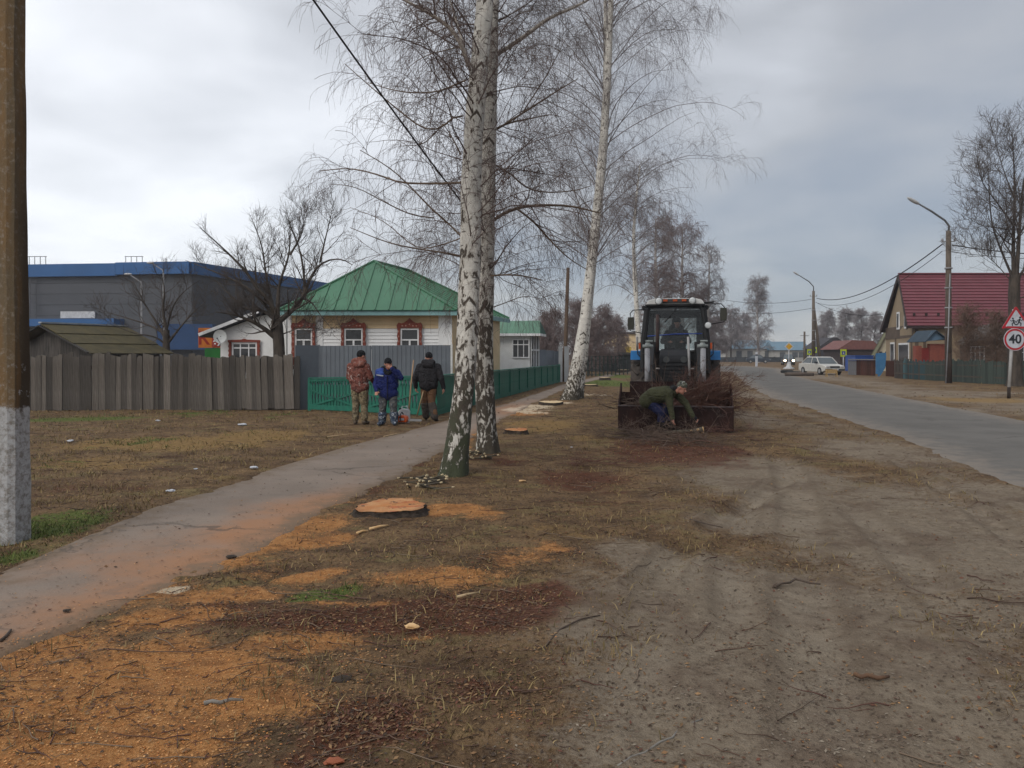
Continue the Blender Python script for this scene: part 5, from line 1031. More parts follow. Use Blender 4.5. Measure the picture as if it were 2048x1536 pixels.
# ------------------------------------------------------------ right side: houses, fences, cars
tan = mat('tan_render', (0.285,0.215,0.135), (0.25,0.19,0.12), .8, .85, bump=.1); brn = mat('brown_siding', (.115,.08,.055), None, 1, .8); redroof = mat('burgundy_metal_tile', (0.150,0.036,0.046), (0.125,0.031,0.038), .6, .45, bump=.06, vary=.06); dkr = mat('dark_roof_edge', (.04,.022,.02))
rh = thing('red_roofed_house', 'tan two storey house with steep burgundy tile roof beyond the lamp pole', 'house', (31, 62, 0))
Yf = 60.5; YK = 64.5; Yb = 69.0
FX = lambda px: (px-CX)*Yf/F
f0x = FX(1826); f1x = FX(2200); bkx = (1772-CX)*Yb/F; kx = (1797-CX)*YK/F
zE = W(0, 652, 60).z; zK = W(0, 549, YK).z
# walls: front, gable
gm = W(1797, 560, YK)
MB().box(f0x, f1x, Yf, Yf+.25, -.3, zE+.1).build('front_wall', tan, rh, local=False)
g0, g1, gk = Vector((f0x, Yf, 0)), Vector((bkx, Yb, 0)), Vector(((f0x+bkx)/2+.1, (Yf+Yb)/2, 0)); th_ = Vector((.25, .03, 0))
b = MB(); P5 = [(f0x, Yf+.26, -.3), (bkx, Yb, -.3), (bkx, Yb, zE-.4), (gk.x, gk.y, zK-.5), (f0x, Yf+.26, zE-.05)]; b.add(P5+[(p[0]+.25, p[1]+.0, p[2]) for p in P5], [(0,1,2,3,4),(9,8,7,6,5),(0,5,6,1),(1,6,7,2),(2,7,8,3),(3,8,9,4),(4,9,5,0)]); b.build('gable_wall', tan, rh, local=False)
bandd = lambda t, z, dx=-.03: Vector((f0x+(bkx-f0x)*t+dx, Yf+(Yb-Yf)*t, z))
MB().bar(bandd(0, 3.05), bandd(1, 3.05), .08, .2).build('trim_band', brn, rh, local=False); MB().bar(bandd(.0, 3.55, -.01), bandd(1, 3.55, -.01), .05, .8).build('brown_panel', brn, rh, local=False)
for t in (.01, .58): MB().bar(bandd(t, 1.5), bandd(t+.04, 1.5), .08, 3.0).build('corner_trim', brn, rh, local=False)
MB().box(f0x+.15, f0x+.4, Yf-.06, Yf-.005, 0, zE-.2).build('corner_trim', brn, rh, local=False); MB().box(f0x+.8, f0x+1.0, Yf-.05, Yf-.005, .6, zE-.3).build('corner_trim', brn, rh, local=False)
def gwin(t0_, t1_, z0_, z1_, frame=True):
    a, c = bandd(t0_, z0_, -.07), bandd(t1_, z1_, -.07); m_ = (z0_+z1_)/2
    f = MB().bar((a.x,a.y,m_), (c.x,c.y,m_), .07, z1_-z0_).build('window', trimw, rh, local=False)
    a2, c2 = bandd(t0_+.02, 0, -.115), bandd(t1_-.02, 0, -.115); o_ = MB().bar((a2.x,a2.y,m_), (c2.x,c2.y,m_), .03, z1_-z0_-.3).build('pane', win_g, f); o_.location = (-rh.location.x, -rh.location.y, 0)
gwin(.14, .26, 3.7, 5.25); gwin(.44, .53, 3.7, 5.15); gwin(.62, .78, .8, 2.65)
# big ground floor window on the gable (wide white frame)
gwin(.10, .46, .55, 2.55)
# roof: rows of tiles, each row a panel stepped over the one below; both slopes
eF0, eF1 = Vector(((1815-CX)*60/F, 60.0, zE)), Vector((f1x+1, 60.0, zE)); k0, k1 = Vector((kx, YK, zK)), Vector((f1x+3, YK, zK)); eB0, eB1 = Vector(((1761-CX)*69.4/F, 69.4, zE-.1)), Vector((f1x+3, 69.4, zE-.1))
n = 17
for k in range(n):
    a0, a1 = k/n, (k+1)/n+.01; o1 = Vector((0,-.035,.05)); o2 = Vector((0,0,.0))
    MB().plate([eF0.lerp(k0,a0)+o1, eF1.lerp(k1,a0)+o1, eF1.lerp(k1,a1)+o2, eF0.lerp(k0,a1)+o2], .03).build('roof_course', redroof, rh, local=False)
MB().plate([k0, k1, eB1, eB0], .05).build('rear_roof', redroof, rh, local=False)
MB().bar(k0+Vector((0,0,.08)), k1+Vector((0,0,.08)), .25, .1).build('ridge_cap', redroof, rh, local=False)
for a in (eF0, eB0): MB().bar(k0+Vector((-.03,0,-.15)), a+Vector((-.03,0,-.15)), .06, .34).build('verge_board', dkr, rh, local=False)
for e_ in ((eF0, k0), (eB0, k0)): MB().plate([e_[0]+Vector((0,0,-.12)), e_[1]+Vector((0,0,-.12)), e_[1]+Vector((1.3,0,-.12)), e_[0]+Vector((1.3,0,-.12))], .05).build('soffit', dkr, rh, local=False)
MB().bar(eF0+Vector((.0,.02,-.1)), eF1+Vector((0,.02,-.1)), .1, .16).build('gutter', dkr, rh, local=False)
for k in range(12):
    p = eF0.lerp(k0, .17)+Vector((.6+k*.95,-.06,.08)); MB().box(p.x-.09, p.x+.09, p.y-.06, p.y, p.z, p.z+.2).build('snow_guard', dkr, rh, local=False)
# porch gate with blue gable before it
pg = thing('gate_porch', 'small red brick gate porch with little blue gable roof', 'gate', (W(1865,740,57).x, 57, 0)); brick = mat('red_brick', (.25,.07,.045), (.19,.05,.035), 6, .85); 
px0 = W(1830,0,57).x; px1 = W(1900,0,57).x
MB().box(px0, W(1842,0,57).x, 56.9, 57.3, 0, 2.25).build('pier', brick, pg, local=False); MB().box(W(1842,0,57).x+.01, W(1858,0,57).x, 57, 57.1, 0, 2.1).build('door', mat('door_red', (.22,.02,.015)), pg, local=False)
MB().box(W(1858,0,57).x+.01, W(1872,0,57).x, 56.9, 57.3, 0, 2.4).build('pier', brick, pg, local=False); MB().box(W(1872,0,57).x+.01, px1, 57, 57.2, 0, 2.4).build('brick_wall', brick, pg, local=False)
cxp = W(1868,0,56.6).x; bl = mat('blue_gable', (.10,.17,.25), None, 1, .7); MB().prism([(cxp-.75,2.55),(cxp+.85,2.75),(cxp+.1,3.3),(cxp-.15,3.3)], 56.55, 56.6).build('gable', bl, pg, local=False)
MB().plate([(cxp-.8,56.3,2.55),(cxp,56.3,3.4),(cxp,59,3.4),(cxp-.8,59,2.55)], .05).plate([(cxp,56.3,3.4),(cxp+.95,56.3,2.7),(cxp+.95,59,2.7),(cxp,59,3.4)], .05).build('roof', mat('dark_blue_roof', (.03,.05,.07)), pg, local=False)
# cream gable house behind
cg = thing('cream_house', 'narrow cream gabled house left behind the red roofed house', 'house', (W(1768,0,78).x, 78, 0), R_(-25.6))
MB().prism([(-.75,-.2),(2.6,-.2),(2.6,2.6),(.9,5.4),(-.75,2.2)], 0, 6).build('wall', mat('cream_wall', (.56,.50,.36), None, 1, .8), cg); MB().plate([(-1.35,-.5,1.2),(.9,-.5,5.65),(.9,6.2,5.65),(-1.35,6.2,1.2)], .14).plate([(.9,-.5,5.65),(3.2,-.5,2.3),(3.2,6.2,2.3),(.9,6.2,5.65)], .14).build('roof', mat('olive_roof', (.13,.13,.08)), cg)
MB().plate([(-1.33,-.52,1.05),(.9,-.52,5.5),(.9,-.52,5.05),(-1.05,-.52,1.05)], .05).build('verge_board', mat('olive_board', (.22,.22,.14)), cg)
for px_ in (-.45, .1): MB().box(px_, px_+.3, -.06, -.005, .4, 1.9).build('window', win_g, cg)
# old wooden house right
oh = thing('old_house', 'old dark timber house with low roof right behind the bushes', 'house', (W(1990,0,50).x, 50, 0)); gw = mat('grey_log', (.085,.07,.055), (.05,.04,.032), 4, .9, (.6,1,6), vary=.2)
for k in range(10): MB().box(W(1925,0,50).x, W(2120,0,50).x, 50-.03*(k%2), 50.3, k*.25, k*.25+.24).build('plank', gw, oh, local=False)
MB().plate([(W(1915,0,49.5).x,49.5,W(0,672,49.5).z-.35),(W(2130,0,49.5).x,49.5,2.7),(W(2130,0,49.5).x,53,4.1),(W(1960,0,53).x,53,3.6)], .1).build('roof', mat('old_roof', (.07,.06,.055), (.045,.04,.035)), oh, local=False)
MB().bar(W(1915,689,49.4), W(1975,672,49.4), .05, .1).build('verge_board', mat('grey_board', (.2,.19,.17)), oh, local=False)
for px_, w__ in ((1955, .9), (2043, .9)): window(oh, W(px_,0,49.9).x, .85, w__, 1.3, 49.94, mull='g')
# roadside fences right
rf = thing('picket_fence', 'old dark grey green roadside fence beside the lamp pole', 'fence', (24, 47, 0)); cols_ = [(.05,.065,.055), (.03,.062,.068), (.05,.105,.115), (.10,.028,.02), (.06,.05,.042)]
ms = [board_mesh('slat', 1, 1.3, .03, mat('roadside_slat_%d' % k, c__, None, 3, .85, (2,2,.5), vary=.25), k+20, .04) for k, c__ in enumerate(cols_)]
ptsF = [(1790,45.0+8),(1830,50.0),(1880,47.5),(1960,43.5),(2060,40.5),(2200,38)]
Pw = [Vector((W(a,0,c).x, c, 0)) for a, c in ptsF]; tot = sum((Pw[k+1]-Pw[k]).length for k in range(len(Pw)-1)); s = 0; rr = random.Random(8)
k = 0; seg = 0; acc = 0
while s < tot-.2 and k < 150:
    while s-acc > (Pw[seg+1]-Pw[seg]).length: acc += (Pw[seg+1]-Pw[seg]).length; seg += 1
    d = (Pw[seg+1]-Pw[seg]).normalized(); p = Pw[seg]+d*(s-acc); pxx = CX+p.x*F/p.y
    m_i = 1 if 1812 < pxx < 1850 and k % 4 else (2 if 1806 < pxx <= 1814 else (0 if pxx > 1850 else 4)); wv = rr.uniform(.14,.17)
    inst(ms[m_i], 'slat', rf, p-rf.location, (rr.uniform(-.02,.02), rr.uniform(-.02,.02), math.atan2(d.y,d.x)), (wv,1,rr.uniform(.88,1.02))); s += .172; k += 1
for z in (.35, 1.0):
    for q0, q1 in zip(Pw[:-1], Pw[1:]): MB().bar(q0+Vector((0,.05,z)), q1+Vector((0,.05,z)), .05, .08).build('rail', wood_rail, rf, local=False)
bf = thing('board_fence', 'low brown board fence with pale rail left of the blue gate leaf', 'fence', (W(1720,0,62).x, 62, 0)); bw = mat('brown_red_board', (.085,.035,.025), None, 3, .85, vary=.25); gb = mat('grey_board2', (.2,.2,.21), None, 3, .8)
bm1, bm2 = board_mesh('board', 1, 1.15, .03, bw, 2), board_mesh('board', 1, 1.15, .03, gb, 3)
for k in range(26):
    px_ = 1698 + k*4.2; p = W(px_, 0, 62 - k*.25); 
    if 1752 < px_ < 1772: continue
    inst(bm2 if px_ < 1714 else bm1, 'board', bf, (p.x-bf.location.x, p.y-62, 0), (0,0,-.9*0), (.155,1,1))
MB().bar((W(1697,0,61.9).x, 61.9, 1.22), (W(1750,0,58.7).x, 58.7, 1.22), .1, .07).build('rail', mat('grey_board', (.2,.19,.17)), bf, local=False)
bg_ = thing('gate_leaf', 'bright blue standing gate leaf between brown fence and house', 'gate', (W(1763,0,57.5).x, 57.5, 0)); blu = mat('gate_blue', (.05,.17,.32), (.04,.13,.26), 2, .6); MB().prism([(-.42,.2),(-.1,0.05),(.25,.6),(.34,1.5),(.3,1.75),(-.42,1.7)], -.04, .04).build('panel', blu, bg_); MB().box(-.25,-.15,-.07,.07,-.02,1.0).build('post', blu, bg_)
bk = thing('blue_container', 'bright blue metal container behind the brown fence', 'container', (W(1726,0,74).x, 74, 0)); MB().box(-.75,1.0,0,2.2,0,1.45, ).build('body', mat('container_blue', (.02,.07,.28), None, 2, .5), bk)
for k in range(9): MB().box(-.70+k*.2, -.65+k*.2, -.03, -.002, .1, 1.4).build('rib', mat('container_blue', (.02,.07,.28)), bk)
MB().box(-.8,1.05,-.05,2.25,1.453,1.52).build('lid', mat('container_blue', (.02,.07,.28)), bk)
dh = thing('dark_house', 'dark brown house with dull red roof behind the blue container', 'house', (W(1722,0,95).x, 95, 0)); MB().box(-2.6,2.0,0,5,0,2.2).build('wall', mat('dark_timber', (.045,.03,.028)), dh); MB().prism([(-3.0,2.2),(2.4,2.2),(1.4,3.25),(-1.2,3.35)], -.3, 5.3).build('roof', mat('dull_red_roof', (.17,.07,.06)), dh)
dh2 = thing('dark_house', 'dark blackish house far behind the white car', 'house', (W(1668,0,110).x, 110, 0)); MB().box(-2.2,2.2,0,5,0,2.4).build('wall', mat('dark_timber2', (.05,.05,.06)), dh2); MB().prism([(-2.6,2.4),(2.6,2.4),(.3,4.0),(-.3,4.0)], -.3, 5.3).build('roof', mat('dark_roof3', (.045,.04,.045)), dh2)
# long blue roofed buildings at the bend
bluer = mat('pale_blue_roof', (.13,.21,.27), (.11,.18,.23), .3, .6); far_w = mat('far_white_wall', (.42,.41,.38), None, .5, .9); dkw = mat('far_window', (.10,.11,.12), None, 1, .5)
for (pa, pb, Yd, eave, ridge, gname, lab, wins) in ((1452, 1548, 175, 697, 685, 'blue roofed houses at the bend', 'long low house with pale blue roof at the road bend', (1478, 1500, 1535)), (1552, 1618, 170, 700, 688, 'blue roofed houses at the bend', 'shorter blue roofed house behind the priority sign', (1565, 1590, 1603))):
    a, c = W(pa, 715, Yd), W(pb, 715, Yd); t = thing('long_house', lab, 'house', ((a.x+c.x)/2, Yd, 0), group=gname); hw = (c.x-a.x)/2; ze_ = W(0, eave, Yd).z; zr = W(0, ridge, Yd).z+.6
    MB().box(-hw, hw, 0, 8, 0, ze_).build('wall', far_w, t); MB().prism([(-.5, ze_-.05), (8.5, ze_-.05), (4, zr)], -hw-.4, hw+.4, 'x').build('roof', bluer, t)
    for wpx in wins: xx = W(wpx, 0, Yd).x - t.location.x; wdw = MB().box(xx-.6, xx+.6, -.06, -.005, .9, ze_-.5).build('window', dkw, t); 
fh = thing('dark_fence', 'low dark fence before the long blue roofed house', 'fence', (W(1500,0,160).x, 160, 0)); MB().box(-7,9,0,.1,0,1.0).build('panel', mat('far_dark_fence', (.05,.055,.06)), fh)
for k in range(9): MB().box(-7+k*2-.1, -7+k*2+.1, -.12, -.01, 0, 1.1).build('post', mat('far_dark_fence', (.05,.055,.06)), fh)
mk_ = thing('marker_post', 'short white marker post where the road bends', 'post', tuple(G(1513, 733))); MB().box(-.12,.12,-.12,.12,0,1.9).build('shaft', white_p, mk_); MB().box(-.125,.125,-.125,.125,1.4,1.6).build('black_band', black_p, mk_)

def car(name, lab, cat, loc, rz, paint, lights=False, L=4.1, wd=1.66, h=1.42, boxy=False, group=None):
    """local: front towards -y"""
    t = thing(name, lab, cat, loc, rz, group); pm_ = paint; gl = glass_mat('car_glass', (.10,.12,.13)); hw = wd/2
    prof = [(-L/2, .35), (-L/2, .62), (-L/2+.06, .74), (-L/2+1.0, .88), (L/2-.85 if not boxy else L/2-.1, .93), (L/2-.03, .86), (L/2, .6), (L/2, .33), (L/2-.5,.24), (-L/2+.5,.24)]
    b = MB(); b.prism(prof, -hw, hw, 'x'); b.build('body', pm_, t, bevel=.05)
    cab = [(-L/2+.95, .88), (-L/2+1.55, h-.05), (-L/2+1.75, h), (L/2-1.15 if not boxy else L/2-.2, h), (L/2-.45 if not boxy else L/2-.1, .92)]
    vs = []; 
    for s_ in (-1, 1):
        for (y, z) in cab: vs.append((s_*(hw-.05-(z-.88)*.28), y, z))
    n = len(cab); fs = [tuple(range(n))[::-1], tuple(range(n, 2*n))] + [(k, k+1, k+1+n, k+n) for k in range(n-1)] + [(n-1, 0, n, 2*n-1)]
    MB().add(vs, fs).build('cabin_glass', gl, t)
    MB().add([(s_*(hw-.05-(z-.88)*.28)*.99, y, z+.012) for s_ in (-1,1) for (y, z) in cab[1:4]] + [(s_*(hw-.05-(h-.1-.88)*.28), y, z-.05) for s_ in (-1,1) for (y, z) in cab[1:4]], [(0,1,4,3),(1,2,5,4),(0,3,9,6),(0,6,7,1),(1,7,8,2),(2,8,11,5),(3,4,10,9),(4,5,11,10)]).build('roof', pm_, t)
    for s_ in (-1, 1):
        pil = MB()
        for (a, c) in ((cab[0], cab[1]), (cab[4], cab[3])): pil.bar((s_*(hw-.045-(a[1]-.88)*.28), a[0], a[1]), (s_*(hw-.045-(c[1]-.88)*.28), c[0], c[1]), .05, .05)
        ym_ = .1; pil.bar((s_*(hw-.045), ym_, .9), (s_*(hw-.045-(h-.88)*.28), ym_, h), .04, .06); pil.build('pillar', pm_, t)
        MB().box(s_*hw-.008, s_*hw+.008, -.75, .75, .45, .80).build('door', pm_, t); MB().bar((s_*(hw+.02), -.8, .95), (s_*(hw+.16), -.85, 1.0), .12, .12).build('mirror', black_p, t)
        for y in (-L/2+.8, L/2-.75):
            w__ = MB().disc((s_*(hw-.08), y, .30), .30, .2, 20, 'x').build('wheel', mat('tyre_rubber', (.02,.02,.02)), t); MB().disc((s_*(hw+.025), y, .30), .17, .02, 14, 'x').build('rim', mat('rim_grey', (.3,.3,.3), None, 2, .4), w__)
    hlm = mat('headlamp_glass', (.5,.5,.5), None, 2, .2, bump=0)
    if lights:
        m = NT('lit_headlamp'); m.b.inputs['Emission Color'].default_value = (1, .78, .5, 1); m.b.inputs['Emission Strength'].default_value = 9; hlm = m.done((.9,.8,.7), .3)
    for s_ in (-1, 1): MB().ell((s_*(hw-.24), -L/2-.01, .66), (.16,.05,.09) if not lights else (.17,.05,.15), 10, 6).build('headlight', hlm, t, True)
    MB().box(-.4,.4,-L/2-.02,-L/2+.02,.56,.70).build('grille', black_p, t); MB().box(-hw+.02,hw-.02,-L/2-.07,-L/2+.05,.33,.50).build('bumper', mat('bumper_dark', (.06,.06,.06)), t); MB().box(-.26,.26,-L/2-.085,-L/2-.072,.37,.48).build('number_plate', white_p, t)
    return t
c1_ = G(1668, 750); car('parked_car', 'white hatchback parked on the verge near the brown fence', 'car', (c1_[0]-.35, c1_[1]+1.7, 0), R_(8), mat('white_car_paint', (.55,.54,.50), (.48,.47,.43), 2, .3, bump=0))
c2_ = G(1585, 730); car('approaching_car', 'dark car with lit headlights coming round the bend', 'car', (c2_[0], c2_[1]+2, 0), R_(-14), mat('black_car_paint', (.03,.03,.035), None, 2, .3, bump=0), True, h=1.6)
c3_ = G(1562, 728); car('parked_car', 'dark estate car standing sideways left of the lit car', 'car', (c3_[0], c3_[1]+12, 0), R_(75), mat('navy_car_paint', (.035,.045,.06), None, 2, .3, bump=0), h=1.5, group=None)
ybx = G(1663, 754); yc = thing('road_barrier', 'small faded yellow road barrier before the white car', 'barrier', (ybx[0], ybx[1], 0)); ypm = mat('faded_yellow', (.38,.25,.10), (.25,.17,.08), 6, .8)
MB().box(-.42,.42,-.03,.03,.28,.55).build('board', ypm, yc); 
for s_ in (-.36, .36): MB().bar((s_,-.15,0),(s_,0,.5),.05,.05).bar((s_,.15,0),(s_,0,.5),.05,.05).build('leg', ypm, yc)
for px_, py_, lab in ((1574, 746, 'worn black tyre lying flat nearest the priority sign base'), (1588, 749, 'worn black tyre lying flat beside its neighbour on the verge')):
    g_ = G(px_, py_); t = MB(); ring = []
    vs, fs = [], []
    for k in range(20):
        a = 2*math.pi*k/20
        for j in range(8): b_ = 2*math.pi*j/8; rr_ = .42+.13*math.cos(b_); vs.append((rr_*math.cos(a), rr_*math.sin(a), .13+.13*math.sin(b_)))
    for k in range(20):
        for j in range(8): fs.append((k*8+j, ((k+1)%20)*8+j, ((k+1)%20)*8+(j+1)%8, k*8+(j+1)%8))
    o = t.add(vs, fs).build('old_tyre', mat('tyre_rubber', (.02,.02,.02)), None, True); o.location = g_; tag(o, lab, 'tyre', 'old tyres on the verge')
lg = G(1600, 752); o = MB().tube([(-1.1,0,.13),(0,.05,.15),(1.0,-.1,.12)], [.14,.15,.13], 10).build('log', mat('log_bark', (.11,.085,.07), None, 5, .9), None, True); o.location = lg; tag(o, 'short grey log lying on the far verge by the tyres', 'log')
# ------------------------------------------------------------ people
def solid(name, prims, vox, m_, parent, smooth_it=4, detail=None):
    """closed rounded shapes fused into one continuous skin"""
    b = MB()
    for p in prims:
        if p[0] == 'c':
            _, a, c, ra, rb = p; a = Vector(a); c = Vector(c); d = c-a; L = d.length
            if L < 1e-4: continue
            Mx = Matrix.Translation(a) @ d.to_track_quat('Z', 'Y').to_matrix().to_4x4(); vs, fs = [], []; n = 14; st = []
            for k in range(5): t = math.pi/2*k/5; st.append((-ra*math.cos(t), ra*math.sin(t)))
            for k in range(5): t = k/4; st.append((L*t, ra+(rb-ra)*t))
            for k in range(1, 6): t = math.pi/2*k/5; st.append((L+rb*math.sin(t), rb*math.cos(t)))
            sq = p[5] if len(p) > 5 else 1.0
            for z, r in st:
                for j in range(n): an = 2*math.pi*j/n; vs.append((max(r,.0005)*math.cos(an), max(r,.0005)*math.sin(an)*1.0, z))
            for i in range(len(st)-1):
                for j in range(n): fs.append((i*n+j, i*n+(j+1)%n, (i+1)*n+(j+1)%n, (i+1)*n+j))
            fs += [tuple(range(n))[::-1], tuple((len(st)-1)*n+j for j in range(n))]; b.add(vs, fs, Mx)
        else:
            _, c, r, rot = p; Mx = Matrix.Translation(Vector(c)) @ (rot.to_matrix().to_4x4() if rot else Matrix.Identity(4)); b.ell((0,0,0), r, 16, 12, Mx)
    o = b.build('tmp', None); md = o.modifiers.new('r', 'REMESH'); md.mode = 'VOXEL'; md.voxel_size = vox
    sm = o.modifiers.new('s', 'SMOOTH'); sm.iterations = smooth_it; sm.factor = .5
    dg = bpy.context.evaluated_depsgraph_get(); me = bpy.data.meshes.new_from_object(o.evaluated_get(dg)); bpy.data.objects.remove(o)
    me.name = name; me.materials.clear(); me.materials.append(m_); me.shade_smooth()
    o = bpy.data.objects.new(name, me); COL.objects.link(o); o.parent = parent; return o
def camo(name, pal, scale=9):
    m = NT(name); P = m.coord('Object'); n1 = m.noise(P, scale, 3, .6, .6); n2 = m.noise(m.coord('Object', (1,1,1), (5,3,2)), scale*1.7, 3, .6, .6)
    c = m.ramp(n1, [(0, pal[0]), (.44, pal[1]), (.53, pal[2]), (.60, pal[0])], 'CONSTANT'); c = m.mix(m.math('GREATER_THAN', n2, .60), c, pal[3]); m.bump(m.noise(m.coord('Object', (1,1,1.6)), 7, 3, .55, 1.2), 1.0, .07); m.b.inputs['Specular IOR Level'].default_value = .15; return m.done(c, .9)
def cloth(name, c1, c2=None, sc=5):
    if name in _mc: return _mc[name]
    m = NT(name); P = m.coord('Object'); c2 = c2 or tuple(q*.72 for q in c1); f = m.noise(m.coord('Object', (1,1,1.6)), 7, 3, .55, 1.2); fine = m.noise(P, 60, 3, .6)
    col = m.mix(m.step(m.noise(P, sc, 4, .6), .3, .7), c1, c2); col = m.mix(m.math('MULTIPLY', m.step(fine, .55, .75), .25), col, tuple(min(1, q*1.8+.02) for q in c1))
    m.bump(m.math('ADD', f, m.math('MULTIPLY', fine, .06)), 1.0, .07); m.b.inputs['Specular IOR Level'].default_value = .15; _mc[name] = m.done(col, .9); return _mc[name]
skin = mat('skin', (.42,.21,.15), (.36,.16,.11), 8, .55, bump=.05)
def hand(wr, dirv, side, curl=.5, flat=Vector((0,0,1)), s=1.0):
    """palm, four bent fingers and a thumb"""
    wr = Vector(wr); d = Vector(dirv).normalized(); n = Vector(flat); n = (n - d*n.dot(d)).normalized(); w_ = d.cross(n).normalized()*side; P = []
    pe = wr + d*.085*s; P.append(('c', wr, pe, .026*s, .030*s)); P.append(('c', wr+w_*.018*s, pe+w_*.024*s, .02*s, .017*s)); P.append(('c', wr-w_*.018*s, pe-w_*.024*s, .02*s, .017*s))
    for k, L in enumerate((.070, .080, .075, .058)):
        o = (k-1.5)*.0215*s; a = pe + w_*-o; dd = (d + n*-curl*.5).normalized(); b_ = a + dd*L*.5*s; d3 = (d*(1-curl*.6) + n*-curl).normalized(); c = b_ + d3*L*.55*s; P += [('c', a, b_, .0095*s, .009*s), ('c', b_, c, .009*s, .0075*s)]
    a = wr + w_*.028*s + d*.02*s; b_ = a + (w_*.7+d*.7)*.045*s; P += [('c', a, b_, .012*s, .011*s), ('c', b_, b_ + (d+w_*.15-n*curl*.6).normalized()*.03*s, .010*s, .008*s)]
    return P
def head(c, f, up=Vector((0,0,1)), s=1.0):
    c = Vector(c); f = Vector(f).normalized(); up = (up-f*up.dot(f)).normalized(); r = f.cross(up).normalized(); q = Matrix((r, f, up)).transposed().to_quaternion()
    at = lambda a, b_, z: c + r*a*s + f*b_*s + up*z*s
    return [('e', at(0,-.01,.02), (.076*s,.094*s,.105*s), q), ('e', at(0,.025,-.06), (.056*s,.062*s,.06*s), q), ('c', at(0,.082,.0), at(0,.112,-.032), .010*s, .015*s), ('e', at(0,.078,-.062), (.026*s,.014*s,.009*s), q),
            ('e', at(0,.074,.028), (.05*s,.015*s,.009*s), q), ('e', at(.08,-.005,-.01), (.012*s,.02*s,.03*s), q), ('e', at(-.08,-.005,-.01), (.012*s,.02*s,.03*s), q), ('e', at(0,.068,-.098), (.025*s,.02*s,.018*s), q)], at, q
def person(label, loc, J, mats, hatm, extra_j=(), face=None, up=Vector((0,0,1)), hands=None, hood=None, grp=None, collar=None, trouser_low=None, jr=1.0, hat_brim=False):
    t = thing('person', label, 'person', loc, group=grp); j = {k: Vector(v) for k, v in J.items()}
    hp, at, q = head(j['head'], face, up)
    B = list(hp) + [('c', j['neck'], j['head']+Vector((0,0,-.03)), .052, .05), ('c', j['chest'], j['neck'], .12, .055), ('c', j['pelvis'], j['chest'], .12, .13)]
    for s in 'LR':
        B += [('c', j['sh'+s], j['el'+s], .045, .038), ('c', j['el'+s], j['wr'+s], .036, .026), ('c', j['hip'+s], j['kn'+s], .075, .05), ('c', j['kn'+s], j['an'+s], .05, .035), ('c', j['an'+s], j['toe'+s], .035, .03), ('c', j['chest'], j['sh'+s], .08, .05), ('c', j['pelvis'], j['hip'+s], .1, .08)]
        hd = hands[s]; B += hand(j['wr'+s], hd[0], 1 if s == 'R' else -1, hd[1], hd[2])
    solid('body', B, .0085, skin, t, 2)
    r = jr; wdv = (j['shR']-j['shL']).normalized(); K = [('c', j['chest']-wdv*.09, j['chest']+wdv*.09, .15*r, .15*r), ('c', j['waist']-wdv*.075, j['waist']+wdv*.075, .155*r, .155*r), ('c', j['hem']-wdv*.07, j['hem']+wdv*.07, .15*r, .15*r),
         ('c', j['chest'], j['waist'], .16*r, .165*r), ('c', j['waist'], j['hem'], .165*r, .165*r), ('c', j['chest'], j['neck']-(j['neck']-j['chest'])*.15, .14*r, .085*r), ('c', j['chest']-wdv*.09, j['waist']-wdv*.08, .145*r, .15*r), ('c', j['chest']+wdv*.09, j['waist']+wdv*.08, .145*r, .15*r)]
    for s in 'LR': K += [('c', j['sh'+s], j['el'+s], .082*r, .066*r), ('c', j['el'+s], j['wr'+s], .064*r, .050*r), ('c', j['chest']+(j['neck']-j['chest'])*.5, j['sh'+s], .09*r, .085*r)]
    jk = solid('jacket', K, .013, mats[0], t, 5)
    Tt = []
    for s in 'LR': Tt += [('c', j['pelvis'], j['hip'+s], .13, .115), ('c', j['hip'+s], j['kn'+s], .115, .092), ('c', j['kn'+s], j['an'+s]+Vector((0,0,.06)), .090, .080)]
    solid('trousers', Tt, .013, mats[1], t, 4)
    for s in 'LR':
        a = j['an'+s]; d = (j['toe'+s]-a); b_ = [('c', a+(j['kn'+s]-a)*mats[3], a+Vector((0,0,-.0)), .104 if mats[3] > .2 else .062, .092 if mats[3] > .2 else .06), ('c', a+Vector((0,0,-.035)), j['toe'+s], .055, .045), ('c', a+Vector((0,0,-.035)), a-d*.25+Vector((0,0,-.035)), .042, .036)]
        bo = solid('boot', b_, .010, mats[2], t, 3)
    hm = [('e', at(0,-.018,.055), (.088,.106,.088), q), ('e', at(0,-.02,.035), (.091,.108,.05), q), ('e', at(0,-.05,.02), (.085,.075,.06), q)]
    h_ = solid('hat', hm, .009, hatm, t, 3)
    if face is not None:
        for s in (-1, 1): MB().ell(tuple(at(s*.030,.0815,.008)), (.010,.007,.006), 8, 6).build('eye', black_p, t, True)
    if hood: solid('hood', [('c', Vector(a), Vector(b_), ra, rb) for a, b_, ra, rb in hood], .012, collar or mats[0], t, 4)
    return t, j, at
blackwool = cloth('black_wool', (.012,.012,.014), None, 20)
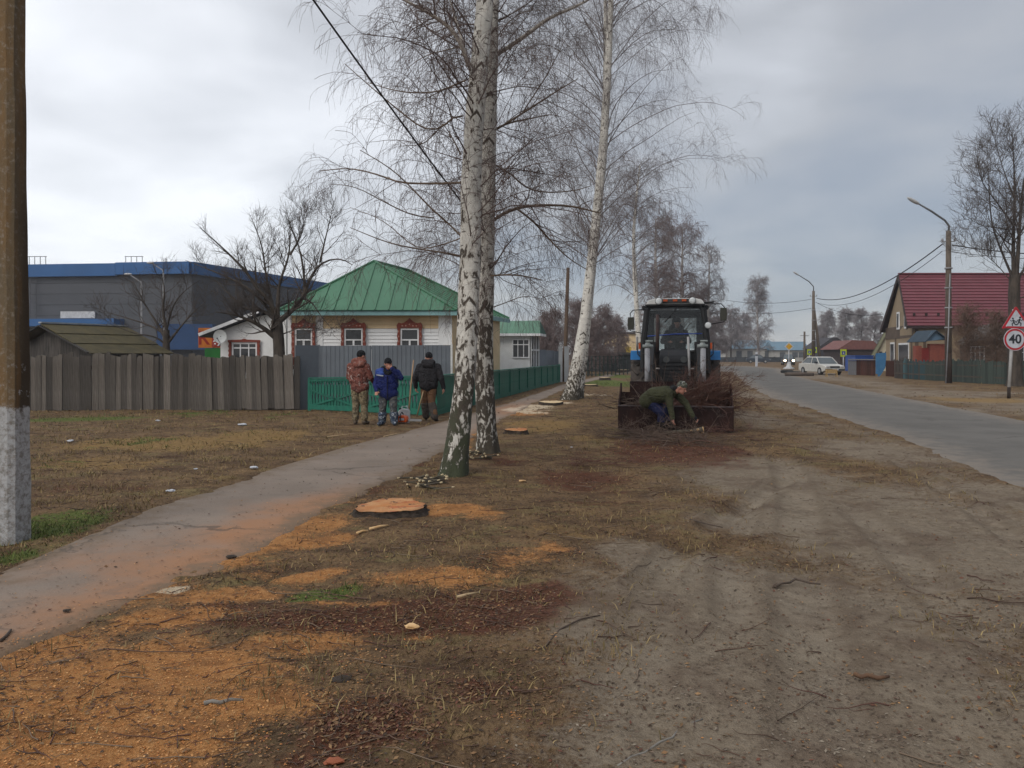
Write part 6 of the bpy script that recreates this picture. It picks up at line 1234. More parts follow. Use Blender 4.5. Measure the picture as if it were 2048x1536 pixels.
# man in red-brown camouflage, his back to us, looking right
PX = lambda px, Y: (px-CX)*Y/F
L1 = (PX(719, 18.1), 18.1, 0); mc = camo('redbrown_camouflage', [(.15,.050,.038),(.19,.075,.058),(.09,.035,.028),(.36,.27,.24)], 7); mt = camo('olive_camouflage', [(.16,.125,.075),(.22,.175,.11),(.075,.06,.04),(.33,.28,.19)], 11)
J = dict(head=(.05,.0,1.60), neck=(.01,.01,1.45), chest=(-.03,.0,1.24), waist=(-.02,.0,1.04), hem=(.01,.0,.89), pelvis=(0,0,.88), shL=(-.22,.04,1.36), shR=(.17,-.05,1.35), elL=(-.27,.12,1.10), wrL=(-.10,.30,.98), elR=(.27,-.03,1.10), wrR=(.30,.22,.97),
  hipL=(-.10,.03,.86), hipR=(.10,-.02,.86), knL=(-.09,.05,.47), knR=(.11,.0,.47), anL=(-.10,.02,.09), anR=(.12,-.03,.09), toeL=(-.12,.17,.04), toeR=(.17,.12,.04))
p1, j, at = person('man in red brown camouflage jacket and camouflage trousers with his back turned', L1, J, (mc, mt, cloth('dusty_boots', (.13,.10,.075), None, 6), .12), blackwool, face=Vector((.75,.65,-.1)),
  hands={'L': (Vector((.5,.8,-.2)), .6, Vector((0,0,1))), 'R': (Vector((0,1,-.3)), .6, Vector((0,0,1)))}, hood=[((-.10,-.06,1.47),(.10,-.08,1.46),.085,.085), ((-.06,-.10,1.40),(.07,-.11,1.40),.08,.08), ((-.11,.0,1.50),(-.02,.03,1.52),.06,.06)], collar=camo('redbrown_hood', [(.17,.055,.042),(.20,.08,.06),(.12,.045,.035),(.25,.14,.12)], 6), grp='workers standing by the green fence', jr=1.03)
# man in blue work jacket with his hand at his face
L2 = (PX(777, 18), 18.0, 0); J = dict(head=(.0,-.07,1.42), neck=(-.01,-.01,1.31), chest=(-.02,.0,1.11), waist=(-.01,.0,.92), hem=(0,.0,.74), pelvis=(0,0,.80), shL=(.20,.0,1.21), shR=(-.21,.0,1.21), elL=(.30,-.10,1.10), wrL=(.11,-.20,1.31), elR=(-.30,-.01,.94), wrR=(-.25,-.16,.80),
  hipL=(.10,0,.78), hipR=(-.10,0,.78), knL=(.12,-.03,.44), knR=(-.13,-.02,.44), anL=(.13,.02,.10), anR=(-.15,.03,.10), toeL=(.17,-.14,.04), toeR=(-.20,-.13,.04))
blu_m = cloth('blue_work_jacket', (.016,.024,.115), (.010,.016,.08)); gtr = camo('dirty_grey_trousers', [(.085,.085,.085),(.11,.11,.105),(.06,.065,.075),(.17,.18,.19)], 6)
p2, j, at = person('man in dark blue work jacket holding his hand over his face', L2, J, (blu_m, gtr, camo('muddy_boots', [(.05,.07,.11),(.09,.11,.14),(.03,.04,.06),(.35,.37,.40)], 10), .45), blackwool, face=Vector((.15,-1,-.35)),
  hands={'L': (Vector((-.75,-.05,.55)), .35, Vector((0,1,.1))), 'R': (Vector((.1,-.6,-.8)), .7, Vector((0,1,0)))}, hood=[((-.12,.0,1.30),(.12,.0,1.30),.075,.075), ((-.10,-.06,1.26),(-.02,-.12,1.20),.06,.05), ((.10,-.06,1.26),(.03,-.12,1.20),.06,.05)], collar=blackwool, grp='workers standing by the green fence', jr=1.05)
# pale blue yoke and reflective stripe on the right shoulder side
solid('shoulder_yoke', [('c', (-.24,-.035,1.245), (-.14,-.075,1.27), .062, .065), ('c', (-.25,-.06,1.20), (-.12,-.12,1.19), .05, .05)], .012, cloth('light_blue_yoke', (.05,.095,.34)), p2, 3)
solid('reflective_stripe', [('c', (-.25,-.105,1.165), (-.10,-.165,1.145), .017, .017)], .007, mat('stripe_grey', (.33,.35,.38)), p2, 1)
MB().box(-.008,.008,-.185,-.165,.62,1.12).build('zip', blackwool, p2)
# man in black walking away with a stick
L3 = (PX(857, 19.1), 19.1, 0); J = dict(head=(.0,.10,1.56), neck=(-.01,.05,1.43), chest=(-.0,.02,1.22), waist=(.0,.0,1.02), hem=(-.0,.0,.90), pelvis=(0,0,.88), shL=(-.22,.03,1.33), shR=(.22,.03,1.33), elL=(-.33,-.03,1.06), wrL=(-.32,.05,.83), elR=(.32,-.06,1.06), wrR=(.37,.0,.82),
  hipL=(-.09,.0,.86), hipR=(.09,.0,.86), knL=(-.10,.10,.47), knR=(.08,-.02,.46), anL=(-.08,.16,.12), anR=(.16,-.14,.12), toeL=(-.09,.31,.05), toeR=(.20,-.02,.03))
blkj = cloth('black_jacket', (.016,.015,.017), (.026,.024,.026)); 
p3, j, at = person('man in black hooded jacket walking away with a pale stick', L3, J, (blkj, cloth('brown_trousers', (.16,.085,.045), (.11,.06,.035)), cloth('grey_brown_boots', (.085,.07,.06), (.05,.042,.036), 9), .80), blackwool, face=Vector((-.1,1,-.25)),
  hands={'L': (Vector((.1,.2,-1)), .9, Vector((-1,0,0))), 'R': (Vector((0,.1,-1)), .5, Vector((1,0,0)))}, hood=[((-.10,-.04,1.44),(.10,-.04,1.44),.08,.08), ((-.07,-.09,1.37),(.07,-.09,1.37),.08,.08)], collar=cloth('black_hood', (.024,.022,.024)), grp='workers standing by the green fence', jr=1.12)
pale_wood = mat('pale_stick_wood', (.46,.34,.20), (.36,.25,.14), 6, .8, (3,3,.5))
st = MB().tube([(0,0,-.02),(.16,.02,.60),(.21,.03,.80)], .017, 8).build('wooden_stick', pale_wood, None, True); st.location = (PX(833, 19.0), 19.02, .12); tag(st, 'short pale wooden stick held by the man walking away', 'stick')
st = MB().tube([(0,0,0),(.04,.25,.85),(.075,.5,1.50)], [.021,.02,.017], 8).build('wooden_pole', mat('tan_handle', (.33,.21,.12)), None, True); st.location = (PX(817, 19.0), 18.9, 0); tag(st, 'long wooden tool handle standing upright against the green fence', 'tool handle')
# canister and chainsaw on the ground
g_ = (PX(808, 18.6), 18.6, 0); cn = thing('canister', 'white plastic canister on the ground behind the orange chainsaw', 'canister', g_)
MB().prism([(-.135,0),(.135,0),(.145,.05),(.145,.27),(.11,.33),(-.02,.34),(-.11,.31),(-.145,.25),(-.145,.05)], -.07,.07).build('body', mat('white_plastic', (.58,.60,.60), None, 3, .4, bump=.05), cn, bevel=.02)
MB().tube([(-.06,0,.32),(-.04,0,.39),(.07,0,.40),(.10,0,.33)], .018, 8).build('handle', mat('white_plastic', (.58,.60,.60)), cn, True); MB().disc((-.09,0,.335), .03, .05, 12, 'z').build('cap', black_p, cn)
cs = thing('chainsaw', 'orange chainsaw lying before the white canister', 'chainsaw', (PX(806,18.3), 18.3, 0), R_(-12)); org = mat('saw_orange', (.62,.10,.02), None, 3, .4, bump=0)
MB().prism([(-.14,.04),(.10,.04),(.13,.10),(.10,.18),(-.02,.21),(-.13,.17),(-.16,.10)], -.09,.09).build('engine_housing', org, cs, bevel=.02); MB().tube([(-.14,0,.16),(-.24,0,.20),(-.30,0,.15),(-.27,0,.07),(-.14,0,.06)], .018, 8).build('rear_handle', org, cs, True)
MB().tube([(-.02,-.11,.08),(-.03,-.11,.22),(-.03,0,.28),(-.03,.11,.22)], .012, 8).build('front_handle', black_p, cs, True); MB().prism([(.10,.07),(.44,.065),(.47,.09),(.44,.12),(.10,.125)], -.006,.006).build('guide_bar', mat('saw_steel', (.28,.28,.28), None, 3, .4), cs); MB().box(-.06,.06,-.095,-.09,.09,.14).build('white_plate', white_p, cs)
MB().ell((-.2,.12,.12),(.10,.07,.10),10,8).build('air_cover', black_p, cs, True)

# ------------------------------------------------------------ tractor, facing the camera
TX = thing('tractor', 'blue tractor with dark front loader bucket full of brush facing the camera', 'tractor', (PX(1350,16.35), 16.35, 0), R_(-11.9))
dkp = mat('bucket_dark_steel', (.016,.009,.009), (.040,.020,.016), 3, .8, bump=.3); dkp.node_tree.nodes['Principled BSDF'].inputs['Specular IOR Level'].default_value = .12; blk = mat('cab_black', (.012,.012,.013), (.020,.020,.021), 4, .65, bump=.1); hood_m = mat('hood_dark', (.014,.015,.017), (.022,.022,.024), 4, .8); tblue = mat('tractor_blue', (.03,.20,.50), (.03,.15,.38), 3, .4, bump=.05)
chrome = mat('ram_grey', (.30,.30,.31), (.24,.24,.25), 6, .45); whp = mat('roof_white', (.60,.60,.58), (.45,.44,.42), 3, .5); rub = mat('tyre_rubber', (.02,.02,.02)); lens = mat('lamp_lens', (.62,.64,.64), (.4,.42,.42), 8, .15, bump=0); amber = mat('amber_lens', (.42,.07,.012), None, 3, .3, bump=0)
bk_ = thing('x', None, None); bpy.data.objects.remove(bk_)
b = MB(); b.box(-1.18,1.18,-.02,.0,.03,.54).build('bucket_front', dkp, TX); MB().box(-1.19,1.19,-.035,.015,.535,.56).build('bucket_lip', mat('worn_steel_edge', (.10,.08,.08), (.05,.035,.035), 8, .5), TX)
MB().box(-1.18,1.18,.0,.85,.03,.055).build('bucket_floor', dkp, TX)
for s in (-1, 1): MB().prism([(.003,.06),(.85,.06),(.85,1.0),(.70,1.0),(.003,.53)], s*1.18-.015, s*1.18+.015, 'x').build('bucket_side', dkp, TX)
MB().box(-1.165,1.165,.83,.86,.06,.80).build('bucket_back', dkp, TX); MB().box(-.99,.93,.82,.85,.803,1.04).build('bucket_guard', dkp, TX)
for s in (-1, 1):
    b = MB(); b.bar((s*.55,.88,.45),(s*.55,1.75,1.35),.09,.16).bar((s*.55,1.70,1.32),(s*.55,3.0,1.85),.09,.16); b.build('loader_arm', blk, TX)
    MB().box(s*.55-.08,s*.55+.08,2.9,3.1,.7,1.95).build('loader_post', blk, TX)
    MB().tube([(s*.63,1.55,.72),(s*.63,1.6,1.78)], .062, 12).build('hydraulic_ram', chrome, TX, True); MB().tube([(s*.63,1.5,.40),(s*.63,1.55,.75)], .032, 10).build('ram_rod', mat('bright_rod', (.45,.45,.45), None, 3, .25, bump=0, metal=.6), TX, True)
    MB().ell((s*.62,1.6,1.86),(.065,.07,.08),12,8).box(s*.62-.12,s*.62+.12,1.55,1.66,1.80,1.87).box(s*.62-.05,s*.62+.11,1.53,1.68,1.93,1.97).build('ram_bracket', mat('ram_bracket_grey', (.30,.33,.32), None, 6, .4), TX, True)
MB().tube([(.33,1.7,1.15),(.30,1.9,2.05)], .028, 8).build('hydraulic_pipe', mat('pipe_pale', (.34,.33,.32)), TX, True)
MB().bar((-.62,2.95,1.6),(.62,2.95,1.6),.1,.12).build('cross_member', blk, TX)
b = MB().prism([(1.95,.85),(3.2,.85),(3.2,1.78),(2.2,1.72),(2.0,1.62),(1.95,1.45)], -.36,.36,'x'); b.build('hood', hood_m, TX, bevel=.05)
for k in range(7): MB().box(-.30,.30,1.925,1.949,.92+.09*k,.97+.09*k).build('grille_slat', blk, TX)
for s in (-1,1): MB().disc((s*.2,1.935,1.52),.075,.03,16).build('headlight', mat('dull_lens', (.06,.065,.065), None, 8, .4), TX)
MB().box(-.30,.30,2.0,3.1,.45,.85).build('engine_frame', blk, TX); MB().bar((-.75,2.45,.55),(.75,2.45,.55),.12,.12).build('front_axle', blk, TX)
def wheel(x, y, r, w_, nm, lugs):
    b = MB(); n = 36; prof = [(-w_/2, r*.55), (-w_/2, r*.86), (-w_*.38, r*.97), (0, r), (w_*.38, r*.97), (w_/2, r*.86), (w_/2, r*.55)]; vs, fs = [], []
    for k in range(n):
        a = 2*math.pi*k/n
        for px_, pr in prof: vs.append((px_, pr*math.cos(a), pr*math.sin(a)))
    m_ = len(prof)
    for k in range(n):
        for q_ in range(m_-1): fs.append((k*m_+q_, k*m_+q_+1, ((k+1)%n)*m_+q_+1, ((k+1)%n)*m_+q_))
    wt = b.add(vs, fs, Matrix.Translation((x, y, r))); 
    for k in range(lugs):
        for s in (-1, 1):
            a = 2*math.pi*(k+(.5 if s > 0 else 0))/lugs; a2 = a+.30; P1 = Vector((x+s*.02, y+(r+.0)*math.cos(a2), r+(r+.0)*math.sin(a2))); P2 = Vector((x+s*w_*.47, y+(r*.93)*math.cos(a), r+(r*.93)*math.sin(a))); up_ = Vector((0, math.cos(a), math.sin(a))); b.bar(P1, P2, .05, .10, up_)
    o = b.build(nm, mat('dusty_tyre', (.045,.038,.034), (.085,.07,.06), 5, .95), TX); MB().disc((x, y, r), r*.56, w_*.5, 24, 'x').disc((x, y, r), r*.2, w_*.8, 16, 'x').build('rim', mat('rim_dull', (.12,.12,.12)), o); return o
for s in (-1,1): wheel(s*.76, 2.45, .50, .30, 'front_wheel', 14); wheel(s*.93, 4.45, .79, .42, 'rear_wheel', 18)
# cab
MB().box(-.75,.75,3.2,4.75,.75,1.25).build('cab_floor', blk, TX)
b = MB()
for s in (-1,1):
    b.tube([(s*.79,3.2,1.2),(s*.79,3.2,1.9),(s*.70,3.25,2.75),(s*.60,3.3,2.90)], .075, 8); b.tube([(s*.79,4.7,1.2),(s*.76,4.7,2.8)], .06, 8); b.tube([(s*.77,3.25,2.82),(s*.76,4.7,2.82)], .06, 8); b.tube([(s*.79,3.2,1.3),(s*.79,4.7,1.3)], .06, 8)
b.tube([(-.62,3.28,2.86),(0,3.26,2.89),(.62,3.28,2.86)], .075, 8); b.tube([(-.76,4.7,2.78),(.76,4.7,2.78)], .06, 8); b.tube([(-.76,3.2,1.75),(-.4,3.2,1.70),(.4,3.2,1.70),(.76,3.2,1.75)], .045, 8); b.box(-.76,-.56,4.66,4.72,1.3,2.8).box(.56,.76,4.66,4.72,1.3,2.8).box(-.56,.56,4.66,4.72,2.62,2.8).box(-.56,.56,4.66,4.72,1.3,1.75)
b.build('cab_frame', blk, TX)
gmat = NT('windscreen_glass'); tr = gmat.n('ShaderNodeBsdfTransparent'); tr.inputs[0].default_value = (.78,.81,.81,1); gl_ = gmat.n('ShaderNodeBsdfGlossy'); gl_.inputs['Roughness'].default_value = .05; fr = gmat.n('ShaderNodeFresnel'); fr.inputs[0].default_value = 1.5; mx = gmat.n('ShaderNodeMixShader')
gmat.L(gmat.math('MULTIPLY', fr.outputs[0], .6), mx.inputs[0]); gmat.L(tr.outputs[0], mx.inputs[1]); gmat.L(gl_.outputs[0], mx.inputs[2]); gmat.L(mx.outputs[0], gmat.t.nodes['Material Output'].inputs[0]); gmat = gmat.m
MB().add([(-.76,3.19,1.78),(.76,3.19,1.78),(.66,3.24,2.84),(-.66,3.24,2.84),(-.76,3.205,1.78),(.76,3.205,1.78),(.66,3.255,2.84),(-.66,3.255,2.84)], [(0,1,2,3),(7,6,5,4),(0,4,5,1),(1,5,6,2),(2,6,7,3),(3,7,4,0)]).build('windscreen', gmat, TX)
MB().box(-.56,.56,4.68,4.69,1.75,2.62).build('rear_window', gmat, TX)
for s in (-1,1): MB().prism([(3.25,1.3),(4.68,1.3),(4.68,2.78),(3.3,2.78)], s*.775-.004, s*.775+.004, 'x').build('side_window', gmat, TX)
MB().prism([(-.72,2.90),(.72,2.90),(.66,3.0),(.5,3.045),(-.5,3.045),(-.66,3.0)], 3.15, 4.85).build('cab_roof', whp, TX, bevel=.02); MB().box(-.74,.74,3.12,4.86,2.86,2.898).build('roof_trim', blk, TX)
MB().box(-.34,.34,3.10,3.148,2.93,3.03).build('light_bar', mat('dark_bar', (.05,.05,.05)), TX)
for x1_ in (-.24, .0, .22): MB().box(x1_-.055,x1_+.055,3.06,3.099,2.965,3.015).build('marker_light', amber, TX)
for x1_ in (-.40,.42):
    l_ = MB().disc((x1_,3.05,2.975),.092,.10,20).build('work_lamp', mat('lamp_body', (.16,.17,.17)), TX); MB().ell((x1_,3.0,2.975),(.078,.02,.078),16,8).build('lens', lens, l_, True)
l_ = MB().disc((.80,3.05,2.36),.085,.1,20).build('work_lamp', mat('lamp_body', (.16,.17,.17)), TX); MB().ell((.80,3.0,2.36),(.075,.02,.075),16,8).build('lens', lens, l_, True)
MB().tube([(.60,3.2,2.93),(.95,3.18,2.945)], .02, 6).build('antenna_bar', blk, TX, True)
for s, x1_, z1_, zt_ in ((-1,-1.09,2.42,2.80), (1,1.17,2.63,2.93)):
    MB().tube([(s*.68,3.2,zt_-.02),(x1_-s*.05,3.12,zt_-.04),(x1_+s*.02,3.1,zt_-.12),(x1_+s*.02,3.1,z1_-.18),(s*.76,3.2,z1_-.26)], .014, 6).build('mirror_bracket', blk, TX, True)
    MB().prism([(x1_-.075,z1_-.16),(x1_+.075,z1_-.16),(x1_+.085,z1_),(x1_+.075,z1_+.16),(x1_-.075,z1_+.16),(x1_-.085,z1_)], 3.05, 3.10).build('mirror', mat('mirror_back', (.045,.045,.035)), TX, bevel=.015)
MB().tube([(-.42,2.6,1.7),(-.42,2.6,2.62)], .042, 12).build('exhaust_stack', mat('rusty_exhaust', (.055,.032,.028), (.03,.02,.02), 6), TX, True)
MB().tube([(.05,3.12,2.82),(-.25,3.13,2.45)], .012, 6).build('wiper', blk, TX, True); MB().tube([(-.68,3.14,2.10),(.0,3.13,2.15),(.66,3.14,2.16)], .014, 6).build('blue_rod', mat('rod_blue', (.03,.07,.30)), TX, True)
for s in (-1,1):
    MB().prism([(3.74,1.50),(3.78,1.64),(3.95,1.74),(4.9,1.74),(5.15,1.5),(5.0,1.5),(4.85,1.66),(4.0,1.66),(3.86,1.60),(3.82,1.50)], s*.80, s*1.14, 'x').build('fender', tblue, TX); MB().box(min(s*.80,s*1.13), max(s*.80,s*1.13), 3.72,3.745,1.50,1.72).build('fender_front', tblue, TX)
    MB().box(s*.86-.045,s*.86+.045,3.18,3.24,1.78,1.93).build('indicator', amber, TX)
    MB().tube([(s*.95,3.7,1.95),(s*.95,3.65,1.65),(s*.85,3.6,1.55)], .015, 6).build('hose', blk, TX, True)
MB().tube([(-.96,3.6,1.75),(-.96,3.6,2.1)], .03, 8).build('reflector_post', mat('pipe_pale', (.34,.33,.32)), TX, True)
MB().box(-.28,.28,3.95,4.45,1.25,1.5).box(-.28,.28,4.35,4.5,1.5,2.1).build('driver_seat', blk, TX); MB().tube([(0,3.45,1.2),(0,3.62,1.85)], .03, 8).build('steering_column', blk, TX)
sw_ = MB(); pts = [(.2*math.cos(2*math.pi*k/20), 3.64+.08*math.sin(2*math.pi*k/20), 1.86+.19*math.sin(2*math.pi*k/20)) for k in range(21)]; sw_.tube(pts, .014, 6).build('steering_wheel', blk, TX, True)
MB().box(-.5,.5,3.3,3.45,1.3,1.72).build('dashboard', blk, TX)
# driver
Rt = Matrix.Rotation(R_(-11.9), 3, 'Z'); DL = Vector(TX.location) + Rt @ Vector((.03, 4.05, 0))
rt = lambda x, y, z: Rt @ Vector((x, y, z))
J = dict(head=(.03,-.18,2.46), neck=(.02,-.08,2.32), chest=(0,0,2.10), waist=(0,.05,1.85), hem=(0,.03,1.68), pelvis=(0,.05,1.62), shL=(.21,-.02,2.20), shR=(-.21,-.02,2.20), elL=(.32,-.18,1.98), wrL=(.16,-.38,1.94), elR=(-.34,-.18,1.98), wrR=(-.17,-.38,1.94),
  hipL=(.1,0,1.6), hipR=(-.1,0,1.6), knL=(.14,-.42,1.62), knR=(-.14,-.42,1.62), anL=(.14,-.5,1.34), anR=(-.14,-.5,1.34), toeL=(.14,-.58,1.31), toeR=(-.14,-.58,1.31)); J = {k: tuple(rt(*v_)) for k, v_ in J.items()}
dark_j = cloth('dark_driver_jacket', (.022,.018,.017)); person('driver in dark hooded jacket sitting at the wheel inside the tractor cab', (DL.x, DL.y, 0), J, (dark_j, cloth('dark_trousers', (.025,.025,.03)), blk, .15), blackwool, face=rt(.05,-1,-.25),
  hands={'L': (rt(-.2,-.6,.2), .8, rt(0,0,1)), 'R': (rt(.2,-.6,.2), .8, rt(0,0,1))}, hood=[(rt(-.10,-.02,2.33),rt(.10,-.02,2.33),.09,.09), (rt(0,-.02,2.42),rt(0,-.03,2.50),.12,.12)], collar=dark_j, jr=1.12)
# worker bending in front of the bucket
WY = 15.85; wx = lambda px, y=WY: (px-CX)*y/F; wz = lambda py, y=WY: EYE-(py-HZ)*y/F
WL = Vector((wx(1325), WY, 0)); pt = lambda px, py, dy=0.0: (wx(px, WY+dy)-WL.x, dy, wz(py, WY+dy))
J = dict(head=pt(1364,776,-.22), neck=pt(1350,784,-.10), chest=pt(1332,788,-.05), waist=pt(1309,791,.02), hem=pt(1296,801,.06), pelvis=pt(1296,803,.08), shR=pt(1337,786,-.22), shL=pt(1348,784,.10), elR=pt(1340,812,-.26), wrR=pt(1345,836,-.30), elL=pt(1371,806,-.02), wrL=pt(1385,832,-.14),
  hipR=pt(1300,806,-.02), hipL=pt(1300,804,.18), knR=pt(1324,826,-.14), knL=pt(1338,824,.10), anR=pt(1322,858,-.02), anL=pt(1343,856,.12), toeR=pt(1336,866,-.14), toeL=pt(1357,862,.02))
olive = cloth('olive_green_jacket', (.062,.064,.034), (.045,.046,.025)); jeans = cloth('navy_jeans', (.022,.026,.075), (.015,.018,.05))
p4, j, at = person('worker in olive jacket and camouflage hat bending down to pick up branches', tuple(WL), J, (olive, jeans, cloth('dark_boots', (.025,.02,.018)), .3), camo('hat_camouflage', [(.08,.085,.06),(.15,.15,.12),(.03,.035,.03),(.42,.42,.40)], 14), face=Vector((.72,-.62,-.42)), up=Vector((.45,-.1,1)),
  hands={'R': (Vector((.1,-.1,-1)), .7, Vector((-1,-.2,0))), 'L': (Vector((.65,-.25,-.7)), .45, Vector((.4,1,.3)))}, hood=[(pt(1344,780,-.12),pt(1350,786,.02),.075,.075), (pt(1346,776,-.02),pt(1351,778,-.10),.07,.06)], collar=cloth('black_collar', (.018,.018,.018)), jr=1.08)
solid('glove', hand(Vector(J['wrL']), Vector((.65,-.25,-.7)), -1, .45, Vector((.4,1,.3)), 1.18), .009, blackwool, p4, 1)

# ------------------------------------------------------------ brush, branches, stumps, small litter
def brush(name, label, cat, centre, n, dirf, length, seed, m_, r=.009, dens=1.0, loc=None):
    rng = np.random.default_rng(seed); root = thing(name, label, cat, loc or tuple(centre[0])); P = np.zeros((n, 9, 3)); 
    for k in range(n):
        c = centre[rng.integers(len(centre))]; d = dirf(rng); d = d/np.linalg.norm(d); p = np.array(c, float) + rng.normal(0, 1, 3)*np.array([.22,.12,.06]); L = rng.uniform(*length); p = p - d*L*.25; P[k,0] = p
        for q_ in range(1, 9): d = d + rng.normal(0, .10, 3) + np.array([0,0,-.03]); d /= np.linalg.norm(d); P[k,q_] = P[k,q_-1] + d*L/8
        P[k,:,2] = np.maximum(P[k,:,2], .012 + .02*rng.random())
    Rr = rng.uniform(.5, 1.3, n)[:,None]*r*np.linspace(1, .3, 9)[None]
    b3 = grow(P, Rr, 7*dens, .1, 1, (20, 55), (.2*length[1]*.6, .45*length[1]*.6), .6, .0028, 6, .14, (0,0,-.1), rng=rng); b4 = grow(*b3, 4*dens, .1, 1, (20, 55), (.1, .3), .7, .0022, 4, .15, rng=rng)
    for bb in (b3, b4): bb[0][...,2] = np.maximum(bb[0][...,2], .01)
    tree_mesh('branches', [(P, Rr, 5)], m_, root, kind='stuff'); tree_mesh('twigs', [(*b3, 3), (*b4, 3)], m_, root, kind='stuff'); return root
rb = mat('red_brush', (.095,.040,.030), (.13,.065,.045), 3, bump=0); bb_ = mat('brown_brush', (.085,.055,.04), (.14,.095,.07), 3, bump=0)
tl = lambda x, y, z: np.array(Vector(TX.location) + Rt @ Vector((x, y, z)))
brush('brush_pile', 'big tangle of reddish twigs loaded in the tractor bucket', 'brush pile', [tl(.25,.45,.55), tl(.5,.5,.6), tl(.8,.45,.55), tl(.1,.5,.6), tl(.6,.55,.8)], 110, lambda g_: np.array([g_.normal(.75,.55), g_.normal(0,.35), abs(g_.normal(.35,.33))]), (.8, 1.5), 41, rb, .010, 1.15)
brush('brush_pile', 'thinner paler branches sticking up out of the bucket middle', 'brush pile', [tl(-.1,.5,.6), tl(.3,.55,.65), tl(-.4,.5,.5)], 34, lambda g_: np.array([g_.normal(.45,.5), g_.normal(.1,.3), abs(g_.normal(.75,.3))]), (.8, 1.5), 42, bb_, .010, .7)
brush('brush_pile', 'grey brown branch butts heaped in the left end of the bucket', 'brush pile', [tl(-.85,.45,.40), tl(-.7,.4,.45), tl(-.95,.45,.55)], 40, lambda g_: np.array([g_.normal(0,.8), g_.normal(0,.4), g_.normal(.25,.25)]), (.4, .8), 43, bb_, .012, .8)
gb_ = lambda px, py: G(px, py) + np.array([0,0,.08])
brush('brush_heap', 'low heap of red brown twigs on the ground before the bucket', 'brush pile', [gb_(1300,872), gb_(1350,878), gb_(1260,876), gb_(1390,884), gb_(1330,890)], 80, lambda g_: np.array([g_.normal(0,1), g_.normal(0,.7), g_.normal(.06,.12)]), (.5, 1.3), 44, bb_, .008, .9)
brush('brush_heap', 'sparse twigs trailing right of the bucket over the dirt', 'brush pile', [gb_(1430,905), gb_(1460,880), gb_(1200,930)], 26, lambda g_: np.array([g_.normal(0,1), g_.normal(0,.7), g_.normal(.02,.05)]), (.4, 1.0), 45, rb, .006, .8)
cb_ = thing('cut_branch', 'thick cut branch with pale round end lying under the worker hand', 'branch', tuple(G(1385,872))); cl_ = [(-.55,.1,.05),(-.3,.05,.08),(0,-.02,.10),(.20,-.05,.14)]
MB().tube(cl_, [.03,.038,.045,.05], 10).build('wood', mat('branch_bark', (.14,.12,.085), (.07,.06,.045), 9), cb_, True); cutm = mat('fresh_cut', (.62,.42,.22), (.50,.30,.13), 12, .8)
MB().tube([(.195,-.049,.139),(.212,-.053,.142)], .055, 12).build('cut_face', cutm, cb_)
for q_ in ((-.05,-.06,.10),(.08,-.08,.13),(.20,.02,.06)): MB().tube([q_, (q_[0]+.02,q_[1]-.03,q_[2]+.015)], .022, 8).build('side_stub', cutm, cb_)

ring = NT('stump_wood'); P_ = ring.coord('Object'); sp = ring.n('ShaderNodeSeparateXYZ'); ring.L(P_, sp.inputs[0]); dist = ring.math('SQRT', ring.math('ADD', ring.math('POWER', sp.outputs[0], 2.0), ring.math('POWER', sp.outputs[1], 2.0)))
rg_ = ring.math('SINE', ring.math('MULTIPLY', ring.math('ADD', dist, ring.math('MULTIPLY', ring.noise(P_, 4, 3), .06)), 260)); c_ = ring.mix(ring.step(ring.noise(P_, 3.2, 5, .6, .4), .38, .62), (.40,.165,.055), (.46,.25,.11)); c_ = ring.mix(ring.math('MULTIPLY', ring.step(rg_, -1, 1), .3), c_, (.38,.15,.05)); c_ = ring.mix(ring.math('MULTIPLY', ring.step(ring.noise(ring.coord('Object', (1, 2.6, 1)), 2.6, 4, .6), .52, .64), .8), c_, (.36,.10,.035)); c_ = ring.mix(ring.step(ring.noise(P_, 9, 4), .62, .67), c_, (.08,.04,.025)); c_ = ring.mix(ring.math('MULTIPLY', ring.step(dist, .27, .37), .55), c_, (.22,.10,.045)); ring.bump(ring.noise(P_, 60, 4), .5, .01); ring_m = ring.done(c_, .8)
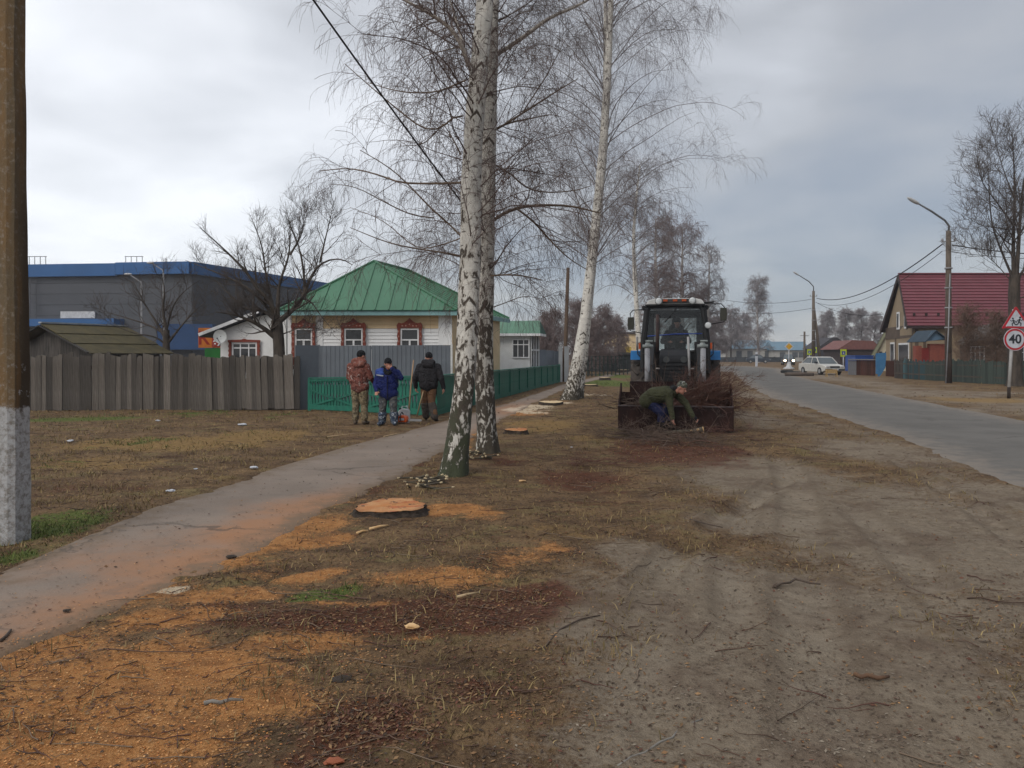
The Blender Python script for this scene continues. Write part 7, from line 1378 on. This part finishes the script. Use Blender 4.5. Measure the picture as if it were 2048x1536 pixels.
def stump(px, py, r, h, lab, tilt=(0,0), seed=0, pale=False, group='fresh stumps along the footpath'):
    g_ = G(px, py); rr = random.Random(seed); t = thing('tree_stump', lab, 'tree stump', tuple(g_), group=group); n = 72; out_ = []
    for k in range(n):
        a = 2*math.pi*k/n; q_ = 1+.09*math.sin(a*3+seed)+.035*math.sin(a*7+seed*2)+.02*math.sin(a*13)+rr.uniform(-.012,.012); out_.append((a, r*q_))
    vs, fs = [], []; lev = [(-.08,1.12),(.0,1.10),(h*.45,.98),(h*.9,1.0),(h,.985)]
    for z, f in lev:
        for a, q_ in out_: x1_, y1_ = q_*f*math.cos(a), q_*f*.92*math.sin(a); wob = rr.uniform(-.008,.008); vs.append((x1_+wob, y1_+wob, z + (tilt[0]*x1_+tilt[1]*y1_ if z > h*.8 else 0)))
    for i in range(len(lev)-1):
        for k in range(n): fs.append((i*n+k, i*n+(k+1)%n, (i+1)*n+(k+1)%n, (i+1)*n+k))
    MB().add(vs, fs).build('bark', mat('stump_bark', (.022,.016,.012), (.07,.052,.04), 14, .95, bump=.8, dist=.02), t, True)
    top = []; fs = []; rings_ = 8
    vs = [(0,0,h+.006)]
    for i in range(1, rings_+1):
        for a, q_ in out_: x1_, y1_ = q_*.965*i/rings_*math.cos(a), q_*.965*.92*i/rings_*math.sin(a); vs.append((x1_, y1_, h+.006+tilt[0]*x1_+tilt[1]*y1_+rr.uniform(-.003,.003)))
    for k in range(n): fs.append((0, 1+k, 1+(k+1)%n))
    for i in range(rings_-1):
        for k in range(n): fs.append((1+i*n+k, 1+(i+1)*n+k, 1+(i+1)*n+(k+1)%n, 1+i*n+(k+1)%n))
    MB().add(vs, fs).build('cut_top', mat('pale_cut', (.58,.45,.28), (.5,.36,.2), 8, .8) if pale else ring_m, t)
    return t
stump(782, 1022, .365, .055, 'largest freshly cut stump with broad orange top in the foreground', (.02,.035), 3)
stump(1034, 866, .24, .07, 'thin dark rimmed stump right behind the two front birches', (.0,.05), 5)
stump(1103, 810, .38, .10, 'pale stump beside the path left of the two stemmed birch', (0,.05), 6, True)
stump(1180, 772, .36, .07, 'pale low stump right of the two stemmed birch', (0,.02), 7, True)
stump(1209, 760, .35, .15, 'small pale stump near the green grass patch', (0,.02), 8, True)
stump(1246, 743, .55, .16, 'distant pale stump left of the rear tractor wheel', (0,.02), 9, True)
# split wood chunks beside the birch feet
def chunks(lab, cx, cy, n, seed, sx=40, sy=10):
    rr = random.Random(seed); t = thing('cut_twig_bundle', lab, 'branch bundle', tuple(G(cx, cy)), group='cut twig bundles at the birch feet')
    for k in range(n):
        g_ = G(cx+rr.uniform(-sx, sx), cy+rr.uniform(-sy, sy)) - G(cx, cy); a = rr.uniform(0, 6.28); L = rr.uniform(.25,.6); el = rr.uniform(.08,.4); r = rr.uniform(.007,.014); d = Vector((math.cos(a)*math.cos(el), -abs(math.sin(a))*math.cos(el), math.sin(el))); e_ = Vector((g_[0], g_[1], .02))+d*L*.4
        s_ = MB().tube([Vector((g_[0],g_[1],.0))-d*L*.3+Vector((0,0,.03)), e_], r, 7).build('stick', mat('stick_bark', (.10,.085,.055), (.05,.04,.03), 9), t, True); MB().tube([e_-d*.002, e_+d*.035], r*.98, 7).build('cut_end', mat('pale_cut_end', (.55,.44,.27), None, 6), s_)
chunks('cut birch twigs with pale ends heaped left of the front birch foot', 852, 970, 26, 3, 34, 12); chunks('cut birch twigs with pale ends heaped between the two birches', 955, 912, 20, 5, 26, 8)
def stick(pts, r, name, label, m_, cat='stick', group='sticks lying on the ground'):
    P = [Vector(tuple(G(*p)))+Vector((0,0,r*.8)) for p in pts]; base = P[0].copy(); base.z = 0; P = [p-base for p in P]; o = MB().tube(P, [r]+[r*.9]*(len(P)-2)+[r*.6], 8).build(name, m_, None, True); o.location = base; return tag(o, label, cat, group)
gst = mat('grey_stick', (.22,.205,.18), (.13,.115,.10), 12, .85); dst = mat('dark_stick', (.05,.036,.026), (.09,.065,.05), 10, .85)
stick([(408,1410),(425,1406),(440,1409),(462,1403),(486,1404)], .011, 'grey_stick', 'pale grey stick lying on the orange sawdust in the left foreground', gst)
stick([(915,1196),(935,1191),(958,1187)], .010, 'pale_stick', 'short whitish stick right of the green grass tuft', pale_wood)
stick([(1235,1535),(1262,1516),(1290,1507),(1320,1486),(1345,1477),(1360,1457),(1372,1452),(1405,1440)], .0055, 'forked_twig', 'long grey forked twig at the bottom edge of the dirt lot', gst)
stick([(1550,1176),(1562,1169),(1580,1167),(1590,1160),(1600,1162),(1620,1168),(1641,1170)], .009, 'dark_twig', 'dark crooked twig in the middle of the dirt lot', dst)
stick([(1710,1352),(1722,1358),(1735,1354),(1755,1360),(1778,1357)], .013, 'bark_piece', 'brown piece of bark lying on the right of the dirt lot', mat('bark_brown', (.17,.09,.045), (.09,.05,.03), 8))
stick([(1085,1300),(1120,1260),(1160,1240),(1200,1232)], .006, 'dark_twig', 'thin bent twig where the litter meets the dirt lot', dst)
stick([(1380,1040),(1410,1048),(1445,1056)], .008, 'dark_twig', 'thin twig beside the curved tyre track', dst)
stick([(0,1285),(12,1275),(22,1262)], .010, 'dark_twig', 'small dark twig on the path at the left picture edge', dst)
stick([(655,874),(690,870),(730,866)], .009, 'pale_stick', 'dry whitish stick on the grass before the camouflaged man', pale_wood)
stick([(768,874),(790,869),(812,866)], .012, 'pale_stick', 'pale wood splinter at the path edge under the three men', pale_wood)
stick([(714,1068),(725,1064),(736,1063)], .012, 'orange_splinter', 'orange wood splinter just below the big stump', cutm)
stick([(740,1060),(760,1055),(776,1053)], .014, 'orange_splinter', 'broader orange splinter right below the big stump', cutm)
for px_, py_, r, lab, m_ in ((682,1366,.045,'dark clod of earth in the centre foreground', mat('dark_clod', (.04,.028,.02), None, 14)), (462,1117,.035,'round dark clod on the path edge', mat('dark_clod', (.04,.028,.02))), (822,1258,.035,'orange wood chip left of the dirt lot', cutm), (134,1225,.02,'small dark clod on the path', mat('dark_clod', (.04,.028,.02))),
      (508,938,.07,'crumpled white paper on the grass left of the path', white_p), (341,985,.06,'small white wrapper on the grass by the path', white_p), (141,884,.08,'white scrap near the concrete pole', white_p), (316,843,.07,'white scrap below the board fence', white_p), (668,1530,.03,'reddish wood chip at the bottom edge', mat('red_chip', (.30,.09,.04))),
      (484,852,.12,'long white scrap on the grass before the board fence', white_p), (1143,896,.03,'tiny white scrap before the brush heap', white_p), (1044,964,.035,'beige wood chip below the upright birch', cutm), (392,940,.04,'tiny white scrap left of the path bend', white_p)):
    rr = random.Random(int(px_)); b = MB(); g_ = G(px_, py_); me = bpy.data.meshes.new('x'); bm = bmesh.new(); bmesh.ops.create_icosphere(bm, subdivisions=2, radius=r*(.62 if m_ is white_p else 1))
    for v_ in bm.verts: k = 1+rr.uniform(-.28,.28); v_.co = Vector((v_.co.x*k*1.3, v_.co.y*k*.9, v_.co.z*k*.38))
    nm2 = 'litter_scrap' if m_ is white_p else 'ground_clod'; bm.to_mesh(me); bm.free(); me.name = nm2; me.materials.append(m_); o = bpy.data.objects.new(nm2, me); COL.objects.link(o); o.location = (g_[0], g_[1], r*.2+.01); tag(o, lab, 'scrap' if m_ is white_p else 'clod', 'scraps and clods on the ground')
# loose twigs over the lot and verge: too many to count
rng = np.random.default_rng(77); n = 5200; x_, y_ = sample(n*2, 2.6, 22); mk = masks(x_, y_); pd = band(PATH_L, PATH_R, x_, y_); keep = (rng.random(len(x_)) < (1-.75*mk[4])*(.10+.5*mk[3]+.4*np.clip(fbm(x_*.8,y_*.8,3)*2-.8,0,1))) & (road_d(x_, y_) < -.2) & (pd < -.05); x_, y_ = x_[keep][:n], y_[keep][:n]; n = len(x_)
P = np.zeros((n,6,3)); P[:,0] = np.stack([x_, y_, height_at(x_, y_)+.006], 1); a = rng.normal(0, 1.0, n) + np.where(rng.random(n) < .5, 0, np.pi); D = np.stack([np.cos(a), np.sin(a)*.8, np.zeros(n)], 1); Ln = rng.gamma(2.0, .055, n)*(1+.05*y_)
for k in range(1, 6): D += rng.normal(0, .22, (n,3))*np.array([1,1,.2]); P[:,k] = P[:,k-1] + D*(Ln/5)[:,None]; P[:,k,2] = height_at(P[:,k,0], P[:,k,1]) + .005 + .004*k*rng.random(n)
Rr = (rng.uniform(.0012,.0035,n)*(1+.06*y_))[:,None]*np.linspace(1,.4,6)[None]; V, Qq = tubes(P, Rr, 4); cc = np.repeat(np.array([(.06,.035,.025),(.10,.06,.042),(.16,.115,.08),(.085,.04,.03)])[rng.integers(0,4,n)], 24, 0)
tag(np_mesh('loose_twigs', V, Qq, colmat('loose_twig_bark'), cols=cc, kind='stuff'), 'countless thin dark twigs strewn over verge and dirt lot', 'twigs')

# ------------------------------------------------------------ damp air
hz_ = MB().box(-420, 420, -45, 420, -1.6, 46).build('haze', None); hz_['kind'] = 'stuff'; hz_['label'] = 'thin damp air greying the far trees'
hm = bpy.data.materials.new('haze'); hm.use_nodes = True; hm.node_tree.nodes.clear(); o_ = hm.node_tree.nodes.new('ShaderNodeOutputMaterial'); v_ = hm.node_tree.nodes.new('ShaderNodeVolumePrincipled')
v_.inputs['Color'].default_value = (.86,.90,.96,1); v_.inputs['Density'].default_value = .0006; v_.inputs['Anisotropy'].default_value = .2; hm.node_tree.links.new(v_.outputs[0], o_.inputs['Volume']); hz_.data.materials.append(hm)
